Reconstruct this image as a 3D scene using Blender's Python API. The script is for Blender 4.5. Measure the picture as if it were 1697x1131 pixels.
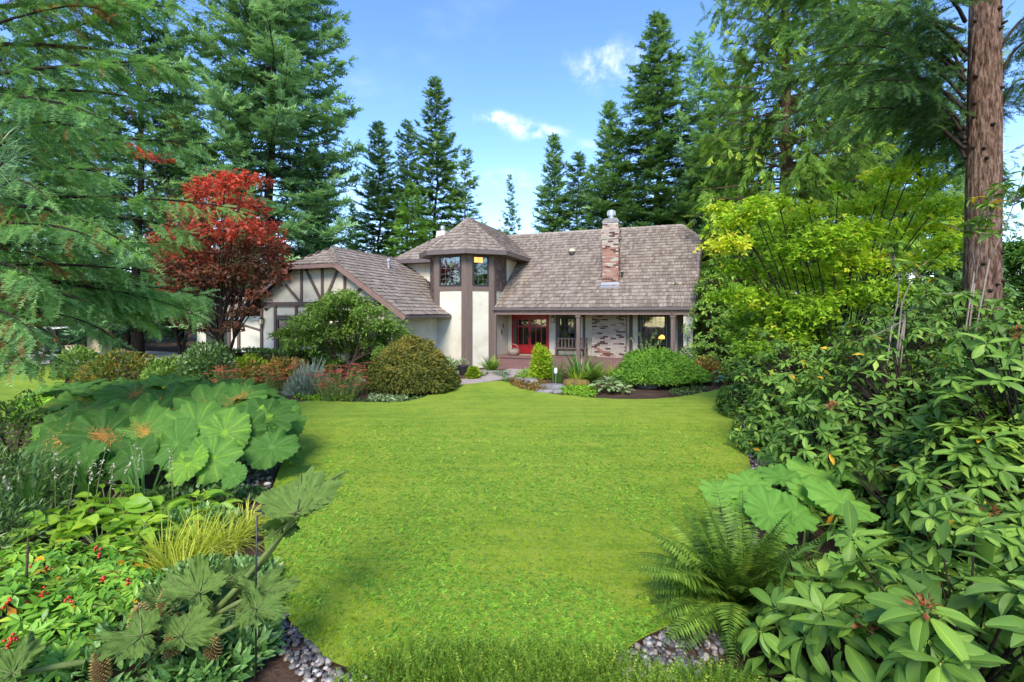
import bpy, math, random
import numpy as np
from mathutils import Vector, Matrix
from mathutils.geometry import delaunay_2d_cdt

for _o in list(bpy.data.objects): bpy.data.objects.remove(_o, do_unlink=True)
SC = bpy.context.scene
COL = SC.collection
R = math.radians
PI = math.pi

# ------------------------------------------------------------------ camera, sky, sun, exposure
CAM_H, F, CX, HY = 2.8, 800.0, 848.5, 520.0      # eye height, focal length and horizon in photo pixels (1697 x 1131)
cd = bpy.data.cameras.new('camera'); cam = bpy.data.objects.new('camera', cd); COL.objects.link(cam)
cam.location = (0, 0, CAM_H); cam.rotation_euler = (R(90), 0, 0)
cd.sensor_width = 36.0; cd.lens = 36.0 * F / 1697.0
cd.shift_y = -(565.5 - HY) / 1697.0
cd.clip_start = 0.05; cd.clip_end = 2000
SC.camera = cam

SUN_EL, SUN_AZ = 44.0, 188.0       # azimuth clockwise from +Y (the view direction)
w = bpy.data.worlds.new('World'); SC.world = w; w.use_nodes = True
wn, wl = w.node_tree.nodes, w.node_tree.links
wn.clear()
sky = wn.new('ShaderNodeTexSky'); sky.sky_type = 'NISHITA'; sky.sun_disc = False
sky.sun_elevation = R(SUN_EL); sky.sun_rotation = R(SUN_AZ)
sky.altitude = 100; sky.air_density = 1.0; sky.dust_density = 0.25; sky.ozone_density = 2.2
bg = wn.new('ShaderNodeBackground'); bg.inputs[1].default_value = 0.15
wo = wn.new('ShaderNodeOutputWorld')
def wmath(op, a, b=None, clamp=False):
    n = wn.new('ShaderNodeMath'); n.operation = op; n.use_clamp = clamp
    for i, x in enumerate((a, b)):
        if x is None: continue
        if isinstance(x, (int, float)): n.inputs[i].default_value = x
        else: wl.new(x, n.inputs[i])
    return n.outputs[0]
tc = wn.new('ShaderNodeTexCoord')
sep = wn.new('ShaderNodeSeparateXYZ'); wl.new(tc.outputs['Generated'], sep.inputs[0])
# cloud deck seen from below: project the direction onto a plane so clouds flatten towards the horizon
zc = wmath('ADD', wmath('MAXIMUM', sep.outputs[2], 0.0), 0.12)
cmb = wn.new('ShaderNodeCombineXYZ')
wl.new(wmath('DIVIDE', sep.outputs[0], zc), cmb.inputs[0]); wl.new(wmath('DIVIDE', sep.outputs[1], zc), cmb.inputs[1])
mp = wn.new('ShaderNodeMapping'); mp.inputs['Location'].default_value = (0.35, 0.55, 0.0)
wl.new(cmb.outputs[0], mp.inputs[0])
n1 = wn.new('ShaderNodeTexNoise'); n1.inputs['Scale'].default_value = 0.85; n1.inputs['Detail'].default_value = 9; n1.inputs['Roughness'].default_value = 0.56
wl.new(mp.outputs[0], n1.inputs['Vector'])
n2 = wn.new('ShaderNodeTexNoise'); n2.inputs['Scale'].default_value = 3.1; n2.inputs['Detail'].default_value = 8; n2.inputs['Roughness'].default_value = 0.62; n2.inputs['Distortion'].default_value = 0.3
wl.new(mp.outputs[0], n2.inputs['Vector'])
def cloud_at(px, py, sx, sy, amp):
    """a small cloud in the sky direction of a pixel: soft gaussian bump added to the cloud density"""
    d = Vector(((px - CX) / F, 1.0, (HY - py) / F)).normalized()
    r_ = Vector((1, 0, 0)); r_ = (r_ - d * r_.dot(d)).normalized(); u_ = r_.cross(d)
    def dot(v, off=0.0):
        n = wn.new('ShaderNodeVectorMath'); n.operation = 'DOT_PRODUCT'; wl.new(tc.outputs['Generated'], n.inputs[0]); n.inputs[1].default_value = v
        return n.outputs['Value']
    a = wmath('POWER', wmath('DIVIDE', wmath('ABSOLUTE', dot(r_)), sx / F), 2.0)
    b = wmath('POWER', wmath('DIVIDE', wmath('ABSOLUTE', dot(u_)), sy / F), 2.0)
    front = wmath('GREATER_THAN', dot(d), 0.0)
    g = wmath('POWER', 2.718, wmath('MULTIPLY', wmath('ADD', a, b), -1.0))
    return wmath('MULTIPLY', wmath('MULTIPLY', g, front), amp)
blob = cloud_at(812, 194, 30, 11, 0.30)
for a in ((850, 203, 28, 12, 0.34), (890, 219, 42, 13, 0.36), (965, 246, 22, 13, 0.30), (925, 218, 14, 9, 0.2),
          (975, 118, 60, 32, 0.24), (1030, 92, 46, 26, 0.15), (1672, 250, 80, 70, 0.10), (830, 290, 120, 16, 0.13), (840, 310, 90, 10, 0.10), (600, 330, 60, 70, 0.12)):
    blob = wmath('ADD', blob, cloud_at(*a))
n3 = wn.new('ShaderNodeTexNoise'); n3.inputs['Scale'].default_value = 26; n3.inputs['Detail'].default_value = 8; n3.inputs['Roughness'].default_value = 0.6; n3.inputs['Distortion'].default_value = 0.25
wl.new(tc.outputs['Generated'], n3.inputs['Vector'])
blob = wmath('MULTIPLY', blob, wmath('MULTIPLY', wmath('MAXIMUM', wmath('SUBTRACT', n3.outputs[0], 0.30), 0.0), 4.6))
dens = wmath('ADD', wmath('ADD', wmath('MULTIPLY', n1.outputs[0], 0.55), wmath('MULTIPLY', n2.outputs[0], 0.45)), blob)
mr = wn.new('ShaderNodeMapRange'); mr.interpolation_type = 'SMOOTHSTEP'
mr.inputs[1].default_value = 0.50; mr.inputs[2].default_value = 1.25; mr.inputs[3].default_value = 0.0; mr.inputs[4].default_value = 0.85
wl.new(dens, mr.inputs[0])
mix = wn.new('ShaderNodeMix'); mix.data_type = 'RGBA'
hs = wn.new('ShaderNodeHueSaturation'); hs.inputs['Saturation'].default_value = 1.2; hs.inputs['Hue'].default_value = 0.512; hs.inputs['Value'].default_value = 0.84; wl.new(sky.outputs[0], hs.inputs['Color'])
wl.new(mr.outputs[0], mix.inputs[0]); wl.new(hs.outputs[0], mix.inputs[6]); mix.inputs[7].default_value = (4.0, 4.0, 4.3, 1)
wl.new(mix.outputs[2], bg.inputs[0]); wl.new(bg.outputs[0], wo.inputs[0])

sd = bpy.data.lights.new('sun', 'SUN'); sun = bpy.data.objects.new('sun', sd); COL.objects.link(sun)
sd.energy = 1.75; sd.angle = R(24); sd.color = (1.0, 0.93, 0.80)
_az, _el = R(SUN_AZ), R(SUN_EL)
sdir = Vector((math.sin(_az) * math.cos(_el), math.cos(_az) * math.cos(_el), math.sin(_el)))
sun.rotation_euler = sdir.to_track_quat('Z', 'Y').to_euler(); sun.location = sdir * 60

vs = SC.view_settings
SC.display_settings.display_device = 'sRGB'
vs.view_transform = 'Standard'; vs.look = 'None'; vs.exposure = 1.68; vs.gamma = 1.0; vs.use_curve_mapping = False
SC.render.engine = 'CYCLES'
cy = SC.cycles
cy.max_bounces = 10; cy.diffuse_bounces = 7; cy.glossy_bounces = 3; cy.transmission_bounces = 8; cy.transparent_max_bounces = 8
cy.caustics_reflective = False; cy.caustics_refractive = False
cy.use_denoising = True
cy.use_adaptive_sampling = True; cy.adaptive_threshold = 0.02

# ------------------------------------------------------------------ helpers
def P(px, py, Y):                                    # the point at depth Y seen at a photo pixel
    return Vector(((px - CX) / F * Y, Y, CAM_H - (py - HY) / F * Y))
def G(px, py):                                       # the ground point (z = 0) seen at a photo pixel
    Y = CAM_H * F / (py - HY); return ((px - CX) / F * Y, Y)
def gz(x, y):                                        # gentle rise of the ground towards the house
    t = np.clip((np.asarray(y, float) - 17.0) / 6.0, 0, 1); return 0.16 * t * t * (3 - 2 * t)
def A(x): return np.asarray(x, float)
def nrm(v): return v / np.maximum(np.linalg.norm(v, axis=-1, keepdims=True), 1e-9)

class MB:
    def __init__(s): s.V, s.F, s.T, s.M, s.n = [], [], [], [], 0
    def add(s, V, Fc, t=0.5, m=0):
        V = A(V).reshape(-1, 3); s.V.append(V)
        s.T.append(np.broadcast_to(A(t), (len(V),)) if np.ndim(t) == 0 else A(t))
        for f in (Fc if isinstance(Fc, list) else [Fc]):
            f = np.asarray(f, np.int64)
            if f.size: s.F.append(f + s.n); s.M.append(np.full(len(f), m, np.int32))
        s.n += len(V); return s
    def box(s, x0, x1, y0, y1, z0, z1, t=0.5, m=0):
        V = [(x0,y0,z0),(x1,y0,z0),(x1,y1,z0),(x0,y1,z0),(x0,y0,z1),(x1,y0,z1),(x1,y1,z1),(x0,y1,z1)]
        return s.add(V, BOXF, t, m)
    def mesh(s, name, mats, smooth=False):
        me = bpy.data.meshes.new(name)
        V = np.concatenate(s.V) if s.V else np.zeros((0, 3))
        me.vertices.add(len(V)); me.vertices.foreach_set('co', V.astype(np.float32).ravel())
        sizes = np.concatenate([np.full(len(f), f.shape[1], np.int32) for f in s.F]) if s.F else np.zeros(0, np.int32)
        loops = np.concatenate([f.ravel() for f in s.F]).astype(np.int32) if s.F else np.zeros(0, np.int32)
        me.loops.add(len(loops)); me.loops.foreach_set('vertex_index', loops)
        me.polygons.add(len(sizes))
        st = np.zeros(len(sizes), np.int32); st[1:] = np.cumsum(sizes)[:-1]
        me.polygons.foreach_set('loop_start', st)
        me.polygons.foreach_set('material_index', np.concatenate(s.M) if s.M else np.zeros(0, np.int32))
        me.polygons.foreach_set('use_smooth', np.full(len(sizes), bool(smooth)))
        for m in (mats if isinstance(mats, (list, tuple)) else [mats]): me.materials.append(MAT[m])
        at = me.attributes.new('tint', 'FLOAT', 'POINT'); at.data.foreach_set('value', np.concatenate(s.T).astype(np.float32))
        me.update(calc_edges=True); return me
    def obj(s, name, mats, parent=None, smooth=False, loc=(0, 0, 0), kind=None):
        return link(name, s.mesh(name, mats, smooth), parent, loc, kind)
BOXF = np.array([(0,3,2,1),(4,5,6,7),(0,1,5,4),(1,2,6,5),(2,3,7,6),(3,0,4,7)])
def link(name, data, parent=None, loc=(0, 0, 0), kind=None):
    o = bpy.data.objects.new(name, data); COL.objects.link(o); o.location = loc
    if parent is not None: o.parent = parent
    if kind: o['kind'] = kind
    return o
def tag(o, label, cat, group=None, kind=None):
    o['label'] = label; o['category'] = cat
    if group: o['group'] = group
    if kind: o['kind'] = kind
    return o
def thing(name, label, cat, loc=(0, 0, 0), rz=0.0, group=None):
    o = link(name, None, None, loc); o.rotation_euler = (0, 0, rz); o.empty_display_size = 0.2
    return tag(o, label, cat, group)
def struct(o, label=None, cat=None):
    o['kind'] = 'structure'
    if label: o['label'] = label
    if cat: o['category'] = cat
    return o
def clone(root, loc, rz=0.0, sc=1.0, label=None, group=None):
    r = root.copy(); COL.objects.link(r); r.location = loc; r.rotation_euler = (0, 0, rz); r.scale = (sc,) * 3 if np.isscalar(sc) else sc
    if label: r['label'] = label
    if group: r['group'] = group
    for ch in root.children:
        c = ch.copy(); COL.objects.link(c); c.parent = r
        for g in ch.children:
            d = g.copy(); COL.objects.link(d); d.parent = c
    return r
def frames(d, up, scale=1.0, roll=None):
    """(N,3,3) matrices with columns right, along, normal"""
    y = nrm(A(d)); up = np.broadcast_to(A(up), y.shape)
    x = nrm(np.cross(y, up)); z = np.cross(x, y)
    if roll is not None:
        c, s_ = np.cos(roll)[:, None], np.sin(roll)[:, None]; x, z = x * c + z * s_, z * c - x * s_
    s = np.broadcast_to(A(scale), (len(y),)) if np.ndim(scale) == 0 else A(scale)
    if s.ndim == 1: s = np.repeat(s[:, None], 3, 1)
    return np.stack([x * s[:, :1], y * s[:, 1:2], z * s[:, 2:]], axis=2)
def inst(mb, tpl, M, pos, tint=0.5, m=0):
    """copies of a template (V, F) merged into a mesh builder"""
    TV, TF = tpl; N = len(pos)
    if N == 0: return
    V = np.einsum('nij,kj->nki', M, TV) + A(pos)[:, None, :]
    t = np.repeat(np.broadcast_to(A(tint), (N,)), len(TV))
    off = (np.arange(N) * len(TV))[:, None, None]
    Fs = [(f[None] + off).reshape(-1, f.shape[1]) for f in TF]
    mb.add(V.reshape(-1, 3), Fs, t, m)
def tube(mb, pts, rad, sides=6, t=0.5, m=0, cap=True):
    pts = A(pts); n = len(pts); rad = np.broadcast_to(A(rad), (n,))
    tan = nrm(np.gradient(pts, axis=0)); ref = np.where(np.abs(tan[:, 2:3]) > 0.9, A([[1., 0, 0]]), A([[0, 0, 1.]]))
    x = nrm(np.cross(tan, ref)); y = np.cross(tan, x)
    for i in range(1, n):                            # keep the frame from flipping
        if (x[i] * x[i - 1]).sum() < 0: x[i], y[i] = -x[i], -y[i]
    a = np.linspace(0, 2 * PI, sides, endpoint=False)
    ring = (np.cos(a)[None, :, None] * x[:, None] + np.sin(a)[None, :, None] * y[:, None]) * rad[:, None, None] + pts[:, None]
    i, j = np.meshgrid(np.arange(n - 1), np.arange(sides), indexing='ij'); k = (j + 1) % sides
    Fq = np.stack([i * sides + j, i * sides + k, (i + 1) * sides + k, (i + 1) * sides + j], -1).reshape(-1, 4)
    Fs = [Fq]
    if cap: Fs.append(np.arange(sides)[None] + (n - 1) * sides); Fs.append(np.arange(sides)[::-1][None])
    mb.add(ring.reshape(-1, 3), Fs, t, m)
def bez(p0, p1, p2, n=8, p3=None):
    t = np.linspace(0, 1, n)[:, None]; p0, p1, p2 = A(p0), A(p1), A(p2)
    if p3 is None: return (1-t)**2*p0 + 2*t*(1-t)*p1 + t*t*p2
    return (1-t)**3*p0 + 3*t*(1-t)**2*p1 + 3*t*t*(1-t)*p2 + t**3*A(p3)
def rotz(v, a):
    c, s = np.cos(a), np.sin(a); v = A(v); o = v.copy(); o[..., 0] = v[..., 0]*c - v[..., 1]*s; o[..., 1] = v[..., 0]*s + v[..., 1]*c; return o
def inpoly(x, y, poly):
    poly = A(poly); r = np.zeros(len(x), bool); j = len(poly) - 1
    for i in range(len(poly)):
        xi, yi = poly[i]; xj, yj = poly[j]
        r ^= ((yi > y) != (yj > y)) & (x < (xj - xi) * (y - yi) / (yj - yi + 1e-12) + xi); j = i
    return r
def lump(d, seed, k=3.0, n=5):                       # smooth pseudo-noise in -1..1 of a direction or position
    g = np.random.default_rng(seed); o = np.zeros(d.shape[:-1])
    for i in range(n):
        f = g.normal(size=3) * k; o += np.sin(d @ f + g.uniform(0, 6.28))
    return o / n * 1.3

# ------------------------------------------------------------------ leaf templates
def leaf_tpl(W=0.4, n=4, fold=0.12, droop=0.2, pw=0.85, stem=0.0):
    """a leaf of length 1 along +Y, folded on its midrib and drooping to the tip"""
    t = np.linspace(0, 1, n + 1); w_ = W * 0.5 * np.sin(PI * np.clip(t, 0.02, 0.985) ** pw) ** 0.9
    y = stem + t * (1 - stem); z = -droop * y ** 2
    V = np.concatenate([np.stack([-w_, y, z + fold * w_ * 2], 1), np.stack([0 * t, y, z], 1), np.stack([w_, y, z + fold * w_ * 2], 1)])
    a = np.arange(n); q = n + 1
    Fq = np.concatenate([np.stack([a, a + q, a + q + 1, a + 1], 1), np.stack([a + q, a + 2*q, a + 2*q + 1, a + q + 1], 1)])
    return V, [Fq]
def rib_leaf(W=0.36, n=7, fold=0.1, droop=0.2, stem=0.1, ex=0.62, rib=.95, body=.45, seed=0):
    """a broad leaf with a thin pale midrib, slightly wavy edges; returns verts, faces and tints"""
    g = np.random.default_rng(seed); t = np.linspace(0, 1, n + 1); w_ = W * .5 * np.clip(np.sin(PI * np.clip(t, .015, .985)), 0, 1) ** ex * (1 - .12 * (t - .5)); y = stem + t * (1 - stem); z = -droop * y ** 2
    cols, tin = [], []
    for f, tt in ((-1, body - .06), (-.5, body), (-.055, body + .05), (0, rib), (.055, body + .05), (.5, body), (1, body - .06)):
        wav = .05 * W * np.sin(t * 11 + seed + f * 2) * abs(f) ** 2
        cols.append(np.stack([w_ * f, y, z + fold * W * abs(f) ** 1.3 * np.sin(PI * t) ** .5 + wav - (.006 if f == 0 else 0)], 1)); tin.append(np.full(n + 1, tt))
    st = np.array([(-.012, 0, 0.), (.012, 0, 0.)]); V = np.concatenate(cols + [st]); T = np.concatenate(tin + [[rib, rib]]); q = n + 1; a = np.arange(n); k = len(cols) * q
    Fq = np.concatenate([np.stack([c * q + a, (c + 1) * q + a, (c + 1) * q + a + 1, c * q + a + 1], 1) for c in range(len(cols) - 1)] + [np.array([[k, k + 1, 4 * q, 2 * q]])])
    return V, [Fq], T
def quad_leaf(W=0.5, fold=0.1):
    V = A([(0,0,0),(-W/2,.45,fold),(0,1,-.08),(W/2,.45,fold),(0,.5,0)])
    return V, [np.array([(0,4,1),(4,2,1),(0,3,4),(3,2,4)])]
def flat_leaf(W=0.5):
    return A([(0,0,0),(W/2,.45,.04),(0,1,-.05),(-W/2,.45,.04)]), [np.array([(0,1,2,3)])]
def maple_tpl(lobes=5, cut=0.42, droop=0.18):
    ang = np.linspace(-2.0, 2.0, lobes); V = [(0, 0, 0)]; Fs = []
    tips = [(math.sin(a) * (1 - .12*abs(a)), math.cos(a) * (1 - .12*abs(a)) + 0.25, -droop) for a in ang]
    val = []
    for i in range(lobes + 1):
        a = -2.45 if i == 0 else (2.45 if i == lobes else (ang[i-1] + ang[i]) / 2)
        val.append((math.sin(a) * cut, math.cos(a) * cut + 0.2, 0.03))
    V = A([(0, 0.05, 0)] + tips + val)
    for i in range(lobes): Fs.append((0, 1 + lobes + i + 1, 1 + i)); Fs.append((0, 1 + i, 1 + lobes + i))
    V[:, :2] *= 0.62; return V, [np.array(Fs)]
def spray_tpl(n=6, nl=0.3, nw=0.09, ang=50, up=0.1, seed=0, jag=0.25, droop=0.12):
    """a flat needle spray of length 1 along +Y: thin triangles feathering off a stem"""
    g = np.random.default_rng(seed); V, Fs = [], []
    def tri(b, d, l, wd, z):
        d = A(d) / np.linalg.norm(d); s_ = A([d[1], -d[0], 0]); k = len(V)
        b = A(b); V.extend([b - s_*wd/2, b + s_*wd/2, b + d*l + A([0, 0, z])]); Fs.append((k, k+1, k+2))
    for i in range(n):
        y = (i + 0.3) / n * 0.92
        for sgn in (-1, 1):
            a = R(ang * (1.1 - 0.35*y) * (1 + g.uniform(-jag, jag))); l = nl * (1 - 0.45*y) * g.uniform(0.75, 1.2)
            tri((0, y, -droop*y*y), (sgn*math.sin(a), math.cos(a), 0), l, nw*g.uniform(.8, 1.2), g.uniform(-.2, 1)*up*l*2 - droop*y*0.3)
    tri((0, 0.0, 0), (0.001, 1, 0), 1.0, nw*0.55, -droop)
    return A(V), [np.array(Fs)]
def fan_tpl(seed=0, n=8):
    """a hanging flat fan of scale foliage (cedar), length 1 along +Y"""
    g = np.random.default_rng(seed); V, Fs = [], []
    for i in range(n):
        y = i / n * 0.8; sgn = -1 if i % 2 else 1; a = R(g.uniform(14, 34)); l = (0.58 - 0.25*y) * g.uniform(.7, 1.2)
        d = A([sgn*math.sin(a), math.cos(a), g.uniform(-.15, .1)]); s_ = A([d[1], -d[0], 0]); b = A([0, y, 0]); k = len(V)
        V.extend([b, b + d*l*.55 + s_*.045, b + d*l, b + d*l*.55 - s_*.045]); Fs.append((k, k+1, k+2, k+3))
    k = len(V); V.extend([(-.025, 0, 0), (.025, 0, 0), (.01, 1, -.05), (-.01, 1, -.05)]); Fs.append((k, k+1, k+2, k+3))
    return A(V), [np.array(Fs)]

# ------------------------------------------------------------------ materials
MAT = {}
def _mat(name):
    m = bpy.data.materials.new(name); m.use_nodes = True; MAT[name] = m
    nt = m.node_tree; nt.nodes.clear(); out = nt.nodes.new('ShaderNodeOutputMaterial')
    return m, nt.nodes, nt.links, out
def _ramp(N, L, fac, stops):
    r = N.new('ShaderNodeValToRGB'); e = r.color_ramp.elements
    while len(e) < len(stops): e.new(0.5)
    for el, (p, c) in zip(e, stops): el.position = p; el.color = (*c, 1)
    L.new(fac, r.inputs[0]); return r.outputs[0]
def _m(N, L, op, a, b, clamp=False):
    n = N.new('ShaderNodeMath'); n.operation = op; n.use_clamp = clamp
    for i, x in enumerate((a, b)):
        if isinstance(x, (int, float)): n.inputs[i].default_value = x
        else: L.new(x, n.inputs[i])
    return n.outputs[0]
def _noise(N, L, scale, detail=4, rough=0.55, vec=None, coord='Object', dist=0.0):
    n = N.new('ShaderNodeTexNoise'); n.inputs['Scale'].default_value = scale; n.inputs['Detail'].default_value = detail
    n.inputs['Roughness'].default_value = rough; n.inputs['Distortion'].default_value = dist
    if vec is None:
        t = N.new('ShaderNodeTexCoord'); vec = t.outputs[coord]
    L.new(vec, n.inputs['Vector']); return n.outputs[0]
def _bump(N, L, h, strength=0.4, dist=0.02):
    b = N.new('ShaderNodeBump'); b.inputs['Strength'].default_value = strength; b.inputs['Distance'].default_value = dist
    L.new(h, b.inputs['Height']); return b.outputs[0]
GAIN = {'fir_blue': 2.35, 'fir_dark': 2.5, 'fir_far': 2.5, 'hemlock': 2.1, 'cedar': 1.75, 'cedar_bright': 1.5, 'red_maple': 1.65, 'vine_maple': 1.6, 'mound_green': 1.4, 'azalea': 1.4, 'rhododendron': 1.85, 'dark_leaf': 1.25, 'hedge': 1.6, 'berry': 1.0, 'gunnera': 1.4, 'clover': 1.6, 'moss_blade': 1.6, 'darmera': 1.5, 'heath': 1.35, 'hosta': 1.3, 'skimmia': 1.5, 'spotted': 1.45, 'variegated': 1.0, 'lavender': 1.0, 'fern': 1.45, 'gold_grass': 1.3, 'darmera_pale': 1.05, 'white_flower': 1.0}
def foliage(name, stops, rough=0.5, trans=0.3, spec=0.35, nscale=0.0, namp=0.0, objrand=0.25, bump=0.0, bscale=60, tcol=(1.15, 1.2, 0.7)):
    m, N, L, out = _mat(name); gk = GAIN.get(name, 1.25); stops = [tuple(min(.7, v*gk*k_) for v, k_ in zip(c, (1.05, 1.02, .84) if name in ('fir_blue', 'hemlock', 'fir_far', 'fir_dark') else (.98, 1.0, .92) if name in ('lavender', 'variegated', 'blue_hosta', 'white_flower') else (1.12, 1.04, .74))) for c in stops]
    at = N.new('ShaderNodeAttribute'); at.attribute_name = 'tint'
    oi = N.new('ShaderNodeObjectInfo')
    f = _m(N, L, 'ADD', at.outputs['Fac'], _m(N, L, 'MULTIPLY', _m(N, L, 'SUBTRACT', oi.outputs['Random'], 0.5), objrand))
    if namp: f = _m(N, L, 'ADD', f, _m(N, L, 'MULTIPLY', _m(N, L, 'SUBTRACT', _noise(N, L, nscale, 3), 0.5), namp))
    k = len(stops) - 1
    col = _ramp(N, L, f, [(i / k, c) for i, c in enumerate(stops)])
    b = N.new('ShaderNodeBsdfPrincipled'); L.new(col, b.inputs['Base Color'])
    b.inputs['Roughness'].default_value = rough; b.inputs['Specular IOR Level'].default_value = spec
    if bump: L.new(_bump(N, L, _noise(N, L, bscale, 3), bump, 0.01), b.inputs['Normal'])
    if trans:
        t = N.new('ShaderNodeBsdfTranslucent'); mu = N.new('ShaderNodeMix'); mu.data_type = 'RGBA'; mu.blend_type = 'MULTIPLY'; mu.inputs[0].default_value = 1
        L.new(col, mu.inputs[6]); mu.inputs[7].default_value = (*tcol, 1); L.new(mu.outputs[2], t.inputs[0])
        x = N.new('ShaderNodeMixShader'); x.inputs[0].default_value = trans
        L.new(b.outputs[0], x.inputs[1]); L.new(t.outputs[0], x.inputs[2]); L.new(x.outputs[0], out.inputs[0])
    else: L.new(b.outputs[0], out.inputs[0])
    return m
def solid(name, stops, rough=0.7, spec=0.3, scale=8.0, detail=5, namp=1.0, tint=0.0, objrand=0.0, bump=0.3, bscale=None, bdist=0.01, metal=0.0, stretch=None, emit=None):
    m, N, L, out = _mat(name)
    t = N.new('ShaderNodeTexCoord'); vec = t.outputs['Object']
    if stretch:
        mp_ = N.new('ShaderNodeMapping'); mp_.inputs['Scale'].default_value = stretch; L.new(vec, mp_.inputs[0]); vec = mp_.outputs[0]
    n = _noise(N, L, scale, detail, 0.6, vec)
    f = _m(N, L, 'ADD', _m(N, L, 'MULTIPLY', _m(N, L, 'SUBTRACT', n, 0.5), namp * 1.6), 0.5)
    if tint:
        at = N.new('ShaderNodeAttribute'); at.attribute_name = 'tint'
        f = _m(N, L, 'ADD', f, _m(N, L, 'MULTIPLY', _m(N, L, 'SUBTRACT', at.outputs['Fac'], 0.5), tint))
    if objrand:
        oi = N.new('ShaderNodeObjectInfo'); f = _m(N, L, 'ADD', f, _m(N, L, 'MULTIPLY', _m(N, L, 'SUBTRACT', oi.outputs['Random'], 0.5), objrand))
    k = len(stops) - 1
    col = _ramp(N, L, f, [(i / k, c) for i, c in enumerate(stops)])
    b = N.new('ShaderNodeBsdfPrincipled'); L.new(col, b.inputs['Base Color'])
    b.inputs['Roughness'].default_value = rough; b.inputs['Specular IOR Level'].default_value = spec; b.inputs['Metallic'].default_value = metal
    if bump: L.new(_bump(N, L, _noise(N, L, bscale or scale * 3, 5, 0.6, vec), bump, bdist), b.inputs['Normal'])
    if emit: b.inputs['Emission Color'].default_value = (*emit[:3], 1); b.inputs['Emission Strength'].default_value = emit[3]
    L.new(b.outputs[0], out.inputs[0]); return m

# building
solid('stucco', [(.44,.40,.29),(.62,.58,.465),(.69,.655,.545)], 0.9, .15, .9, 8, 1.15, bump=.7, bscale=18, bdist=.03)
solid('timber', [(.085,.058,.05),(.12,.085,.072),(.16,.115,.10)], .65, .3, 5, 5, .8, bump=.3, stretch=(3, 3, .5))
solid('timber_light', [(.10,.070,.056),(.145,.103,.085),(.18,.133,.112)], .6, .3, 4, 5, .7, bump=.25, stretch=(3, 3, .5))
solid('fascia', [(.17,.10,.085),(.23,.145,.12),(.27,.18,.15)], .55, .35, 4, 5, .7, bump=.15)
solid('dark_trim', [(.022,.022,.026),(.035,.034,.038)], .5, .4, 4, 3, .6, bump=.1)
solid('gutter', [(.10,.075,.07),(.14,.11,.10)], .4, .5, 3, 3, .6, bump=.05)
solid('shake', [(.095,.068,.050),(.20,.156,.122),(.29,.238,.192),(.38,.325,.272)], .85, .2, 7, 6, .6, tint=.5, objrand=.5, bump=.6, bscale=30, bdist=.01, stretch=(6, .6, .6))
solid('shake_dark', [(.06,.04,.034),(.12,.085,.075),(.20,.155,.14)], .85, .2, 7, 6, .5, tint=.7, bump=.5, bscale=30)
solid('underlay', [(.03,.022,.018),(.05,.036,.03)], .9, .1, 4, 3, .6, bump=0)
solid('mortar', [(.42,.39,.35),(.55,.52,.47)], .9, .1, 6, 5, .8, bump=.5)
solid('brick_white', [(.33,.26,.21),(.44,.37,.31),(.52,.46,.40)], .9, .1, 9, 6, 1.0, objrand=.5, bump=.6)
solid('brick_red', [(.25,.11,.08),(.33,.17,.125),(.40,.26,.205)], .9, .1, 9, 6, .9, objrand=.7, bump=.6)
solid('brick_dark', [(.06,.035,.032),(.11,.06,.052),(.15,.09,.08)], .9, .1, 9, 6, .9, objrand=.5, bump=.6)
solid('galvanised', [(.40,.41,.42),(.55,.56,.57)], .4, .5, 3, 4, .8, bump=.1, metal=.7)
solid('cream_paint', [(.60,.50,.33),(.68,.58,.40)], .5, .4, 3, 3, .6, bump=.05)
solid('red_door', [(.30,.010,.014),(.38,.016,.02)], .35, .5, 3, 4, .6, bump=.05)
solid('porch_floor', [(.16,.085,.075),(.22,.125,.11)], .7, .25, 5, 5, .8, bump=.3)
solid('interior', [(.018,.015,.012),(.03,.024,.02)], .9, .1, 1.0, 3, .8, bump=0)  # near-black colour stands in for the shade of unlit rooms
solid('curtain', [(.20,.15,.10),(.28,.21,.15)], .9, .1, 3, 3, .8, bump=0, stretch=(8, 8, .5))
solid('lamp_glow', [(.8,.45,.12),(.9,.5,.15)], .6, .2, 2, 2, .4, bump=0, emit=(1.0, .42, .08, 2.6))
solid('amber_glass', [(.5,.2,.04),(.75,.42,.10)], .3, .5, 18, 3, 1.2, bump=.1, emit=(1.0, .45, .10, .55))  # glow put into the glass itself, in place of a lamp inside
solid('leading', [(.12,.12,.12),(.2,.2,.2)], .5, .4, 5, 2, .5, bump=0, metal=.3)
solid('black_metal', [(.012,.012,.013),(.025,.025,.026)], .45, .45, 6, 3, .6, bump=.05)
solid('wicker', [(.14,.10,.075),(.26,.20,.15),(.38,.32,.26)], .8, .2, 30, 4, 1.2, bump=.5)
solid('doormat', [(.30,.22,.14),(.40,.30,.2)], .95, .05, 30, 3, 1, bump=.4)
solid('white_paint', [(.68,.68,.67),(.76,.76,.75)], .45, .4, 2, 3, .6, bump=.03)
def glass_mat():
    m, N, L, out = _mat('window_glass')
    tr = N.new('ShaderNodeBsdfTransparent'); tr.inputs[0].default_value = (.72, .78, .76, 1)
    gl = N.new('ShaderNodeBsdfGlossy'); gl.inputs['Roughness'].default_value = .03
    fr = N.new('ShaderNodeFresnel'); fr.inputs[0].default_value = 1.6
    f = _m(N, L, 'ADD', fr.outputs[0], 0.10, True)
    L.new(_bump(N, L, _noise(N, L, 1.5, 2), .06, .05), gl.inputs['Normal'])
    x = N.new('ShaderNodeMixShader'); L.new(f, x.inputs[0]); L.new(tr.outputs[0], x.inputs[1]); L.new(gl.outputs[0], x.inputs[2]); L.new(x.outputs[0], out.inputs[0])
glass_mat()
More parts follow.
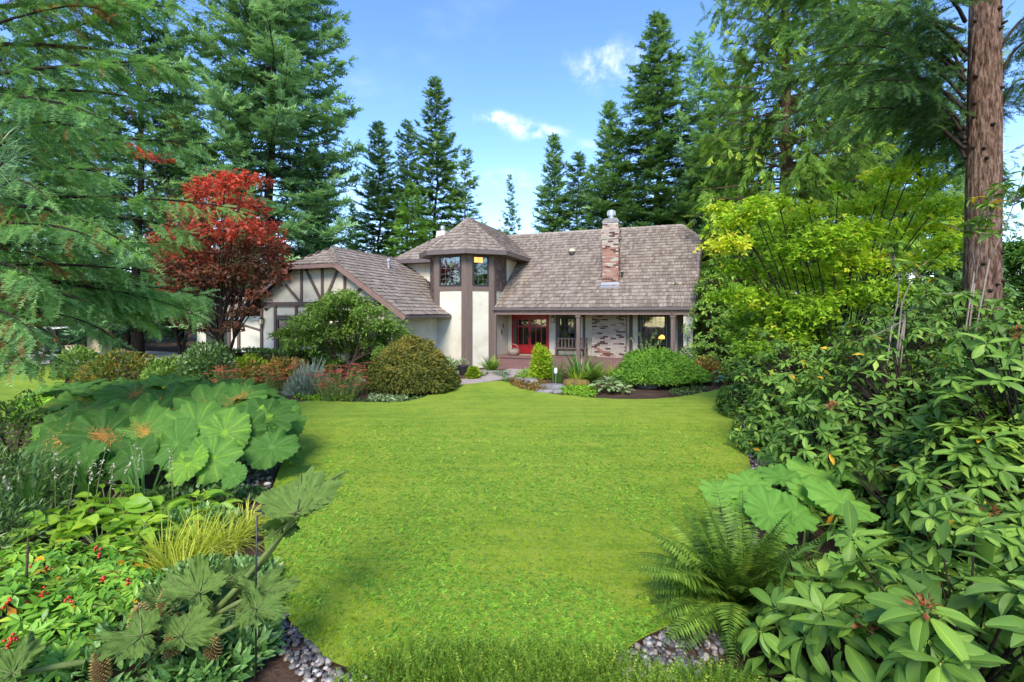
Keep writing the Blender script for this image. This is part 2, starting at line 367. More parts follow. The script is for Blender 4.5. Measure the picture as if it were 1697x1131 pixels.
# ground
solid('mulch', [(.025,.016,.011),(.06,.038,.026),(.10,.062,.042),(.15,.095,.062)], .95, .1, 1.2, 10, 1.0, bump=.8, bscale=22, bdist=.04)
solid('concrete', [(.33,.30,.28),(.42,.39,.37),(.48,.45,.43)], .85, .2, 1.5, 8, .8, bump=.3, bscale=40, bdist=.005)
solid('path_stone', [(.26,.21,.18),(.36,.30,.265),(.42,.36,.32)], .85, .2, 3, 7, .9, bump=.4, bscale=30, bdist=.008)
solid('pebble', [(.075,.07,.068),(.16,.15,.14),(.25,.20,.155),(.33,.30,.265),(.44,.41,.37)], .6, .35, 14, 4, .35, tint=1.3, objrand=1.3, bump=.1)
solid('rock', [(.09,.085,.08),(.20,.19,.18),(.33,.315,.30)], .9, .15, 3, 8, 1.1, tint=.2, bump=.8, bscale=9, bdist=.04)
solid('mossy_rock', [(.05,.045,.03),(.13,.09,.035),(.20,.15,.04),(.12,.14,.03)], .95, .1, 5, 7, 1.3, bump=.8, bscale=20, bdist=.03)
solid('soil_edge', [(.03,.018,.010),(.07,.042,.024)], .95, .05, 12, 5, 1, bump=.7)
solid('fence_wood', [(.10,.065,.045),(.16,.11,.08),(.2,.145,.11)], .85, .15, 4, 6, 1, objrand=.5, bump=.5, stretch=(4, 4, .4))
def lawn_mat():
    m, N, L, out = _mat('lawn')
    big = _noise(N, L, .35, 4, .5); mid = _noise(N, L, 2.6, 6, .6); fine = _noise(N, L, 46, 5, .7)
    tx = N.new('ShaderNodeTexCoord'); mp_ = N.new('ShaderNodeMapping'); mp_.inputs['Scale'].default_value = (.35, 3.2, 1); mp_.inputs['Rotation'].default_value = (0, 0, .22); L.new(tx.outputs['Object'], mp_.inputs[0])
    stripe = _noise(N, L, 1.3, 3, .6, mp_.outputs[0]); tuft = _noise(N, L, 15, 4, .65)
    f = _m(N, L, 'ADD', _m(N, L, 'MULTIPLY', big, .30), _m(N, L, 'ADD', _m(N, L, 'MULTIPLY', mid, .30), _m(N, L, 'MULTIPLY', fine, .25)))
    f = _m(N, L, 'ADD', f, _m(N, L, 'ADD', _m(N, L, 'MULTIPLY', stripe, .28), _m(N, L, 'SUBTRACT', _m(N, L, 'MULTIPLY', tuft, .40), .21)))
    col = _ramp(N, L, f, [(.33, (.07,.14,.016)), (.46, (.165,.27,.028)), (.57, (.25,.345,.035)), (.72, (.35,.40,.05))])
    b = N.new('ShaderNodeBsdfPrincipled'); L.new(col, b.inputs['Base Color']); b.inputs['Roughness'].default_value = .85; b.inputs['Specular IOR Level'].default_value = .12
    h = _m(N, L, 'ADD', fine, _m(N, L, 'MULTIPLY', _noise(N, L, 12, 4), .7))
    L.new(_bump(N, L, h, .9, .035), b.inputs['Normal']); L.new(b.outputs[0], out.inputs[0])
lawn_mat()
# bark
solid('bark_dark', [(.018,.013,.010),(.04,.03,.024),(.07,.055,.045)], .95, .1, 6, 6, 1, bump=.8, bscale=16, bdist=.03, stretch=(2.5, 2.5, .5))
solid('bark_fir', [(.035,.018,.012),(.12,.068,.045),(.24,.15,.105),(.33,.225,.17)], .95, .1, 5.5, 8, 1.6, bump=1.0, bscale=7, bdist=.10, stretch=(4.2, 4.2, .8))
solid('bark_pale', [(.14,.105,.08),(.22,.175,.14),(.28,.235,.195)], .85, .2, 9, 5, .9, bump=.3)
solid('twig', [(.05,.032,.022),(.10,.065,.042),(.15,.10,.066)], .9, .15, 9, 4, .9, bump=.3)
solid('green_stem', [(.07,.11,.03),(.14,.19,.05),(.20,.22,.08)], .6, .3, 9, 4, .9, bump=.3, bscale=60)
# foliage
foliage('fir_blue', [(.030,.062,.038),(.062,.125,.072),(.115,.20,.115),(.17,.27,.155)], .75, .36, .12)
foliage('fir_dark', [(.018,.040,.018),(.042,.088,.036),(.080,.145,.055),(.13,.20,.085)], .75, .36, .12)
foliage('fir_far', [(.022,.050,.024),(.048,.100,.044),(.090,.16,.066),(.14,.22,.09)], .75, .36, .12)
foliage('hemlock', [(.030,.066,.030),(.062,.14,.055),(.115,.215,.085),(.18,.29,.12)], .7, .38, .15)
foliage('hemlock_dead', [(.10,.05,.025),(.20,.10,.05),(.28,.15,.08)], .8, .15, .1)
foliage('cedar', [(.045,.085,.020),(.085,.165,.034),(.145,.245,.045),(.24,.31,.055)], .7, .38, .12)
foliage('cedar_bright', [(.05,.12,.025),(.10,.22,.04),(.17,.33,.06)], .55, .3, .3)
foliage('red_maple', [(.060,.034,.026),(.13,.055,.038),(.29,.050,.042),(.40,.085,.052)], .5, .42, .25, tcol=(1.3,.75,.6))
foliage('vine_maple', [(.075,.15,.015),(.15,.27,.022),(.25,.38,.03),(.42,.45,.05),(.55,.36,.05)], .5, .45, .25)
foliage('rhododendron', [(.028,.062,.014),(.056,.118,.024),(.098,.18,.034),(.17,.26,.05)], .48, .25, .28, objrand=.55)
foliage('rhodo_yellow', [(.50,.30,.03),(.60,.34,.03),(.50,.20,.02)], .5, .3, .3, objrand=.8)
foliage('azalea', [(.04,.09,.02),(.085,.165,.035),(.15,.25,.055),(.22,.32,.09)], .5, .3, .3)
foliage('azalea_gold', [(.07,.13,.012),(.15,.24,.02),(.25,.34,.035)], .5, .35, .25)
foliage('azalea_rust', [(.06,.075,.02),(.14,.14,.035),(.24,.16,.05),(.33,.17,.06)], .55, .3, .2)
foliage('hedge', [(.015,.045,.012),(.035,.085,.022),(.065,.14,.035)], .4, .2, .4)
foliage('mound_bronze', [(.05,.07,.02),(.11,.13,.035),(.20,.185,.05),(.32,.20,.07)], .6, .35, .15)
foliage('mound_green', [(.045,.12,.022),(.10,.22,.035),(.17,.32,.055)], .55, .4, .2)
foliage('darmera', [(.035,.095,.022),(.058,.145,.034),(.085,.19,.045),(.16,.30,.03)], .6, .38, .18, nscale=7, namp=.4, objrand=.85, bump=.35, bscale=22)  # random spread towards yellow imitates leaves lit from behind
foliage('darmera_pale', [(.09,.24,.05),(.15,.34,.07),(.22,.42,.09)], .6, .38, .18, nscale=7, namp=.35, objrand=.5, bump=.35, bscale=22)
foliage('gunnera', [(.036,.075,.022),(.062,.12,.036),(.10,.17,.052),(.18,.23,.075)], .75, .2, .12, nscale=9, namp=.55, objrand=.3, bump=.7, bscale=28)
foliage('hosta', [(.09,.20,.02),(.15,.30,.03),(.23,.38,.04),(.36,.42,.05)], .42, .35, .4, nscale=6, namp=.3, objrand=.6)
foliage('skimmia', [(.05,.14,.02),(.10,.24,.03),(.17,.34,.045),(.30,.42,.06)], .4, .28, .45)
foliage('dark_leaf', [(.018,.050,.016),(.042,.10,.030),(.08,.16,.05),(.16,.24,.09)], .42, .2, .4)
foliage('spotted', [(.03,.085,.025),(.06,.15,.045),(.11,.22,.075),(.34,.42,.28)], .45, .2, .4, nscale=70, namp=1.1)
foliage('gold_grass', [(.14,.20,.02),(.28,.36,.04),(.44,.48,.09),(.55,.55,.18)], .55, .4, .25)
foliage('strap', [(.035,.10,.025),(.07,.17,.045),(.12,.25,.07)], .4, .3, .4)
foliage('fern', [(.028,.062,.012),(.060,.125,.022),(.10,.19,.03),(.17,.26,.05)], .5, .28, .25, objrand=.7)
foliage('heath', [(.030,.075,.012),(.07,.15,.022),(.13,.24,.035),(.26,.36,.07)], .55, .3, .2)
foliage('clover', [(.05,.125,.018),(.095,.215,.026),(.15,.30,.034),(.24,.38,.04)], .5, .3, .3)
foliage('moss_blade', [(.10,.16,.012),(.19,.27,.016),(.28,.34,.022)], .7, .3, .15)
foliage('chartreuse', [(.13,.24,.015),(.24,.36,.025),(.36,.45,.04)], .5, .4, .25)
foliage('lime_cover', [(.09,.22,.015),(.16,.34,.03),(.25,.44,.045)], .5, .35, .25)
foliage('lavender', [(.14,.18,.13),(.24,.29,.22),(.36,.42,.34)], .7, .15, .1)
foliage('sedum_leaf', [(.14,.22,.05),(.27,.34,.10),(.42,.46,.18)], .5, .25, .3)
foliage('sedum_flower', [(.30,.05,.05),(.42,.09,.085),(.5,.16,.14)], .7, .2, .15)
foliage('variegated', [(.12,.22,.06),(.28,.38,.16),(.52,.56,.38)], .5, .3, .3)
foliage('blue_hosta', [(.06,.13,.075),(.10,.20,.12),(.17,.28,.18)], .45, .25, .35)
foliage('autumn_azalea', [(.05,.09,.02),(.10,.15,.03),(.30,.16,.03),(.5,.24,.04)], .5, .3, .25)
foliage('broad_tree', [(.035,.095,.022),(.075,.18,.04),(.13,.27,.06)], .5, .35, .3)
foliage('dead_flower', [(.10,.035,.02),(.20,.075,.04),(.28,.12,.07)], .8, .1, .1)
foliage('berry', [(.38,.012,.008),(.5,.02,.012)], .25, .0, .6)
foliage('needle_litter', [(.30,.12,.04),(.45,.20,.07),(.55,.28,.11)], .85, .0, .1)
foliage('gunnera_cone', [(.045,.028,.015),(.11,.085,.035),(.32,.28,.13)], .7, .0, .2)
foliage('crown_fibre', [(.06,.025,.018),(.14,.06,.042),(.22,.11,.085)], .9, .0, .1)
foliage('white_flower', [(.45,.40,.33),(.6,.57,.48)], .7, .25, .1)
foliage('orange_flower', [(.55,.22,.03),(.62,.32,.05)], .6, .3, .2)
# ------------------------------------------------------------------ ground, lawns, drive, path
def ground():
    xs = np.concatenate([[-600,-300,-150,-80,-50], np.arange(-36, 36.1, 0.75), [50,80,150,300,600]])
    ys = np.concatenate([[-60,-25,-10,-4], np.arange(0, 42.1, 0.75), [55,80,130,300,900]])
    X, Y = np.meshgrid(xs, ys, indexing='xy'); Z = gz(X, Y)
    near = (np.abs(X) < 36) & (Y > 0) & (Y < 42)
    Z = Z + near * 0.02 * np.sin(X*1.7 + Y*.9) * np.cos(Y*1.3 - X*.4) - 0.02
    n, m = X.shape; i, j = np.meshgrid(np.arange(n-1), np.arange(m-1), indexing='ij')
    Fq = np.stack([i*m+j, i*m+j+1, (i+1)*m+j+1, (i+1)*m+j], -1).reshape(-1, 4)
    mb = MB().add(np.stack([X, Y, Z], -1).reshape(-1, 3), Fq); return struct(mb.obj('ground', 'mulch', smooth=True))
ground()
def smooth_poly(pts, k=3):
    p = A(pts)
    for _ in range(k):
        q = np.roll(p, -1, 0); p = np.stack([.75*p+.25*q, .25*p+.75*q], 1).reshape(-1, 2)
    return p
def sheet(name, poly, mat, top, step=0.25, und=0.0, edge=None, edge_mat=None):
    """a slab of ground cover: dense top inside a polygon with a skirt down to the ground"""
    poly = A(poly); x0, y0 = poly.min(0); x1, y1 = poly.max(0)
    gx, gy = np.meshgrid(np.arange(x0, x1, step), np.arange(y0, y1, step)); gx, gy = gx.ravel(), gy.ravel()
    gx = gx + np.random.default_rng(1).uniform(-.2, .2, len(gx)) * step; k = inpoly(gx, gy, poly); pts = np.stack([gx[k], gy[k]], 1)
    d = np.min(np.linalg.norm(pts[:, None] - poly[None, ::2], axis=2), 1); pts = pts[d > step*.6]; d = d[d > step*.6]
    n = len(poly); vin = [Vector(p) for p in np.concatenate([poly, pts])]
    vo, eo, fo, *_ = delaunay_2d_cdt(vin, [(i, (i+1) % n) for i in range(n)], [], 1, 1e-5)
    V = A([(v.x, v.y, 0) for v in vo])
    de = np.zeros(len(V)); m_ = min(len(V), n + len(pts)); de[n:m_] = d[:m_-n]
    V[:, 2] = gz(V[:, 0], V[:, 1]) + top*(.55 + .45*np.clip(de/.25, 0, 1)) + und*(np.sin(V[:,0]*2.3+1)*np.cos(V[:,1]*1.7)+.6*np.sin(V[:,0]*5.1+V[:,1]*3.3))*np.clip(de/.3, 0, 1)
    mb = MB().add(V, np.array([f for f in fo]))
    S = np.concatenate([V[:n], V[:n] - A([0, 0, top + .06])]); i = np.arange(n); j = (i+1) % n
    mb.add(S, np.stack([i, i+n, j+n, j], 1), m=1 if edge_mat else 0)
    return struct(mb.obj(name, [mat, edge_mat] if edge_mat else mat, smooth=True))
LAWN = smooth_poly([G(*p) for p in [(770,1128),(640,1118),(556,1112),(505,1066),(470,1022),(447,960),(436,900),(440,850),(456,800),(474,750),(487,705),(478,676),
    (500,665),(560,667),(620,669),(680,668),(730,650),(756,641),(800,637),(838,634),(852,643),(900,653),(985,662),(1060,664),(1120,661),(1180,650),(1222,638),(1246,640),(1250,656),
    (1232,690),(1229,715),(1240,760),(1250,800),(1238,860),(1216,930),(1195,995),(1150,1030),(1085,1052),(1040,1078),(1010,1112),(900,1128)]], 2)
lawn = sheet('lawn', LAWN, 'lawn', 0.055, 0.16, 0.008, edge_mat='soil_edge')
LAWN2 = smooth_poly([G(*p) for p in [(-160,720),(20,700),(90,660),(112,632),(108,612),(40,611),(-200,612),(-420,640)]], 2)
sheet('side_lawn', LAWN2, 'lawn', 0.04, 0.5, 0.01, edge_mat='soil_edge')
drive = sheet('driveway', smooth_poly([G(*p) for p in [(-700,611),(-200,609),(60,608),(150,606),(250,604),(330,596),(300,588),(140,583),(0,584),(-600,586)]], 2), 'concrete', 0.03, 1.0)
path = sheet('path', smooth_poly([(0.05,23.35),(1.35,22.85),(0.9,21.7),(-0.2,20.2),(-1.5,18.95),(-2.7,18.55),(-4.2,19.2),(-6.4,19.75),(-8.0,20.6),(-8.0,21.7),(-6.2,20.85),(-4.2,20.3),(-2.8,19.7),(-1.9,20.0),(-1.0,21.2),(-0.35,22.5)], 2), 'path_stone', 0.03, 0.4)

# pebble strip beside the lawn
def strip(pxs, wid):
    p = A([G(*q) for q in pxs]); t = nrm(np.gradient(p, axis=0)); n = np.stack([-t[:, 1], t[:, 0]], 1)
    return p, n * A(wid)[:, None] if np.ndim(wid) else n * wid
rg = np.random.default_rng(5)
def pebble_mesh(seed):
    g = np.random.default_rng(seed); u = np.linspace(0, PI, 5); v = np.linspace(0, 2*PI, 7, endpoint=False)
    U, W_ = np.meshgrid(u, v, indexing='ij'); V = np.stack([np.sin(U)*np.cos(W_), np.sin(U)*np.sin(W_), np.cos(U)], -1).reshape(-1, 3)
    V = V * (1 + .12*lump(V, seed, 2.0)[:, None]) * A([.5, .38, .26])
    i, j = np.meshgrid(np.arange(4), np.arange(7), indexing='ij'); k = (j+1) % 7
    return V, [np.stack([i*7+j, i*7+7+j, i*7+7+k, i*7+k], -1).reshape(-1, 4)]
PEB = [pebble_mesh(s) for s in range(4)]
PEBM = [MB().add(v, f).mesh('pebble', 'pebble', True) for v, f in PEB]
def gravel(name, label, poly, dens, size, nobj):
    poly = A(poly); x0, y0 = poly.min(0); x1, y1 = poly.max(0); n = int((x1-x0)*(y1-y0)*dens)
    x, y = rg.uniform(x0, x1, n), rg.uniform(y0, y1, n); k = inpoly(x, y, poly); x, y = x[k], y[k]; n = len(x)
    base = sheet(name, poly, 'mulch', 0.012, 0.2); base['label'] = label
    s = size * rg.lognormal(0, .28, n); d = np.stack([rg.normal(size=n), rg.normal(size=n), rg.normal(size=n)*.25], 1); up = nrm(np.stack([rg.normal(size=n)*.35, rg.normal(size=n)*.35, np.ones(n)], 1))
    M = frames(d, up, s); z = gz(x, y) + .016 + s*.12 + rg.uniform(0, .018, n) * (rg.random(n) < .5)
    pos = np.stack([x, y, z], 1); o = np.argsort(y); tint = rg.random(n)
    for q in o[:nobj]:
        b = link('pebble', PEBM[q % 4], base)
        m4 = Matrix.Identity(4)
        for a in range(3):
            for c in range(3): m4[a][c] = M[q, a, c]
            m4[a][3] = pos[q, a]
        b.matrix_basis = m4
    rest = o[nobj:]; mb = MB()
    for v in range(4):
        e = rest[v::4]; inst(mb, PEB[v], M[e], pos[e], tint[e])
    mb.obj('gravel', 'pebble', base, True, kind='stuff')
    return base
gravel('pebble_border', 'rounded grey and white pebbles edging the lawn beside the jagged big-leaved plant', smooth_poly([G(*p) for p in [(600,1128),(556,1110),(505,1064),(472,1020),(450,962),(418,965),(425,1030),(470,1090),(520,1160),(600,1180),(680,1160)]], 1), 1000, .048, 200)
gravel('pebble_border', 'rounded pebbles between mossy lawn edge and the big fern', smooth_poly([G(*p) for p in [(1020,1110),(1042,1080),(1090,1054),(1152,1030),(1195,1005),(1240,1010),(1220,1060),(1180,1110),(1130,1150),(1040,1150)]], 1), 1000, .048, 150)
gravel('pebble_border', 'pale gravel strip along the lawn under the evergreen shrubs', smooth_poly([G(*p) for p in [(1228,690),(1225,715),(1236,760),(1248,800),(1238,850),(1275,850),(1290,800),(1275,750),(1262,700),(1250,680)]], 1), 170, .07, 40)
gravel('pebble_border', 'pale gravel seen among the stalks of round-leaved plants', smooth_poly([G(*p) for p in [(470,745),(452,800),(440,830),(400,830),(385,800),(380,760),(430,735)]], 1), 170, .07, 40)

# ------------------------------------------------------------------ the house
TH = R(21); HX, HYY = -0.915, 24.0                   # gutter corner by the turret; facade turned 21 degrees
house = thing('tudor_house', 'white stucco house with brown timbers, shake roof, octagonal turret and brick chimney', 'house', (HX, HYY, 0), -TH)
def s_at(px, v):                                     # where a pixel column meets the vertical plane v = const of the house
    t = (px - CX) / F; c, s = math.cos(TH), math.sin(TH)
    return (t * (HYY + c*v) - HX - s*v) / (c + s*t)
def z_at(py, px, v):
    s = s_at(px, v); Y = HYY - math.sin(TH)*s + math.cos(TH)*v; return CAM_H - (py - HY)/F*Y
def prism(mb, pts, axis, a, b, t=.5, m=0):
    """polygon (list of 2D) extruded along s ('s': pts are v,z), v ('v': pts are s,z) or z ('z': pts are s,v)"""
    n = len(pts); V = []
    for e in (a, b):
        for p, q in pts: V.append({'s': (e, p, q), 'v': (p, e, q), 'z': (p, q, e)}[axis])
    i = np.arange(n); j = (i+1) % n
    mb.add(V, [np.stack([i, j, j+n, i+n], 1), np.arange(n)[::-1][None], (np.arange(n)+n)[None]], t, m)
def hpart(name, mb, mat, parent=None, smooth=False, kind=None): return mb.obj(name, mat, parent or house, smooth, kind=kind)
PITCH, EAVE = 0.765, 3.08
def zr(v): return EAVE + PITCH * v
# walls
WINP = [(s_at(926, 1.9), s_at(955, 1.9), 1.05, 2.62), (s_at(1063, 1.9), s_at(1104, 1.9), 1.0, 2.72)]   # porch window openings
mb = MB(); _x = .02
for (_a, _b, _c, _d) in WINP:
    mb.box(_x, _a+.03, 1.9, 2.75, .02, 4.3); mb.box(_a+.03, _b-.03, 1.9, 2.75, .02, _c+.03); mb.box(_a+.03, _b-.03, 1.9, 2.75, _d-.03, 4.3); _x = _b-.03
mb.box(_x, 9.2, 1.9, 2.75, .02, 4.3); hpart('wall', mb, 'stucco')
mb = MB(); prism(mb, [(2.76, .02), (2.76, zr(2.76)-.25), (5.0, zr(5.0)-.25), (7.0, zr(5.0)-.25), (10.1, zr(1.9)-.2), (10.1, .02)], 's', 0.02, 9.2); hpart('wall', mb, 'stucco')
P3, P2, P1, P0 = (0, 0), (-.99, -.99), (-2.75, -.99), (-3.4, -.34)
mb = MB(); prism(mb, [P3, (0, 5.5), (-3.4, 5.5), P0, P1, P2][::-1], 'z', .02, 5.9); hpart('turret_wall', mb, 'stucco')
WS, WR, WZ = -1.92, 0.65, 2.75                       # wing eave s, pitch, eave height
RS = -6.91; RZ = WZ + WR*(WS - RS)
def wz(s): return WZ + WR*(WS - s) if s > RS else WZ + WR*(s - (2*RS - WS))
GV = -4.4
mb = MB(); prism(mb, [(-10.5, .02), (-2.64, .02), (-2.64, wz(-2.64)-.14), (-5.4, 5.0), (-8.4, 5.0), (-10.5, wz(-10.5)-.14)], 'v', GV, 3.0); hpart('wing_wall', mb, 'stucco')
mb = MB(); prism(mb, [(-6.8, 2.9), (-6.8, 5.8), (-3.3, 5.8), (-3.3, 2.9)], 'v', 1.9, 8.0); hpart('wall', mb, 'stucco')
mb = MB(); prism(mb, [(-1.5, .02), (-1.5, 3.0), (2.2, 5.2), (6, 3.0), (6, .02)], 's', -19, -10.52); hpart('garage_wall', mb, 'stucco')

# --- shake roofs: every shake is a tapered slab
def shake_plane(org, ud, wd, length, ext, exposure, rng, wmin=.09, wmax=.19, thick=.042):
    """rows of shakes up a plane. org: eave point, ud: along eave, wd: up the slope (unit), ext(t) -> (u0, u1). Returns transforms and tints."""
    ud, wd = nrm(A(ud)), nrm(A(wd)); nn = np.cross(ud, wd); Ms, Ps = [], []
    rows = int(length/exposure) + 1
    for r in range(rows):
        t = r*exposure; u0, u1 = ext(min(t + exposure*.4, length)); u = u0 - rng.uniform(0, .06)
        if u1 - u0 < .08: continue
        while u < u1 - .03:
            wv = min(rng.uniform(wmin, wmax), max(u1 - u, .05)); lift = rng.uniform(.0, .012); ln = min(exposure*1.45, length - t + .08); tt = t - rng.uniform(.0, .035)
            a = rng.normal(0, .008)
            wd2 = nrm(wd*math.cos(a) + ud*math.sin(a)); tilt = thick*.85/exposure
            wd3 = nrm(wd2 - nn*tilt*.62); n3 = np.cross(ud, wd3)
            Ms.append(np.stack([ud*(wv - .012), wd3*ln, n3*thick*rng.uniform(.8, 1.25)], 1)); Ps.append(org + ud*(u + wv/2) + wd*tt + nn*(thick*.55 + lift)); u += wv
    return A(Ms), A(Ps)
SHK_V = A([(-.5,0,-.5),(.5,0,-.5),(.5,1,-.2),(-.5,1,-.2),(-.5,0,.5),(.5,0,.5),(.5,1,.0),(-.5,1,.0)])
SHK = (SHK_V, [BOXF]); SHKM = MB().add(SHK_V, BOXF).mesh('shake', 'shake')
rs = np.random.default_rng(11)
def m4(M, p):
    r = Matrix.Identity(4)
    for a in range(3):
        for c in range(3): r[a][c] = M[a, c]
        r[a][3] = p[a]
    return r
def roof(name, planes, deck, nobj=0, label=None):
    """deck: thin sheets under the shakes; planes: list of (org, ud, wd, length, ext, exposure)"""
    dk = MB()
    for poly in deck:
        q = A(poly); nn = nrm(np.cross(q[1]-q[0], q[2]-q[0])); nn = nn*np.sign(nn[2]); n = len(q)
        i = np.arange(n); j = (i+1) % n
        dk.add(np.concatenate([q, q - nn*.10]), [np.arange(n)[None], (np.arange(n)[::-1]+n)[None], np.stack([i, i+n, j+n, j], 1)])
    ro = hpart(name, dk, 'underlay')
    if label: ro['label'] = label
    Ms, Ps = [], []
    for p in planes:
        M, Q = shake_plane(A(p[0]), p[1], p[2], p[3], p[4], p[5], rs); Ms.append(M); Ps.append(Q)
    Ms, Ps = np.concatenate(Ms), np.concatenate(Ps)
    size = np.linalg.norm(Ms[:, :, 0], axis=1); o = np.argsort(-size) if nobj < len(Ps) else np.arange(len(Ps))
    for q in o[:nobj]:
        b = link('shake', SHKM, ro); b.matrix_basis = m4(Ms[q], Ps[q])
    e = o[nobj:]
    if len(e):
        m_ = MB(); inst(m_, SHK, Ms[e], Ps[e], rs.random(len(e))); m_.obj('shakes', 'shake', ro, kind='stuff')
    return ro
def caps(ro, p, q, step=.27, wdt=.17, seed=0):
    """ridge or hip caps: short overlapping saddle pieces along a line"""
    g = np.random.default_rng(seed); p, q = A(p), A(q); d = q - p; L_ = np.linalg.norm(d); d = d/L_; h = nrm(np.cross(d, [0, 0, 1.])); up = np.cross(h, d); m_ = MB()
    for k in range(int(L_/step)):
        c = p + d*(k*step) ; l = d*step*1.25; wv = wdt*g.uniform(.9, 1.1); rise = .035 + g.uniform(0, .012)
        V = []
        for e, lf in ((c, rise), (c + l, rise*.35)):
            V += [e - h*wv + up*(lf - wv*.55), e + up*(lf + .02), e + h*wv + up*(lf - wv*.55), e - h*wv + up*(lf - wv*.55 - .03), e + up*(lf - .012), e + h*wv + up*(lf - wv*.55 - .03)]
        m_.add(V, np.array([(0,1,7,6),(1,2,8,7),(0,3,4,1),(1,4,5,2),(6,7,10,9),(7,8,11,10),(0,6,9,3),(2,5,11,8)]), g.random())
    return m_.obj('ridge_cap', 'shake', ro)
cs = 1/math.hypot(1, PITCH); UPM = A([0, cs, PITCH*cs]); ML = 6.0/cs    # main front slope
sE, sT, vT = 9.39, 9.68, 4.71
def ext_main(t):
    v = t*cs; hi = sE + (sT-sE)*v/vT if v <= vT else sT - (sT-8.67)*(v-vT)/(6.0-vT)
    lo = .02 if v < 3.5 else .75 - (v-3.55)*1.0
    return max(lo, -2.0), hi
ridge_z = zr(6.0)
main_roof = roof('roof', [((0, 0, EAVE), (1,0,0), UPM, ML, ext_main, .285)],
     [[(.02,0,EAVE),(sE,0,EAVE),(sT,vT,zr(vT)),(8.67,6,ridge_z),(-1.9,6,ridge_z),(.75,3.5,zr(3.5)),(.02,3.4,zr(3.4))],
      [(8.67,6,ridge_z),(sT,vT,zr(vT)),(sT,12-vT,zr(vT))],
      [(8.67,6,ridge_z),(sT,12-vT,zr(vT)),(sE,12,EAVE),(-6,12,EAVE),(-6,6,ridge_z)]], label='broad grey-brown shake roof over the porch')
caps(main_roof, (-1.6,6,ridge_z), (8.67,6,ridge_z), seed=1); caps(main_roof, (8.67,6,ridge_z), (sT,vT,zr(vT)), seed=2)
# wing roof
cw = 1/math.hypot(1, WR); FV = -4.86
WLn = (WS-RS)/cw; VB = -3.38
def ext_wing(t):                                     # u runs along +v from the front edge
    s = WS - t*cw; lo = 0 if s > -5.48 else (s+5.48)/(RS+5.48)*(VB-FV)
    hi = 3.88 - .02 if s > -2.75 else (3.88 + (-2.75 - s)*1.5 if s > -3.4 else (4.9 + (-3.4-s)*1.1))
    return lo, min(hi, 7.5)
zc_ = wz(-5.48)
def ext_wingL(t):
    s = 2*RS - WS + t*cw; lo = 0 if s < 2*RS+5.48 else (s-(2*RS+5.48))/(RS-(2*RS+5.48))*(VB-FV)
    return lo, 7.0
hipn = nrm(A([0, VB-FV, RZ - zc_])); hl = math.hypot(VB-FV, RZ-zc_); hw = 5.48+2*RS
wing_roof = roof('roof', [((WS,FV,WZ), (0,1,0), (-cw,0,WR*cw), WLn, ext_wing, .30),
      ((2*RS-WS,FV,WZ), (0,1,0), (cw,0,WR*cw), WLn, ext_wingL, .30),
      ((RS,FV,zc_), (1,0,0), hipn, hl, lambda t: (-(1-t/hl)*(-5.48-RS), (1-t/hl)*(-5.48-RS)), .26)],
     [[(WS,FV,WZ),(WS,2.6,WZ),(RS,3.5,RZ),(RS,VB,RZ),(-5.48,FV,zc_)], [(2*RS-WS,FV,WZ),(2*RS+5.48,FV,zc_),(RS,VB,RZ),(RS,3.5,RZ),(2*RS-WS,3.5,WZ)], [(-5.48,FV,zc_),(RS,VB,RZ),(2*RS+5.48,FV,zc_)]],
     nobj=300, label='shake roof of the timbered wing with clipped gable')
caps(wing_roof, (RS,VB,RZ), (RS,3.4,RZ), seed=3); caps(wing_roof, (-5.48,FV,zc_), (RS,VB,RZ), seed=4, step=.2); caps(wing_roof, (2*RS+5.48,FV,zc_), (RS,VB,RZ), seed=5, step=.2)
# turret roof (five-sided end, right and left slopes running back into the main roof)
ov = .42; AP = A([-1.87, .9, 7.85]); TZ = 5.86
E3, E2, E1, E0 = (.72, -.12), (-.80, -1.46), (-2.94, -1.46), (-4.0, -.40)
def tri_plane(a, b, apex):
    a, b, apex = A(a), A(b), A(apex); u = nrm(b-a); L_ = np.linalg.norm(b-a); n = np.cross(u, apex-a); wd = nrm(np.cross(n, u)); ln = (apex-a) @ wd; fo = (apex-a) @ u
    return (a, u, wd, ln, lambda t: (t/ln*fo, L_ - t/ln*(L_-fo)), .27)
e = lambda p: (p[0], p[1], TZ)
RB = A([-1.87, 6.0, 7.70])
rightlen = math.hypot(.72+1.87, 7.85-TZ); rw = nrm(A([-(.72+1.87), 0, 7.85-TZ])); fr0 = (AP[1]-E3[1])
tplanes = [tri_plane(e(E1), e(E2), AP), tri_plane(e(E2), e(E3), AP), tri_plane(e(E0), e(E1), AP),
           ((E3[0], E3[1], TZ), (0,1,0), rw, rightlen, lambda t: (t/rightlen*fr0, 3.9 + t/rightlen*2.2), .27)]
turret_roof = roof('roof', tplanes, [[e(E1), e(E2), AP], [e(E2), e(E3), AP], [e(E0), e(E1), AP], [e(E3), (.72, 3.75, TZ), tuple(RB), tuple(AP)], [e(E0), tuple(AP), tuple(RB), (-4.0, 3.8, TZ)]], label='peaked shake roof of the octagonal turret')
for k, q in enumerate((E1, E2, E3)): caps(turret_roof, e(q), AP, step=.2, wdt=.13, seed=6+k)
caps(turret_roof, AP, RB, seed=9)
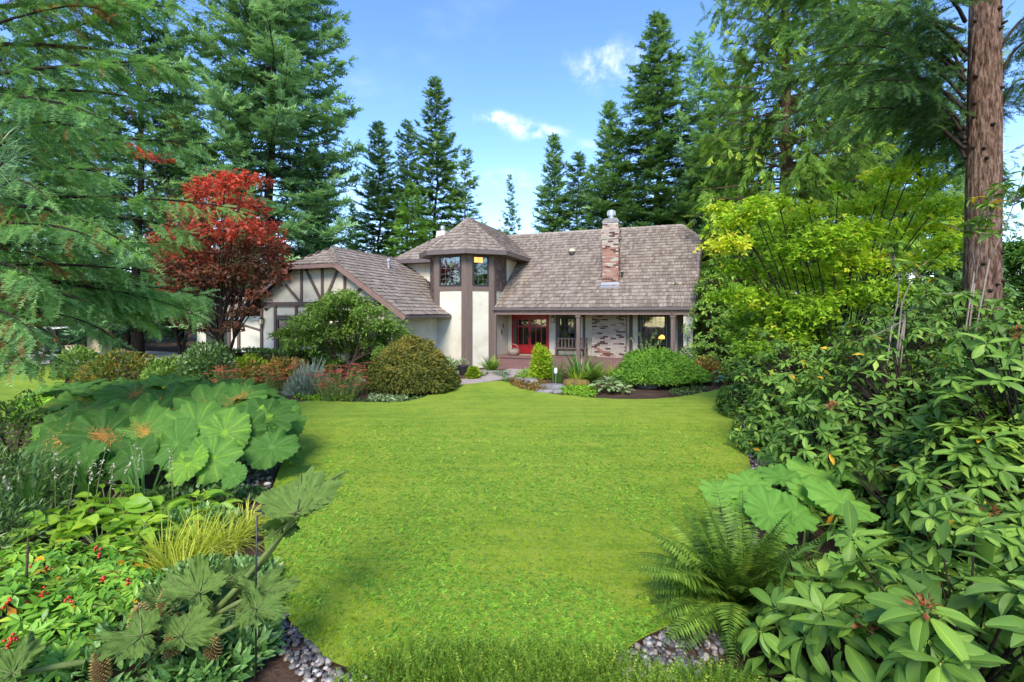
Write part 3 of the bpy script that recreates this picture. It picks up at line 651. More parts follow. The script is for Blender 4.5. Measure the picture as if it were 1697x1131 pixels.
# rear second-storey hip roof left of the turret
B0, B1 = A([-6.95, 1.3, 5.85]), A([-3.2, 1.3, 5.85]); rz2 = 7.45; rv2 = 1.3+(rz2-5.85)/PITCH
hip = A([-6.95+(rv2-1.3), rv2, rz2])
back_roof = roof('roof', [((-6.95,1.3,5.85), (1,0,0), UPM, (rv2-1.3)/cs, lambda t: (t*cs, 4.4), .285)],
     [[tuple(B0), tuple(B1), (-2.2, rv2, rz2), tuple(hip)], [tuple(B0), tuple(hip), (-6.95, 2*rv2-1.3, 5.85)], [tuple(hip), (-2.2, rv2, rz2), (-2.2, 2*rv2-1.3, 5.85), (-6.95, 2*rv2-1.3, 5.85)]], label='small hipped shake roof behind the turret')
caps(back_roof, B0, hip, seed=12); caps(back_roof, hip, (-2.2, rv2, rz2), seed=13)
# garage roof beyond the wing
gsl = 1/math.hypot(1, .62); UPG = A([0, gsl, .62*gsl])
garage_roof = roof('roof', [((-19.4,-2.1,2.85), (1,0,0), UPG, 4.3/gsl, lambda t: (0, 9.2), .3)], [[(-19.4,-2.1,2.85),(-9.5,-2.1,2.85),(-9.5,2.2,2.85+.62*4.3),(-19.4,2.2,2.85+.62*4.3)], [(-19.4,6.5,2.85),(-9.5,6.5,2.85),(-9.5,2.2,2.85+.62*4.3),(-19.4,2.2,2.85+.62*4.3)]], label='shake roof beyond the red maple')
# fascias, gutters, eave undersides
def bar(mb, p, q, wd, ht, t=.5, m=0, up=(0, 0, 1)):
    """a straight timber of section wd x ht from p to q (its top edge through p and q)"""
    p, q = A(p), A(q); d = nrm(q-p); h = nrm(np.cross(d, A(up))); u = np.cross(h, d); V = []
    for e_ in (p, q): V += [e_ - h*wd/2 - u*ht, e_ + h*wd/2 - u*ht, e_ + h*wd/2, e_ - h*wd/2]
    mb.add(V, np.array([(0,1,2,3),(7,6,5,4),(0,4,5,1),(1,5,6,2),(2,6,7,3),(3,7,4,0)]), t, m)
def hbar(name, p, q, wd, ht, mat='timber', parent=None):
    m_ = MB(); bar(m_, p, q, wd, ht); return hpart(name, m_, mat, parent)
hbar('fascia', (-.06,.06,EAVE-.10), (9.36,.06,EAVE-.10), .05, .23, 'fascia')
hbar('gutter', (-.08,-.05,EAVE-.005), (9.38,-.05,EAVE-.005), .13, .11, 'gutter')
hbar('gutter', (WS+.05,FV+.05,WZ-.03), (WS+.05,-1.02,WZ-.03), .12, .11, 'gutter')
hbar('rake_board', (-5.48,FV-.02,zc_-.03), (WS+.06,FV-.02,WZ-.07), .06, .22, 'fascia')
hbar('rake_board', (2*RS+5.48,FV-.02,zc_-.03), (-5.48,FV-.021,zc_-.03), .06, .18, 'fascia')
hbar('rake_board', (2*RS+5.48,FV-.02,zc_-.03), (2*RS-WS-.06,FV-.02,WZ-.07), .06, .22, 'fascia')
hbar('rake_board', (sE+.02,-.0,EAVE-.06), (sT+.02,vT,zr(vT)-.06), .05, .2, 'timber')
hbar('rake_board', (sT+.02,vT,zr(vT)-.06), (sT+.02,12-vT,zr(vT)-.06), .05, .2, 'timber')
for a, b in ((E0, E1), (E1, E2), (E2, E3)): hbar('fascia', (*a, TZ+.01), (*b, TZ+.01), .06, .2, 'gutter')
hbar('fascia', (*E3, TZ+.01), (.72, 3.75, TZ+.01), .06, .2, 'gutter'); hbar('fascia', tuple(B0-A([0,.02,.0])), tuple(B1-A([0,.02,0])), .08, .2, 'gutter')
m_ = MB(); prism(m_, [E3, (.7, 3.7), (-3.95, 3.7), E0, E1, E2][::-1], 'z', TZ-.17, TZ-.14); hpart('soffit', m_, 'timber')
m_ = MB(); m_.box(-6.8, -3.3, 1.35, 2.0, 5.66, 5.70); hpart('soffit', m_, 'timber')
m_ = MB(); m_.box(.03, 9.15, .09, 1.9, 2.93, 2.96); hpart('porch_ceiling', m_, 'timber')
m_ = MB(); tube(m_, [(WS+.05,FV+.12,WZ-.12),(WS+.05,FV+.12,WZ-.22),(WS-.25,FV+.2,WZ-.32),(-2.56,GV+.12,WZ-.36),(-2.56,GV+.12,.3)], .045, 8); hpart('downspout', m_, 'gutter')
m_ = MB(); tube(m_, [(8.42,-.05,EAVE-.1),(8.42,.02,EAVE-.3),(8.42,.10,EAVE-.45),(8.42,.10,.7)], .04, 8); hpart('downspout', m_, 'fascia')

# gable timbers
gS = lambda px: s_at(px, GV); gZ = lambda py, px: z_at(py, px, GV)
def beam(p, q, wd, mat='timber', vv=GV):
    """board on the gable face given two pixel ends (centre line) and a width in metres"""
    a = A([s_at(p[0], vv), vv-.03, z_at(p[1], p[0], vv)]); b = A([s_at(q[0], vv), vv-.03, z_at(q[1], q[0], vv)])
    d = nrm(b-a); h = A([d[2], 0, -d[0]])*wd/2; y = A([0, .03, 0]); V = []
    for k in (-1, 1): V += [a - h + y*k, a + h + y*k, b + h + y*k, b - h + y*k]
    m_ = MB().add(V, np.array([(0,1,2,3),(7,6,5,4),(0,4,5,1),(1,5,6,2),(2,6,7,3),(3,7,4,0)])); return hpart('timber', m_, mat)
bz = 3.25
hbar('timber', (-10.45, GV-.04, bz+.10), (-2.66, GV-.04, bz+.10), .08, .20)
for px, top in ((500.5, 445), (535, 442), (572.3, 448)): beam((px, top), (px, gZ and 500.3), .13, vv=GV+.004)
beam((507, 446), (532.5, 497), .12, vv=GV-.006); beam((561, 446), (540, 497), .12, vv=GV-.006)
beam((474, 472.5), (498, 500.5), .12, vv=GV-.006); beam((604, 473), (578, 499), .12, vv=GV-.006)
def vbeam(px, z0, z1, wd=.14, vv=GV, mat='timber'):
    s = s_at(px, vv); m_ = MB(); m_.box(s-wd/2, s+wd/2, vv-.06, vv-.002, z0, z1); return hpart('timber', m_, mat)
for px in (457, 492, 517.5, 604, 640): vbeam(px, .1, bz-.101)
vbeam(434.5, .1, bz-.101, .16); hbar('timber', (s_at(459.5, GV), GV-.035, 2.72), (s_at(604, GV), GV-.035, 2.72), .06, .14)

# turret timbers
def facet(a, b, out=.035):
    a, b = A(a), A(b); d = nrm(b-a); n = A([d[1], -d[0]]); return a, d, n, np.linalg.norm(b-a)
def fbox(fc, u0, u1, z0, z1, dep, off=0.0, mb=None, t=.5, m=0):
    """a box on a facet: u along it, depth outwards from off"""
    a, d, n, L_ = fc; mb = mb or MB(); V = []
    for z in (z0, z1):
        for u, o in ((u0, off), (u1, off), (u1, off+dep), (u0, off+dep)):
            p = a + d*u + n*o; V.append((p[0], p[1], z))
    mb.add(V, BOXF, t, m); return mb
FA, FB, FC, FL = facet(P1, P2), facet(P2, P3), facet(P3, (0, 4.0)), facet(P0, P1)
la, lb = FA[3], FB[3]
for fc, ends in ((FA, (0, la)), (FB, (0, lb))):
    hpart('corner_board', fbox(fc, ends[0]+.004, ends[0]+.27, .12 if fc is FB else 3.2, 5.72, .05), 'timber_light'); hpart('corner_board', fbox(fc, ends[1]-.27, ends[1]-.004, .12, 5.72, .051), 'timber_light')
    hpart('sill_board', fbox(fc, .271, fc[3]-.271, 3.93, 4.15, .045), 'timber_light'); hpart('head_board', fbox(fc, .271, fc[3]-.271, 5.62, 5.72, .045), 'timber_light')
hpart('corner_board', fbox(FC, .004, .25, .12, 5.72, .05), 'timber'); hpart('corner_board', fbox(FC, 1.42, 1.62, 3.9, 5.72, .05), 'timber')
hpart('corner_board', fbox(FL, FL[3]-.16, FL[3]-.004, 3.0, 5.72, .05), 'timber_light'); hpart('sill_board', fbox(FC, .251, 1.419, 3.95, 4.12, .045), 'timber')
def shingle_panel(fc, u0, u1, z0, z1, seed):
    m_ = fbox(fc, u0, u1, z0, z1, .01); o = hpart('shingle_panel', m_, 'underlay'); g = np.random.default_rng(seed); k = MB(); z = z0
    while z < z1 - .05:
        u = u0
        while u < u1 - .02:
            wv = min(g.uniform(.12, .28), u1-u); fbox(fc, u+.004, u+wv-.004, z+g.uniform(-.012, .012), min(z+.155, z1), .022+g.uniform(0, .012), .011, k, g.random()); u += wv
        z += .15
    k.obj('shingles', 'shake_dark', o, kind='stuff')
shingle_panel(FC, .252, 1.418, 4.13, 5.72, 3); shingle_panel(FL, .08, FL[3]-.17, 3.4, 5.72, 4)

# windows
def window(fc, u0, u1, z0, z1, nx, nz, fr=.06, name='window', amber=None, room=True, sash=False, label=None, trim='dark_trim', curtain=False, deep=False):
    wi = hpart(name, fbox(fc, u0, u0+fr, z0, z1, .07, .006), trim)
    if label: wi['label'] = label
    fm = MB(); fbox(fc, u1-fr, u1, z0, z1, .07, .006, fm); fbox(fc, u0+fr+.001, u1-fr-.001, z1-fr, z1, .07, .006, fm); fbox(fc, u0+fr+.001, u1-fr-.001, z0, z0+fr, .07, .006, fm)
    if sash: zm = (z0+z1)/2; fbox(fc, u0+fr+.001, u1-fr-.001, zm-.025, zm+.025, .05, .006, fm)
    fm.obj('frame', trim, wi)
    a0, a1, b0, b1 = u0+fr, u1-fr, z0+fr, z1-fr
    dx, dz = (a1-a0)/nx, (b1-b0)/nz
    for i in range(nx):
        for j in range(nz):
            am = amber and (i, j) in amber
            fbox(fc, a0+i*dx+.004, a0+(i+1)*dx-.004, b0+j*dz+.004, b0+(j+1)*dz-.004, .006, .032).obj('pane', 'amber_glass' if am else 'window_glass', wi)
    lm = MB()
    for i in range(1, nx): fbox(fc, a0+i*dx-.006, a0+i*dx+.006, b0, b1, .014, .028, lm)
    for j in range(1, nz): fbox(fc, a0+.001, a1-.001, b0+j*dz-.006, b0+j*dz+.006, .0145, .0282, lm)
    if lm.n: lm.obj('leading', 'leading', wi)
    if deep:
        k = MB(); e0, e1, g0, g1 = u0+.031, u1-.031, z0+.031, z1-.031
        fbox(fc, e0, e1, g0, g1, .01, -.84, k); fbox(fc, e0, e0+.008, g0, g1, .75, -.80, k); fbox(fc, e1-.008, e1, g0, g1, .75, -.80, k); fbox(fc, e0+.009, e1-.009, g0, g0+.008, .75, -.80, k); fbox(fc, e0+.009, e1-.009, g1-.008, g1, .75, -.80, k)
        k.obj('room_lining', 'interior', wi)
        if curtain:
            k = MB(); n_ = 9
            for q in range(n_): x0 = a0+.02+q*(a1-a0)*.62/n_; fbox(fc, x0, x0+(a1-a0)*.62/n_, b0+.02, b1-.02, .012, -.10-.02*(q % 2), k)
            k.obj('curtain', 'curtain', wi)
    else: fbox(fc, a0-.01, a1+.01, b0-.01, b1+.01, .01, .004).obj('room_dark', 'interior', wi)  # flat dark sheet painted in place of the unlit room
    return wi
window(FA, .29, la-.29, 4.16, 5.62, 4, 5, label='leaded window with a star-shaped ornament in the turret')
m_ = MB(); c0 = FA[0] + FA[1]*(.29 + (la-.58)*.55) + FA[2]*.05
for k in range(14):                                  # glass star hanging behind the pane
    a_ = k/14*2*PI; l_ = .20 if k % 2 == 0 else .12; d2 = A([FA[1][0]*math.cos(a_), FA[1][1]*math.cos(a_), math.sin(a_)]); s2 = A([-FA[1][0]*math.sin(a_), -FA[1][1]*math.sin(a_), math.cos(a_)])
    c = A([c0[0], c0[1], 5.18]); V = [c + d2*.03 - s2*.012, c + d2*.03 + s2*.012, c + d2*l_]; y = A([FA[2][0], FA[2][1], 0])*.006
    m_.add(np.concatenate([A(V), A(V)+y]), [np.array([(0,1,2),(5,4,3)]), np.array([(0,3,4,1),(1,4,5,2),(2,5,3,0)])], .5)
hpart('star_ornament', m_, 'variegated')
window(FB, .29, lb-.29, 4.16, 5.62, 3, 5, amber={(0, 4), (1, 4)}, label='leaded window with an amber glass panel in the turret')
FM = (A([0, 1.9]), A([1., 0]), A([0, -1.]), 9.2)      # porch wall
FG = (A([0, GV]), A([1., 0]), A([0, -1.]), 9.2)
s9 = lambda px: s_at(px, 1.9)
window(FM, s9(926), s9(955), 1.05, 2.62, 3, 4, .08, sash=True, curtain=True, deep=True, label='tall dark sash window beside the red doors')
hpart('head_board', fbox(FM, s9(921), s9(970), 2.63, 2.9, .05), 'timber'); hpart('corner_board', fbox(FM, s9(921), s9(925), .7, 2.62, .05), 'timber'); hpart('sill_board', fbox(FM, s9(925)+.01, s9(969), .92, 1.04, .05), 'timber')
hpart('corner_board', fbox(FM, s9(966), s9(970), .7, 2.62, .05), 'timber')
hpart('corner_board', fbox(FM, s9(1043), s9(1048.5), .7, 2.88, .05), 'timber')
window(FM, s9(1063), s9(1104), 1.0, 2.72, 5, 6, .07, sash=True, deep=True, label='wide leaded sash window beside the brick fireplace wall')
hpart('corner_board', fbox(FM, s9(1057), s9(1062), .7, 2.88, .05), 'dark_trim'); hpart('corner_board', fbox(FM, s9(1105), s9(1111), .7, 2.88, .05), 'dark_trim')
hpart('corner_board', fbox(FM, s9(1123), s9(1134), .7, 2.88, .05), 'timber')
hpart('head_board', fbox(FM, s9(970)+.01, s9(1057)-.01, 2.78, 2.9, .04), 'timber')
gw = lambda px: s_at(px, GV)
window(FG, gw(460.5), gw(489), 1.0, 2.55, 2, 3, .09, label='dark window under the timbered gable'); window(FG, gw(530), gw(592), 1.0, 2.55, 3, 3, .09, label='wide gable window behind the tree-like azalea')
# double red door
door = hpart('front_door', fbox(FM, s9(848.5), s9(910), .69, 2.86, .04), 'red_door'); door['label'] = 'glossy red double front door with glazed panels'
ds0, ds1 = s9(848.5)+.06, s9(910)-.06; dm = (ds0+ds1)/2
for k, (u0, u1) in enumerate(((ds0, dm-.008), (dm+.008, ds1))):
    lf = fbox(FM, u0, u1, .72, 2.74, .045, .041).obj('door_leaf', 'red_door', door)
    wq = (u1-u0-.24)/3
    for j in range(3):
        x0 = u0+.07+j*(wq+.05)
        fbox(FM, x0, x0+wq, 1.18, 2.08, .006, .0865).obj('pane', 'window_glass', door); fbox(FM, x0, x0+wq, 2.16, 2.48, .006, .0865).obj('pane', 'window_glass', door)
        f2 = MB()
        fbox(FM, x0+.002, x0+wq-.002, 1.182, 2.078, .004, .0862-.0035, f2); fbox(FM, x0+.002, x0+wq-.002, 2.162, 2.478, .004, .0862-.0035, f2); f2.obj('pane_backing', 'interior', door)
        f3 = MB()
        for (za, zb) in ((1.18, 2.08), (2.16, 2.48)): fbox(FM, x0-.02, x0-.001, za-.02, zb+.02, .02, .0862, f3); fbox(FM, x0+wq+.001, x0+wq+.02, za-.02, zb+.02, .02, .0862, f3); fbox(FM, x0, x0+wq, zb+.001, zb+.02, .02, .0862, f3); fbox(FM, x0, x0+wq, za-.02, za-.001, .02, .0862, f3)
        f3.obj('glazing_bead', 'red_door', door)
    hx = u1-.05 if k == 0 else u0+.05
    fbox(FM, hx-.015, hx+.015, 1.58, 1.80, .05, .087).obj('handle', 'black_metal', door)
# porch: floor, steps, posts
m_ = MB(); m_.box(.03, 9.3, .02, 1.88, .0, .68); hpart('porch_floor', m_, 'porch_floor')
for k in range(2):
    m_ = MB(); m_.box(.15, 2.5, -.34*(k+1)+.02, -.34*k+.018, .0, .68-.17*(k+1)); hpart('step', m_, 'porch_floor')
m_ = MB(); m_.box(.12, 2.53, -.03, .045, .63, .694); hpart('step_nosing', m_, 'porch_floor')
for px in (958.5, 1115):
    s = s_at(px, .15); m_ = MB(); m_.box(s-.085, s+.085, .07, .24, .681, 2.93); m_.box(s-.12, s+.12, .03, .28, .682, .78); m_.box(s-.12, s+.12, .03, .28, 2.62, 2.72); hpart('porch_post', m_, 'timber_light')
m_ = MB(); s = s_at(1140.5, .35); m_.box(s-.19, s+.19, .12, .6, .10, 2.92); hpart('porch_column', m_, 'stucco')
m_ = MB(); m_.box(.005, .16, -.06, .02, .1, 2.76); hpart('corner_board', m_, 'timber_light')
# brick fireplace panel and chimney
def bricks(parent, s0, s1, v0, z0, z1, mix_, seed, bl=.262, bh=.083, side=None, flare=None):
    g = np.random.default_rng(seed); kinds = ['brick_white', 'brick_red', 'brick_dark']; z = z0; row = 0
    while z + bh < z1 + .01:
        fl = flare(z) if flare else 0.0
        faces = [('f', s0-fl, s1+fl)] + ([('r', v0-fl, side+fl)] if side else [])
        for fc_, a0, a1 in faces:
            x = a0 - (bl*.5 if row % 2 else 0)
            while x < a1 - .02:
                b0, b1 = max(x, a0), min(x+bl-.012, a1)
                if b1 - b0 > .05:
                    kd = g.choice(3, p=mix_(z)); pr = g.uniform(.0, .012)
                    o = link('brick', BRK[kd], parent)
                    if fc_ == 'f': o.matrix_basis = Matrix.Translation(((b0+b1)/2, v0-fl+.05-pr, z+bh/2)) @ Matrix.Diagonal((b1-b0, .11, bh-.012, 1))
                    else: o.matrix_basis = Matrix.Translation((s1+fl-.05+pr, (b0+b1)/2+.002, z+bh/2)) @ Matrix.Diagonal((.108, b1-b0-.12 if b0 <= a0+.001 else b1-b0, bh-.012, 1))
                x += bl
        z += bh; row += 1
BRK = []
for k_ in ('brick_white', 'brick_red', 'brick_dark'):
    me = MB().box(-.5, .5, -.5, .5, -.5, .5); BRK.append(me.mesh('brick', k_))
bp0, bp1 = s_at(981, 1.5), s_at(1037, 1.5)
m_ = MB(); m_.box(bp0+.01, bp1-.01, 1.52, 1.9, .3, 2.74); fp = hpart('fireplace_wall', m_, 'mortar'); fp['label'] = 'whitewashed brick fireplace wall with scattered dark bricks'
bricks(fp, bp0, bp1, 1.5, .3, 2.72, lambda z: [.74, .06, .20], 21)
c0_, c1_ = s_at(998.3, 1.5), s_at(1024.5, 1.5); ctop = 7.22
flr = lambda z: 0.0 if z < 6.35 else (.045 if z < 6.9 else .0)
m_ = MB(); m_.box(c0_+.012, c1_-.012, 1.512, 2.14, 2.96, ctop-.02); chim = hpart('chimney', m_, 'mortar'); chim['label'] = 'tall red and whitewashed brick chimney with metal cap'
bricks(chim, c0_, c1_, 1.5, 4.10, ctop, lambda z: [.12, .70, .18] if z < 6.0 else ([.72, .14, .14] if z < 6.9 else [.45, .25, .30]), 22, side=2.15, flare=flr)
m_ = MB(); cm, cv = (c0_+c1_)/2, 1.83
for k in range(5):
    a_, b_ = k/5, (k+1)/5; w0, w1 = .42-.22*a_**1.5, .42-.22*b_**1.5; z0_, z1_ = ctop+.25*math.sin(a_*1.57), ctop+.25*math.sin(b_*1.57)
    V = [(cm-w0,cv-w0*.8,z0_),(cm+w0,cv-w0*.8,z0_),(cm+w0,cv+w0*.8,z0_),(cm-w0,cv+w0*.8,z0_),(cm-w1,cv-w1*.8,z1_),(cm+w1,cv-w1*.8,z1_),(cm+w1,cv+w1*.8,z1_),(cm-w1,cv+w1*.8,z1_)]
    m_.add(V, BOXF)
m_.obj('mortar_crown', 'rock', chim)
m_ = MB(); tube(m_, [(cm,cv,ctop+.2),(cm,cv,ctop+.36)], .14, 14); tube(m_, [(cm,cv,ctop+.36),(cm,cv,ctop+.361),(cm,cv,ctop+.64),(cm,cv,ctop+.641)], [.13,.18,.18,.14], 16)
for k in range(12):
    a_ = k/12*2*PI; m_.box(cm+.192*math.cos(a_)-.012, cm+.192*math.cos(a_)+.012, cv+.192*math.sin(a_)-.012, cv+.192*math.sin(a_)+.012, ctop+.40, ctop+.60)
m_.obj('flue_cap', 'galvanised', chim)
m_ = MB(); zf = zr(1.5); V = []
m_.add([(c0_-.05,1.40,zr(1.40)+.055),(c1_+.05,1.40,zr(1.40)+.055),(c1_+.05,1.49,zr(1.40)+.17),(c0_-.05,1.49,zr(1.40)+.17),(c0_-.1,1.2,zr(1.2)+.05),(c1_+.1,1.2,zr(1.2)+.05)], np.array([(0,1,2,3),(4,5,1,0)])); m_.obj('flashing', 'galvanised', chim)
# vents
m_ = MB(); px_, vv = 948, 3.55; s = s_at(948, 3.9); zz = zr(3.9); tube(m_, [(s,3.9,zz-.1),(s,3.9,zz+.12)], .16, 12); hpart('vent_collar', m_, 'dark_trim', smooth=True)
m_ = MB(); tube(m_, [(s,3.9,zz+.11),(s,3.9,zz+.13),(s,3.9,zz+.23),(s,3.9,zz+.29),(s,3.9,zz+.31)], [.1,.19,.18,.11,.02], 14); hpart('roof_vent', m_, 'cream_paint', smooth=True)
m_ = MB(); s = s_at(644, -.8); zz = wz(s); tube(m_, [(s,-.8,zz-.1),(s,-.8,zz+.35)], .075, 10); tube(m_, [(s,-.8,zz+.34),(s,-.8,zz+.36),(s,-.8,zz+.50),(s,-.8,zz+.52)], [.075,.12,.12,.08], 10); hpart('vent_pipe', m_, 'galvanised')
m_ = MB(); s = s_at(1031, 1.9); tube(m_, [(s,1.9,zr(1.9)),(s,1.9,zr(1.9)+.22)], .045, 8); tube(m_, [(s,1.9,zr(1.9)+.21),(s,1.9,zr(1.9)+.30)], .075, 8); hpart('vent_pipe', m_, 'black_metal')
# rear stucco chimney
m_ = MB(); s = s_at(733, 4.3); V = [(s-.42,4.0,6.8),(s+.42,4.0,6.8),(s+.42,4.7,6.8),(s-.42,4.7,6.8),(s-.28,4.1,7.9),(s+.28,4.1,7.9),(s+.28,4.6,7.9),(s-.28,4.6,7.9)]; m_.add(V, BOXF); rc = hpart('chimney', m_, 'stucco'); rc['label'] = 'small tapered stucco chimney behind the turret'
m_ = MB(); tube(m_, [(s,4.35,7.88),(s,4.35,8.0)], .1, 12); tube(m_, [(s,4.35,7.99),(s,4.35,8.02),(s,4.35,8.22),(s,4.35,8.24)], [.1,.15,.15,.1], 12); m_.obj('flue_cap', 'galvanised', rc)
# garage side: lintel and dark door seen under the maple
m_ = MB(); m_.box(-16.5, -11.0, -1.62, -1.51, 2.45, 2.95); hpart('lintel', m_, 'white_paint')
m_ = MB(); m_.box(s_at(343, -1.5), s_at(378, -1.5), -1.56, -1.503, .15, 2.44); gd = hpart('side_door', m_, 'dark_trim'); gd['label'] = 'dark side door beside the garage'
m_ = MB(); m_.box(s_at(361, -1.5), s_at(375, -1.5), -1.575, -1.562, 2.08, 2.36); m_.obj('pane', 'window_glass', gd)
for px in (381, 397): m_ = MB(); s = s_at(px, -1.5); m_.box(s-.09, s+.09, -1.60, -1.503, .1, 2.449); hpart('timber', m_, 'timber')
m_ = MB(); bar(m_, (s_at(404, -2.2), -2.4, 2.25), (s_at(432, -2.9), -2.9, 1.95), .1, .1); hpart('brace', m_, 'timber')
# lanterns on walls
def lantern(px, py, v, label):
    s, z = s_at(px, v), z_at(py, px, v); o = hpart('wall_lantern', MB().box(s-.05, s+.05, v-.06, v-.055, z+.1, z+.2), 'black_metal')
    k = MB(); k.box(s-.08, s+.08, v-.22, v-.06, z-.16, z-.14); k.box(s-.09, s+.09, v-.23, v-.05, z+.12, z+.15); tube(k, [(s,v-.14,z+.15),(s,v-.14,z+.2),(s,v-.14,z+.23)], [.07,.03,.01], 8)
    for a in (-.075, .065):
        for b in (-.215, -.075): k.box(s+a, s+a+.012, v+b, v+b+.012, z-.139, z+.119)
    k.obj('cage', 'black_metal', o); MB().box(s-.06, s+.06, v-.2, v-.08, z-.13, z+.11).obj('lantern_glass', 'cream_paint', o); o['label'] = label
lantern(917, 530, 1.9, 'black wall lantern by the red doors'); lantern(437, 533, GV, 'black wall lantern at the gable corner')
for py in (540, 551):
    s = s_at(836, .0); m_ = MB(); vq = 1.2 if py == 540 else 1.0; zq = z_at(py, 838, vq); m_.box(.021, .045, vq-.04, vq+.04, zq-.11, zq+.11); hpart('door_bell', m_, 'black_metal')

# ------------------------------------------------------------------ things on the porch (house frame -> world)
def hw(s, v, z): c, n = math.cos(TH), math.sin(TH); return Vector((HX + c*s + n*v, HYY - n*s + c*v, z))
bk = thing('basket', 'woven basket with hoop handle beside the red doors', 'basket', hw(s_at(851, .95), .95, .682), -TH)
m_ = MB(); tube(m_, [(0,0,0),(0,0,.03),(0,0,.18),(0,0,.30)], [.22,.27,.31,.27], 16); m_.obj('body', 'wicker', bk, True)
m_ = MB(); a_ = np.linspace(0, PI, 13); tube(m_, np.stack([np.cos(a_)*.27, 0*a_, .26+np.sin(a_)*.30], 1), .018, 6); m_.obj('handle', 'wicker', bk, True)
m_ = MB(); g_ = np.random.default_rng(3)
for k in range(9): v_, f_ = PEB[k % 4]; m_.add(v_*.22 + A([g_.uniform(-.14,.14), g_.uniform(-.14,.14), .31]), f_, g_.random())
m_.obj('contents', 'pebble', bk, True)
dmx = thing('doormat', 'tan doormat in front of the red doors', 'doormat', hw(1.25, 1.3, .682), -TH); m_ = MB(); m_.box(-.55, .55, -.28, .28, .0, .018); m_.obj('mat', 'doormat', dmx)
be = thing('porch_bench', 'slatted grey bench on the porch under the dark sash window', 'bench', hw(s_at(946, 1.2), 1.3, .682), -TH)
for k in range(9): x = -.72 + k*.18; MB().box(x-.035, x+.035, .20, .225, .42, .84).obj('back_slat', 'timber_light', be)
MB().box(-.8, .8, .19, .24, .841, .90).obj('top_rail', 'timber_light', be); MB().box(-.8, .8, -.25, .185, .38, .42).obj('seat', 'timber_light', be)
for sx in (-.74, .74):
    for sy in (-.22, .16): MB().box(sx-.03, sx+.03, sy-.03, sy+.03, 0, .379).obj('leg', 'timber_light', be)
    MB().box(sx-.035, sx+.035, -.25, .185, .60, .64).obj('armrest', 'timber_light', be)
lp = thing('table_lamp', 'lit amber lamp glowing in the wide leaded window', 'lamp', hw(s_at(1097, 2.25), 2.25, 1.05), -TH)
m_ = MB(); tube(m_, [(0,0,.52),(0,0,.53),(0,0,.60),(0,0,.69),(0,0,.72)], [.1,.16,.15,.09,.02], 14); m_.obj('lamp_shade', 'lamp_glow', lp, True)
m_ = MB(); tube(m_, [(0,0,0),(0,0,.03),(0,0,.08),(0,0,.3),(0,0,.54)], [.1,.1,.03,.045,.02], 10); m_.obj('lamp_base', 'black_metal', lp, True)
# ------------------------------------------------------------------ conifers
SPR = [spray_tpl(4, .46, .18, 50, .35, s) for s in range(3)]           # far needle sprays
SPN = [spray_tpl(11, .21, .05, 55, .4, s, .25, .2) for s in range(3)]   # near needle sprays
FAN = [fan_tpl(s) for s in range(3)]
def bough(leaf, wood, pts, width, tpls, sl, rng, hang=.15, dens=1.0, r0=.05, tint=.5, tspread=.5, fwd=.55, skip=.10, top=.6, mlist=None, wm=0):
    """foliage along a limb: side twigs in the limb's plane, each carrying needle sprays; hang pulls the twigs down"""
    pts = A(pts); seg = np.linalg.norm(np.diff(pts, axis=0), axis=1); L_ = seg.sum(); cum = np.concatenate([[0], np.cumsum(seg)])/L_
    if wood is not None: tube(wood, pts, np.linspace(r0, r0*.18, len(pts)), 4, m=wm, cap=False)
    n = max(4, int(L_/sl*2.3*dens)); q = np.sort(rng.uniform(skip, 1, n)); q[-1] = 1
    pos = np.stack([np.interp(q, cum, pts[:, k]) for k in range(3)], 1)
    tan = nrm(np.stack([np.interp(np.minimum(q+.05, 1), cum, pts[:, k]) - np.interp(np.maximum(q-.05, 0), cum, pts[:, k]) for k in range(3)], 1))
    side = nrm(np.cross(tan, A([0, 0, 1.])))
    ends, Ds, Qs = [], [], []
    for sg in (-1, 1):
        lat = width*np.clip((1-q)**.6 + .12, 0, 1)*rng.uniform(.55, 1.1, n)*np.clip(q*3+.25, 0, 1)
        d = nrm(side*sg*(1-fwd*.35) + tan*fwd*rng.uniform(.7, 1.3, n)[:, None] + A([0, 0, 1.])*rng.normal(.0, .12, n)[:, None])
        steps = max(1, int(width/sl*1.15*dens)); 
        for k in range(steps):
            f = (k+.25+rng.uniform(-.2, .2, n))/steps; ok = f*steps*sl*.85 < lat + sl*.5
            ds = f*lat; p = pos + d*ds[:, None] + A([0, 0, -1.])*(hang*ds**1.25 + hang*.15*sl)[:, None]
            dd = nrm(d + A([0, 0, -1.])*(hang*1.1*np.sqrt(f+.05)*1.2)[:, None] + tan*.25 + rng.normal(0, .22, (n, 3)))
            ends.append(p[ok]); Ds.append(dd[ok]); Qs.append(np.maximum(q, f*.9)[ok])
    k = rng.random(n) < top
    ends.append(pos[k]); Ds.append(nrm(tan[k] + rng.normal(0, .35, (k.sum(), 3)) + A([0, 0, .35]))); Qs.append(q[k])
    p, d = np.concatenate(ends), np.concatenate(Ds); N = len(p)
    up = nrm(A([0, 0, 1.]) + rng.normal(0, .35, (N, 3))); sc = sl*rng.uniform(.7, 1.3, N); t = np.clip(tint + (np.concatenate(Qs)-.6)*.55 + rng.normal(0, tspread*.4, N), 0, 1)
    ch = rng.integers(0, len(tpls), N); M = frames(d, up, sc)
    mi = np.zeros(N, int) if mlist is None else rng.choice(len(mlist), N, p=mlist)
    for c in range(len(tpls)):
        for mm in np.unique(mi):
            e = (ch == c) & (mi == mm); inst(leaf, tpls[c], M[e], p[e], t[e], int(mm))
    return N
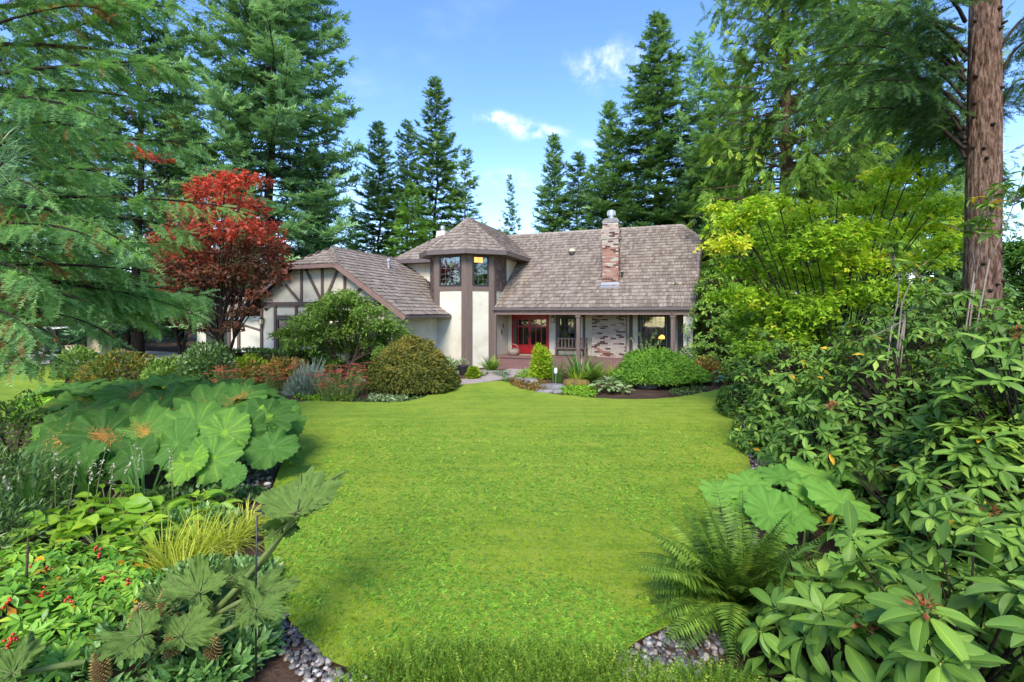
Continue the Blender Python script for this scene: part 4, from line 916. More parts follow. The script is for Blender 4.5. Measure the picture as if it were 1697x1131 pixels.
def conifer_meshes(name, seed, H, Rr, base, nbr, sl, mat, tpls=None, el=(-.25, .55), sag=.3, tip=.22, hang=.15, dens=1.0, prof=.8, wratio=.42, trunk_r=None, low=.6, bark='bark_dark', twigs=True, gap=.12, jag=.3, tint0=.32):
    g = np.random.default_rng(seed); leaf, wood, tr = MB(), MB(), MB(); tpls = tpls or SPR
    trunk_r = trunk_r or H*.0075
    hz = np.linspace(-.3, H*.995, 14); wob = g.normal(0, H*.003, (14, 2)); wob[0] = 0
    tp = np.stack([wob[:, 0], wob[:, 1], hz], 1); tube(tr, tp, trunk_r*(1-hz.clip(0)/H*.97)*np.where(hz < .2, 1.25, 1), 9)
    for k in range(nbr):
        t = ((k+g.random())/nbr)**.92; h = base+(H-base)*t
        if g.random() < gap: continue
        az = k*2.39996+g.uniform(-.4, .4); l = Rr*((1-t)**prof*min(1, low+t*3)+.035)*g.uniform(1-jag, 1+jag*.5)
        e_ = el[0]+(el[1]-el[0])*t+g.normal(0, .10); q = np.linspace(0, 1, 7)
        z = h+l*(q*math.tan(e_)-sag*(1-t)*q**2+tip*(1-t*.5)*q**3)
        ang = az+q**2*g.normal(0, .18)
        x0 = np.interp(h, hz, tp[:, 0]); y0 = np.interp(h, hz, tp[:, 1])
        pts = np.stack([x0+np.cos(ang)*q*l, y0+np.sin(ang)*q*l, z], 1)
        bough(leaf, wood if twigs else None, pts, max(l*wratio, sl*.5), tpls, sl*(1-.45*t), g, hang, dens, r0=trunk_r*.16*(1-.6*t)+.01, tint=tint0+.2*t+g.normal(0, .12))
    return leaf.mesh('crown', mat), wood.mesh('limbs', bark), tr.mesh('trunk', bark, True)
def tree_from(meshes, name, label, loc, rz=0, sc=1.0, group=None, cat='tree'):
    r = thing(name, label, cat, loc, rz, group); r.scale = (sc,)*3 if np.isscalar(sc) else sc
    link('trunk', meshes[2], r); link('limbs', meshes[1], r); link('crown', meshes[0], r); return r
def at(px, Y): return ((px-CX)/F*Y, Y, float(gz(0, Y))-.02)
def hgt(py, Y): return CAM_H-(py-HY)/F*Y
# big blue-green firs on the far side of the drive
M_fir = conifer_meshes('fir', 3, 46, 6.6, 1.2, 420, .85, 'fir_blue', el=(-.12, .6), sag=.42, tip=.45, hang=.14, dens=1.04, wratio=.34, prof=.62, trunk_r=.36)
tree_from(M_fir, 'fir_tree', 'huge blue-green fir towering behind the red maple', at(452, 33), .4, 1.0)
M_fir2 = conifer_meshes('fir', 8, 33, 4.8, 1.5, 260, .85, 'fir_blue', el=(-.15, .5), sag=.35, tip=.3, hang=.14, dens=1.1, wratio=.32, prof=.55, gap=.25)
tree_from(M_fir2, 'fir_tree', 'open-crowned fir with sky between its limbs beside the huge blue-green fir', at(232, 30), 1.0, 1.0)
tree_from(M_fir2, 'fir_tree', 'tall fir glimpsed behind the drooping conifer boughs', at(70, 36), 2.6, 1.05)
# slender firs behind the house
M_s1 = conifer_meshes('fir', 21, 24, 3.3, 1.0, 250, .72, 'fir_far', el=(-.15, .65), sag=.35, tip=.34, hang=.10, dens=1.35, wratio=.42, prof=.75)
M_s2 = conifer_meshes('fir', 22, 24, 2.9, 1.5, 230, .70, 'fir_dark', el=(-.2, .55), sag=.3, tip=.40, hang=.10, dens=1.3, wratio=.4, prof=.65, gap=.2, jag=.45)
M_s3 = conifer_meshes('fir', 23, 16, 3.0, 1.0, 150, .6, 'fir_dark', el=(-.1, .5), sag=.25, tip=.25, hang=.12, dens=1.2, wratio=.34, prof=.9, gap=.22)
def far_fir(ms, H0, px, py, Y, label, rz, wid=1.0):
    k = (hgt(py, Y)+.0)/H0; tree_from(ms, 'fir_tree', label, at(px, Y), rz, (k*wid*1.22, k*wid*1.22, k), 'firs behind the house')
far_fir(M_s1, 24, 628, 208, 44, 'bushy pointed fir behind the small hipped roof', .3, 1.05)
far_fir(M_s2, 24, 674, 206, 46, 'slim fir between the bushy pointed fir and the tallest spire fir', 1.3, .95)
far_fir(M_s2, 24, 722, 137, 45, 'tallest dark spire-shaped fir behind the turret', 2.2, 1.05)
far_fir(M_s3, 16, 771, 253, 44, 'open broad-based fir standing just over the turret peak', .9, 1.0)
far_fir(M_s3, 16, 845, 294, 56, 'small sparse lone fir against the sky over the roof ridge', 2.9, .62)
far_fir(M_s1, 24, 919, 229, 46, 'pointed fir over the ridge beside the white clouds', 1.9, .95)
far_fir(M_s2, 24, 957, 258, 45, 'shaggy fir between the pointed fir and the massive dark fir', .2, 1.25)
M_big = conifer_meshes('fir', 31, 31, 6.0, 1.0, 330, .82, 'fir_dark', el=(-.28, .35), sag=.28, tip=.38, hang=.16, dens=1.1, wratio=.34, prof=.9, trunk_r=.3)
k_ = hgt(34, 40)/31; tree_from(M_big, 'fir_tree', 'massive dark fir with layered tips behind the brick chimney', at(1090, 40), .7, (k_*1.5, k_*1.5, k_))
k_ = hgt(175, 41)/24; tree_from(M_s1, 'fir_tree', 'short dense fir nestled against the massive dark fir', at(1012, 41), 1.2, (k_*1.25, k_*1.25, k_), 'firs behind the house')
k_ = hgt(82, 36)/31; tree_from(M_fir2, 'fir_tree', 'blue-tinged fir between the massive dark fir and the bright cedar', at(1158, 37), 3.2, k_)
far_fir(M_s1, 24, 1192, 120, 35, 'fir filling the gap between the gable end and the great cedar', 2.4, 1.0)
# bright feathery conifer behind the wing
M_ced2 = conifer_meshes('cedar', 41, 11, 3.4, .5, 120, .55, 'cedar_bright', FAN, el=(.1, .7), sag=.35, tip=.0, hang=.55, dens=1.0, wratio=.4, prof=.75)
k_ = hgt(318, 33)/11; tree_from(M_ced2, 'cedar_tree', 'bright green feathery conifer behind the timbered wing', at(683, 33), 0, (k_*1.0, k_*1.0, k_))
k_ = hgt(330, 38)/11; tree_from(M_ced2, 'cedar_tree', 'dim green conifer filling the gap beside the huge fir', at(545, 37), 2, (k_*1.2, k_*1.2, k_))
# big western red cedar on the right
M_ced = conifer_meshes('cedar', 45, 26, 5.0, .6, 330, .70, 'cedar', FAN, el=(-.05, .5), sag=.55, tip=.30, hang=1.7, dens=.84, wratio=.32, prof=.42, trunk_r=.38, low=.85, tint0=.14, bark='bark_fir')
tree_from(M_ced, 'cedar_tree', 'great yellow-green cedar with hanging sprays beside the house gable', at(1302, 23), .5)
M_cedd = conifer_meshes('cedar', 46, 22, 5.0, .6, 190, .75, 'fir_dark', FAN, el=(-.1, .4), sag=.5, tip=.25, hang=1.2, dens=.9, wratio=.34, prof=.45)
tree_from(M_cedd, 'cedar_tree', 'darker cedar behind the bare trunk', at(1520, 26), .9, 1.0)
# distant wood closing the view at the sides
gx = np.random.default_rng(77)
WOOD = [(-180,46,1.1,M_s1,'distant fir beyond the bend of the drive'),(-60,54,1.2,M_big,'distant massive fir beyond the drive'),(120,52,1.15,M_s1,'distant fir behind the parked vehicle'),(180,44,.9,M_cedd,'distant cedar behind the tan boxes'),(300,50,1.2,M_s1,'distant fir over the garage roof'),(400,56,1.1,M_s2,'thin distant fir peeping past the huge fir trunk'),(520,50,.85,M_s1,'distant fir over the clipped gable peak'),(585,54,.62,M_s1,'short distant fir over the wing ridge'),(700,58,.5,M_s1,'short distant fir between the spire firs'),(800,62,.36,M_cedd,'low distant cedar behind the turret roof'),(880,62,.36,M_cedd,'low distant cedar over the main ridge by the roof vent'),(1000,56,.6,M_cedd,'distant cedar behind the brick chimney'),(1130,52,.75,M_s1,'distant fir over the clipped end of the main ridge'),(1230,40,1.0,M_s1,'fir behind the great yellow-green cedar'),(1420,42,1.1,M_big,'massive fir behind the bright maple'),(1600,40,.75,M_s1,'distant fir hidden by the bare trunk'),(1690,46,.62,M_s3,'sparse distant fir past the bare trunk'),(1760,38,.7,M_s1,'distant fir beyond the leggy stems'),(1850,44,1.0,M_big,'massive distant fir beyond the bare trunk')]
for k, (px, Y, s_, ms, lab) in enumerate(WOOD): tree_from(ms, 'fir_tree', lab, at(px, Y), k*1.1, s_, 'distant wood')

# ------------------------------------------------------------------ conifer whose boughs hang in from the side
def near_conifer():
    g = np.random.default_rng(61); T = A([-9.4, 7.9, 0]); r = thing('hemlock_tree', 'drooping soft-needled conifer with dark limbs reaching over the round-leaved plants', 'tree', (T[0], T[1], -.02))
    tr, wood, leaf, dead = MB(), MB(), MB(), MB()
    hz = np.linspace(-.2, 20, 9); tube(tr, np.stack([0*hz, 0*hz, hz], 1), .42*(1-hz.clip(0)/22), 12)
    def limb(h, p_mid, p_tip, width, tint=.5, dens=1.0, hang=.5, sl=.34, r0=.07, skip=.15, brown=.03):
        pts = bez((0, 0, h), A(p_mid)-T, A(p_tip)-T, 9)
        bough(leaf, wood, pts, width, SPN, sl, g, hang, dens, r0, tint, .5, skip=skip, mlist=None if not brown else [1-brown, brown])
    # (height at trunk, mid pixel + depth, tip pixel + depth, width)
    for h, m_, t_, wd, ti, hg in (
        (6.6, (120,100,8.4), (262,100,8.6), 1.25, .38, .75), (6.9, (60,70,9.2), (190,20,9.0), 1.2, .35, .6), (7.8, (130,0,9.0), (300,10,9.4), 1.3, .45, .55), (6.3, (60,140,7.2), (160,190,6.8), 1.0, .32, .85),
        (5.9, (110,190,9.4), (230,230,9.8), 1.1, .42, .7), (5.0, (60,170,7.6), (118,208,7.3), .8, .3, .9), (8.6, (60,-40,8.2), (180,-30,8.0), 1.2, .4, .6),
        (5.4, (150,215,9.6), (345,238,9.8), 1.25, .50, .8), (4.7, (100,250,8.4), (182,292,8.2), 1.0, .62, .55), (4.6, (200,310,9.4), (398,345,9.2), 1.05, .55, .85), (4.4, (90,300,7.6), (232,420,7.3), 1.1, .60, .6),
        (4.2, (60,350,7.0), (150,390,6.6), .9, .5, .7), (3.9, (150,400,9.8), (300,400,10.2), 1.2, .40, .85), (3.6, (120,430,9.2), (255,450,9.4), 1.1, .38, .8), (3.3, (80,470,8.0), (150,500,7.8), .9, .42, .9),
        (3.7, (30,420,7.0), (70,470,6.7), .8, .45, .9), (4.9, (30,260,7.2), (80,330,7.0), .9, .5, .7), (5.6, (20,200,8.2), (60,250,8.0), .8, .4, .6), (2.9, (50,520,8.2), (95,560,8.0), .65, .35, 1.2), (7.2, (230,60,10.4), (330,140,10.8), 1.1, .45, .75),
        (2.6, (40,560,8.4), (110,600,8.2), .6, .4, 1.1), (2.7, (10,540,7.6), (40,600,7.4), .6, .4, 1.1), (2.9, (120,500,9.2), (190,560,9.2), .9, .4, 1.0), (3.2, (150,470,10), (240,520,10.2), 1.0, .42, 1.0), (3.1, (20,500,7.0), (60,555,6.8), .7, .42, 1.0), (4.5, (60,310,9.0), (150,350,9.4), 1.2, .4, .8), (5.2, (20,250,9.4), (110,270,9.8), 1.2, .4, .8), (6.4, (200,130,10.2), (300,190,10.6), 1.0, .42, .8), (4.1, (240,330,10.2), (330,395,10.4), 1.0, .45, .9)):
        limb(h, P(*m_), P(*t_), wd, ti, 1.75, hg, r0=.03+.012*wd, brown=.05)
    # the long low bough with pale flat tips hanging over the bed
    for t_, wd in (((345,488,10.6), .9), ((330,520,10.2), .8), ((300,500,10.9), .9), ((262,540,10.3), .8), ((345,505,11.0), .6)):
        limb(3.3, P(170, 455, 9.8), P(*t_), wd, .68, 1.9, 1.15, r0=.04, skip=.4, brown=.0)
    # dead brown twigs
    for t_ in ((30,490,7.6), (60,520,7.7), (20,360,7.2), (105,450,8.3), (180,25,8.4)):
        pts = bez((0, 0, 3.9 if t_[1] > 100 else 7.2), A(P(t_[0]-40, t_[1]-50, t_[2]))-T, A(P(*t_))-T, 8); bough(dead, wood, pts, .45, SPN, .2, g, .6, .7, .03, .5, skip=.5)
    tr.obj('trunk', 'bark_dark', r, True); wood.obj('limbs', 'bark_dark', r, True); leaf.obj('crown', ['hemlock', 'hemlock_dead'], r); dead.obj('dead_twigs', 'hemlock_dead', r)
    return len(leaf.V)
near_conifer()
# long-needled pine tip at the frame edge
def pine_tip():
    g = np.random.default_rng(9); c = A(P(-60, 290, 5.6)); r = thing('pine_sapling', 'long-needled pine bough poking in beside the drooping conifer', 'tree', (c[0]-.5, c[1]+.3, 0)); T = A([c[0]-.5, c[1]+.3, 0])
    tr, leaf = MB(), MB(); tube(tr, [(0,0,-.05),(0,.02,2.2),(.03,0,4.0),(.05,0,5.6)], [.09,.08,.06,.02], 8)
    N = leaf_tpl(.03, 3, .2, .25)
    for px, py, Y in ((8,235,5.5),(16,300,5.6),(4,270,5.2),(-30,230,5.5),(-25,330,5.6),(20,262,5.9)):
        e_ = A(P(px, py, Y))-T; b_ = bez((.03, 0, e_[2]-.4), (e_[0]*.5, e_[1]*.5, e_[2]-.2), e_, 6); tube(tr, b_, np.linspace(.03, .012, 6), 5)
        n = 130; q = g.uniform(.35, 1, n); p = np.stack([np.interp(q, np.linspace(0, 1, 6), b_[:, k]) for k in range(3)], 1); d = nrm(g.normal(size=(n, 3))+nrm(b_[-1]-b_[-2])*1.1)
        inst(leaf, N, frames(d, g.normal(size=(n, 3)), g.uniform(.22, .34, n)), p, g.random(n))
    tr.obj('trunk', 'bark_dark', r, True); leaf.obj('crown', 'fir_blue', r)
pine_tip()

# ------------------------------------------------------------------ Douglas fir with the bare trunk, its low limbs sweeping out
def trunk_fir():
    g = np.random.default_rng(71); X, Y, _ = at(1624, 9.9); r = thing('douglas_fir', 'bare furrowed fir trunk with dark limbs sweeping over the bright maple', 'tree', (X, Y, -.02)); T = A([X, Y, 0])
    hz = np.concatenate([np.linspace(-.1, 9.5, 130), np.linspace(10, 24, 12)]); n_s = 64; mb = MB(); rad = .315*(1-hz.clip(0)/40)*np.where(hz < .6, 1.2, 1.0)
    a = np.linspace(0, 2*PI, n_s, endpoint=False); V = []
    for i, h in enumerate(hz):
        wv = a+.10*np.sin(h*3.1+a*5)+.06*np.sin(h*7.3+a*9); rr = rad[i]*(1.03-.085*(1-np.abs(np.sin(wv*9+.7*np.sin(h*1.9))))**3-.05*(1-np.abs(np.sin(wv*14-h*2.3)))**4+.02*np.sin(a*3+h*.7)+.012*g.normal(size=n_s)); V.append(np.stack([rr*np.cos(a)+.012*h, rr*np.sin(a), np.full(n_s, h)], 1))
    i, j = np.meshgrid(np.arange(len(hz)-1), np.arange(n_s), indexing='ij'); k = (j+1) % n_s
    mb.add(np.concatenate(V), np.stack([i*n_s+j, i*n_s+k, (i+1)*n_s+k, (i+1)*n_s+j], -1).reshape(-1, 4)); mb.obj('trunk', 'bark_fir', r, True)
    for q in range(26):
        h = g.uniform(2.2, 9.5); az = g.uniform(-PI*.95, -.05); rr = .315*(1-h/40); d = A([math.cos(az), math.sin(az), .1]); b_ = d*rr*.94+A([.012*h, 0, h])
        kb = MB(); tube(kb, [b_, b_+d*.05, b_+d*g.uniform(.07, .12)], [.045, .032, .018], 7); kb.obj('branch_stub', 'bark_dark', r, True)
    wood, leaf = MB(), MB()
    for h, m_, t_, wd, ti, hg in (
        (7.2, (1500,30,9.6), (1330,95,9.6), 1.25, .35, .85), (7.6, (1480,10,10.6), (1300,60,11), 1.2, .38, .8), (6.6, (1520,90,9.6), (1400,150,9.4), 1.15, .30, 1.0), (8.2, (1500,-30,9.0), (1370,20,8.6), 1.2, .33, .8),
        (6.4, (1540,110,10.6), (1470,190,10.8), 1.0, .3, 1.0), (6.9, (1500,60,11.2), (1330,160,11.6), 1.3, .36, 1.0), (7.8, (1450,10,12), (1260,40,12.4), 1.2, .42, .7), (8.8, (1560,-60,9), (1480,10,8.4), 1.1, .35, .7),
        (7.0, (1480,60,10.2), (1280,130,10.6), 1.2, .33, 1.0), (6.2, (1470,120,11.4), (1350,230,11.8), 1.2, .36, 1.15), (8.6, (1400,-30,11.6), (1230,-5,12), 1.2, .42, .6), (8.0, (1540,-10,11), (1440,60,11.4), 1.1, .32, .8),
        (6.0, (1560,170,11.2), (1500,250,11.6), 1.0, .34, 1.1), (6.3, (1540,120,12), (1420,220,12.6), 1.2, .36, 1.1), (6.8, (1560,60,12.4), (1480,120,13), 1.2, .34, 1.0), (5.8, (1580,190,12), (1540,280,12.6), 1.0, .36, 1.1), (7.6, (1560,20,10.2), (1520,80,10), 1.0, .3, .9), (6.5, (1450,110,12.6), (1290,200,13), 1.2, .38, 1.1),
        (7.4, (1690,30,9.8), (1740,80,9.8), .9, .35, .9), (6.6, (1680,90,11), (1725,150,11.4), .9, .35, 1.0), (8.0, (1700,-20,10), (1780,30,10), 1.0, .35, .8)):
        b_ = bez((.1*np.sign(P(*t_).x-X)*3.0, 0, h), A(P(*m_))-T, A(P(*t_))-T, 9); bough(leaf, wood, b_, wd, SPN, .36, g, hg, 1.85, .04, ti, .5, skip=.15)
    wood.obj('limbs', 'bark_dark', r, True); leaf.obj('crown', 'fir_dark', r)
trunk_fir()

# ------------------------------------------------------------------ layered broadleaf trees
MPL = [maple_tpl(5, .40, .2), maple_tpl(7, .36, .25), maple_tpl(5, .45, .05)]
MPS = [maple_tpl(3, .46, .2), maple_tpl(3, .5, .1)]
QL = [quad_leaf(.5), quad_leaf(.42, .2)]
def layered_tree(name, label, loc, pads, leaf_n, leaf_s, mats, tpls, seed, trunk_r=.12, fork=(0, 0, 1.0), bark='bark_dark', flat=.22, tilt=.45, tint_fn=None, stems=3, group=None, cat='tree', pv=.10):
    """pads: list of (x, y, z, r) leaf layers in world space, reached by limbs from a forked trunk"""
    g = np.random.default_rng(seed); B = A(loc); r = thing(name, label, cat, tuple(B), 0, group); wood, leaf = MB(), MB(); fk = A(fork)
    forks = []
    for s_ in range(stems):
        a = s_/stems*2*PI+g.uniform(0, 1); f_ = fk+A([math.cos(a), math.sin(a), g.uniform(-.1, .3)])*.35*(stems > 1); forks.append(f_)
        tube(wood, bez((math.cos(a)*trunk_r*.4, math.sin(a)*trunk_r*.4, -.1), (f_[0]*.3, f_[1]*.3, f_[2]*.6), f_, 6), np.linspace(trunk_r, trunk_r*.6, 6), 7)
    for (x, y, z, rad) in pads:
        c = A([x, y, z])-B; f_ = min(forks, key=lambda q: np.linalg.norm((q-c)[:2])); mid = (f_+c)/2+A([0, 0, .15*np.linalg.norm(c-f_)])+g.normal(0, .12, 3)
        tube(wood, bez(f_, mid, c, 7), np.linspace(trunk_r*.42, .012, 7), 5, cap=False)
        n = int(leaf_n*rad*rad); a = g.uniform(0, 2*PI, n); q = np.sqrt(g.random(n))*rad*(1+.3*np.sin(a*3+x)+.2*np.sin(a*7+y)); out = c-f_; out[2] = 0; out = out/(np.linalg.norm(out)+1e-6)
        p = c+np.stack([q*np.cos(a), q*np.sin(a), g.normal(0, flat*rad*.45, n)-.16*q*q/rad], 1)
        nt = max(5, int(5*rad*4))                    # twigs through the pad
        for t_ in range(nt):
            e_ = p[g.integers(n)]; tube(wood, bez(c, (c+e_)/2+A([0, 0, .05]), e_, 4), [.012, .009, .006, .004], 3, cap=False)
        d = nrm(np.stack([np.cos(a), np.sin(a), g.normal(-.25, .3, n)], 1)+g.normal(0, .5, (n, 3))+out*.3); up = nrm(A([0, 0, 1.])+g.normal(0, tilt, (n, 3)))
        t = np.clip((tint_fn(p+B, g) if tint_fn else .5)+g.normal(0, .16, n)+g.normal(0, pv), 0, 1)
        ch = g.integers(0, len(tpls), n); M = frames(d, up, leaf_s*g.uniform(.65, 1.3, n))
        for k in range(len(tpls)): e = ch == k; inst(leaf, tpls[k], M[e], p[e], t[e])
    wood.obj('trunk', bark, r, True); leaf.obj('crown', mats, r); return r
# red Japanese maple beside the wing
g_ = np.random.default_rng(81); pads = []
for px, py, rad in ((400,300,.55),(372,308,.6),(335,318,.7),(390,335,.8),(425,345,.6),(350,350,.8),(310,345,.6),(300,380,.7),(345,390,.9),(395,375,.9),(435,375,.7),(450,400,.6),(415,410,.9),(370,425,.9),(325,420,.8),(290,420,.7),(455,430,.5),(430,440,.8),(390,455,.9),(345,455,.8),(305,455,.8),(275,445,.6),(445,462,.5),(405,485,.7),(360,480,.7),(430,485,.4),(320,485,.6),(300,505,.5),(340,515,.45),(310,528,.45),(360,528,.45),(405,515,.45),(425,508,.35),(385,540,.35),(330,545,.35),(280,480,.5),(470,440,.35),(465,455,.3),(440,300,.3),(375,290,.4),(270,400,.5),(460,415,.45),(385,500,.4),(340,300,.4),(240,255,.35),(265,262,.3),(215,245,.28),(410,290,.35),(450,450,.45)):
    Y = 18.6+g_.uniform(-1.3, 1.3); p = P(px, py, Y); pads.append((p.x, p.y, p.z, rad*1.05))
xm = (372-CX)/F*18.8
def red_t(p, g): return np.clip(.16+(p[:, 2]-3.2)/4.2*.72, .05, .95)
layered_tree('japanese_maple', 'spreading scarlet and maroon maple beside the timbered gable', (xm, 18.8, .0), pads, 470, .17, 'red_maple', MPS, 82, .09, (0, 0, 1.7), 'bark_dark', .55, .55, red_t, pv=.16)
# bright vine maple on the right
pads = []
for px, py, rad in ((1195,342,.35),(1215,365,.5),(1250,350,.5),(1205,400,.55),(1260,395,.75),(1310,365,.6),(1330,410,.8),(1225,440,.6),(1285,445,.8),(1350,460,.85),(1215,485,.55),(1270,495,.8),(1330,510,.85),(1240,530,.6),(1300,550,.7),(1360,540,.7),(1400,490,.8),(1410,430,.8),(1380,385,.7),(1430,380,.7),(1455,330,.6),(1420,340,.6),(1480,290,.45),(1450,290,.4),(1510,330,.6),(1490,380,.7),(1540,370,.7),(1470,430,.7),(1530,430,.7),(1580,400,.6),(1560,340,.5),(1460,480,.6),(1250,575,.45),(1225,560,.4),(1340,345,.4),(1390,310,.3),(1520,265,.4),(1545,300,.35),(1500,480,.5),(1395,560,.5),(1255,330,.3),(1290,335,.35)):
    Y = 12.8+g_.uniform(-1.4, 1.6); p = P(px, py, Y); pads.append((p.x, p.y, p.z, rad*.92))
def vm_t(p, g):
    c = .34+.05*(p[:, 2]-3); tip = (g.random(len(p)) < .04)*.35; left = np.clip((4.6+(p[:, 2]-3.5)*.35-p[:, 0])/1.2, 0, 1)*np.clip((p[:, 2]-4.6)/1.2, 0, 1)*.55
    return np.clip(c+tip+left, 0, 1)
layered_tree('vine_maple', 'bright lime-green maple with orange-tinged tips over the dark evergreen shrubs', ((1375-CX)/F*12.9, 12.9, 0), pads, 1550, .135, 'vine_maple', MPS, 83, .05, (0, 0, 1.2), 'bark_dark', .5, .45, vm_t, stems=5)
# broadleaf greenery beyond the drive
for k, (px, py, Y, rr, lab) in enumerate(((20, 480, 26, 2.4, 'leafy bright green tree beyond the drive with its crown near the frame edge'), (110, 470, 33, 2.6, 'rounded leafy tree beyond the parked vehicle'), (215, 500, 34, 2.4, 'leafy tree beyond the patio boxes'), (-60, 490, 31, 2.6, 'leafy tree at the drive bend'), (300, 490, 31, 2.2, 'leafy tree between garage and patio boxes'), (60, 540, 37, 2.2, 'low bushy tree behind the parked vehicle'), (1700, 450, 24, 2.6, 'leafy tree past the bare trunk'), (1600, 500, 27, 2.2, 'leafy tree behind the dense evergreen bank'))):
    pads = []
    for q in range(26):
        d = nrm(g_.normal(size=3)); p = A(P(px, py, Y))+d*A([rr, rr*.8, rr*.85])*g_.uniform(.5, 1); pads.append((p[0], p[1], max(p[2], .6), .95))
    layered_tree('leafy_tree', lab, ((px-CX)/F*Y, Y, .1), pads, 300, .26, 'broad_tree', QL, 90+k, .14, (0, 0, 1.3), 'bark_dark', .4, .7)

for k, (x, y) in enumerate(((-13, -15), (-6, -17), (1, -16), (8, -17), (15, -15))):   # planting behind the camera, mirrored in the window panes
    clone([o for o in bpy.data.objects if o.name.startswith('leafy_tree') and o.parent is None][k % 3], (x, y, 0), k*1.3, .9, 'leafy tree on the street side of the garden', 'street-side trees')
# ------------------------------------------------------------------ generic plant builders
RLEAF = [leaf_tpl(.36, 4, .10, .22, .95, .10), leaf_tpl(.32, 4, .16, .38, .9, .10), leaf_tpl(.40, 4, .08, .10, .95, .10)]
RLOW = [leaf_tpl(.40, 2, .10, .22, .95, .08), leaf_tpl(.38, 2, .16, .38, .9, .08)]
def leafmesh(tpls, mat): return [MB().add(t[0], t[1], t[2] if len(t) > 2 else .5).mesh('leaf', mat, True) for t in tpls]
RIB = [rib_leaf(.38, 7, .12, .20, .10, seed=1), rib_leaf(.34, 7, .20, .42, .10, seed=2), rib_leaf(.42, 7, .08, .10, .10, seed=3), rib_leaf(.36, 7, .28, .30, .12, seed=4), rib_leaf(.40, 7, -.10, .28, .10, seed=5)]
RM, RMY = leafmesh(RIB, 'rhododendron'), leafmesh(RIB[:3], 'rhodo_yellow')
def place(parent, name, me, M, p):
    o = link(name, me, parent); o.matrix_basis = m4(M, p); return o
def rhodo(label, c, rad, nwh, ll, seed, nobj=300, stems=9, name='rhododendron', meshes=None, mat='rhododendron', inner=.35, yellow=.012, cat='shrub', group=None, upw=.55, shape=.2, dead=0, zmin=.15, full=False):
    """evergreen shrub: whorls of long leaves on a lumpy dome, stems to the base. c: base point, rad: (rx, ry, height)"""
    g = np.random.default_rng(seed); c = A(c); r = thing(name, label, cat, tuple(c), 0, group); rx, ry, rz = rad
    d = nrm(g.normal(size=(nwh, 3))*A([1, 1, 1])); d[:, 2] = np.abs(d[:, 2]) if not full else d[:, 2]
    q = 1+shape*lump(d, seed+1, 3.2)+.10*lump(d, seed+2, 8); u = 1-inner*g.random(nwh)**2.2
    hz = .5*rz if full else 0.0
    p = d*(q*u)[:, None]*A([rx, ry, rz*.5 if full else rz]); p[:, 2] += hz; p[:, 2] = np.maximum(p[:, 2], zmin+.2*g.random(nwh))
    ax = nrm(d*A([1, 1, .7])+A([0, 0, upw])+g.normal(0, .25, (nwh, 3)))
    wood = MB(); bs = g.normal(0, .08, (stems, 2))
    hubs = []
    for s_ in range(stems):
        e_ = p[g.integers(nwh)]*A([.55, .55, .6]); hubs.append(e_); tube(wood, bez((bs[s_, 0], bs[s_, 1], -.05), (e_[0]*.35, e_[1]*.35, e_[2]*.7), e_, 6), np.linspace(.035, .018, 6)*max(1, rz/1.6), 5, cap=False)
    hubs = A(hubs)
    for i in range(nwh):
        if u[i] > .8 or g.random() < .4:
            h_ = hubs[np.argmin(np.linalg.norm(hubs-p[i], axis=1))]; h_ = h_*.55+p[i]*.45 if rz > 1.9 else h_; tube(wood, bez(h_, (h_+p[i])/2+A([0, 0, .06]), p[i], 4), [.012, .009, .008, .006], 3, cap=False)
    k = g.integers(6, 11, nwh); idx = np.repeat(np.arange(nwh), k); N = len(idx)
    loc = np.concatenate([np.arange(a) for a in k]); az = loc*2.39996+np.repeat(g.uniform(0, 6.28, nwh), k)
    a_ = ax[idx]; x = nrm(np.cross(a_, A([.31, .17, .93]))); y = np.cross(a_, x)
    el = np.clip(g.normal(.16, .30, N)-.25*(loc/np.repeat(k, k) < .4), -.7, 1.1)
    rad_d = np.cos(az)[:, None]*x+np.sin(az)[:, None]*y; dd = nrm(rad_d*np.cos(el)[:, None]+a_*np.sin(el)[:, None]); up = nrm(a_*1.0+A([0, 0, .35])+g.normal(0, .15, (N, 3)))
    sz = ll*g.uniform(.62, 1.18, N); pos = p[idx]-a_*(.03*ll)+dd*ll*.02
    tint = np.clip(np.repeat(g.normal(.45, .2, nwh), k)+g.normal(0, .1, N), 0, 1); yel = g.random(N) < yellow
    M = frames(dd, up, sz); dist = np.linalg.norm(pos+c-A([0, 0, CAM_H]), axis=1); o = np.argsort(dist-.5*(u[idx]-.7)*ll*6)
    mm = meshes or RM
    for j in o[:nobj]: place(r, 'leaf', (RMY[j % 3] if yel[j] else mm[j % len(mm)]), M[j], pos[j])
    rest = o[nobj:]; lf = MB()
    for t_ in range(2):
        for m_ in (0, 1): e = rest[(rest % 2 == t_) & (yel[rest] == bool(m_))]; inst(lf, RLOW[t_], M[e], pos[e], tint[e], m_)
    if lf.n: lf.obj('foliage', [mat, 'rhodo_yellow'], r, True, kind='stuff')
    wood.obj('stems', 'bark_dark', r, True)
    for q_ in range(dead):                           # spent brown flower trusses
        i = int(o[g.integers(min(200, len(o)))]); m_ = MB(); pp = pos[i]+A([0, 0, .03]); dd_ = nrm(g.normal(size=(26, 3))+A([0, 0, .7]))
        inst(m_, QL[0], frames(dd_, g.normal(size=(26, 3)), g.uniform(.03, .07, 26)), pp+dd_*g.uniform(.0, .06, 26)[:, None], g.random(26)); m_.obj('spent_flower', 'dead_flower', r)
    return r
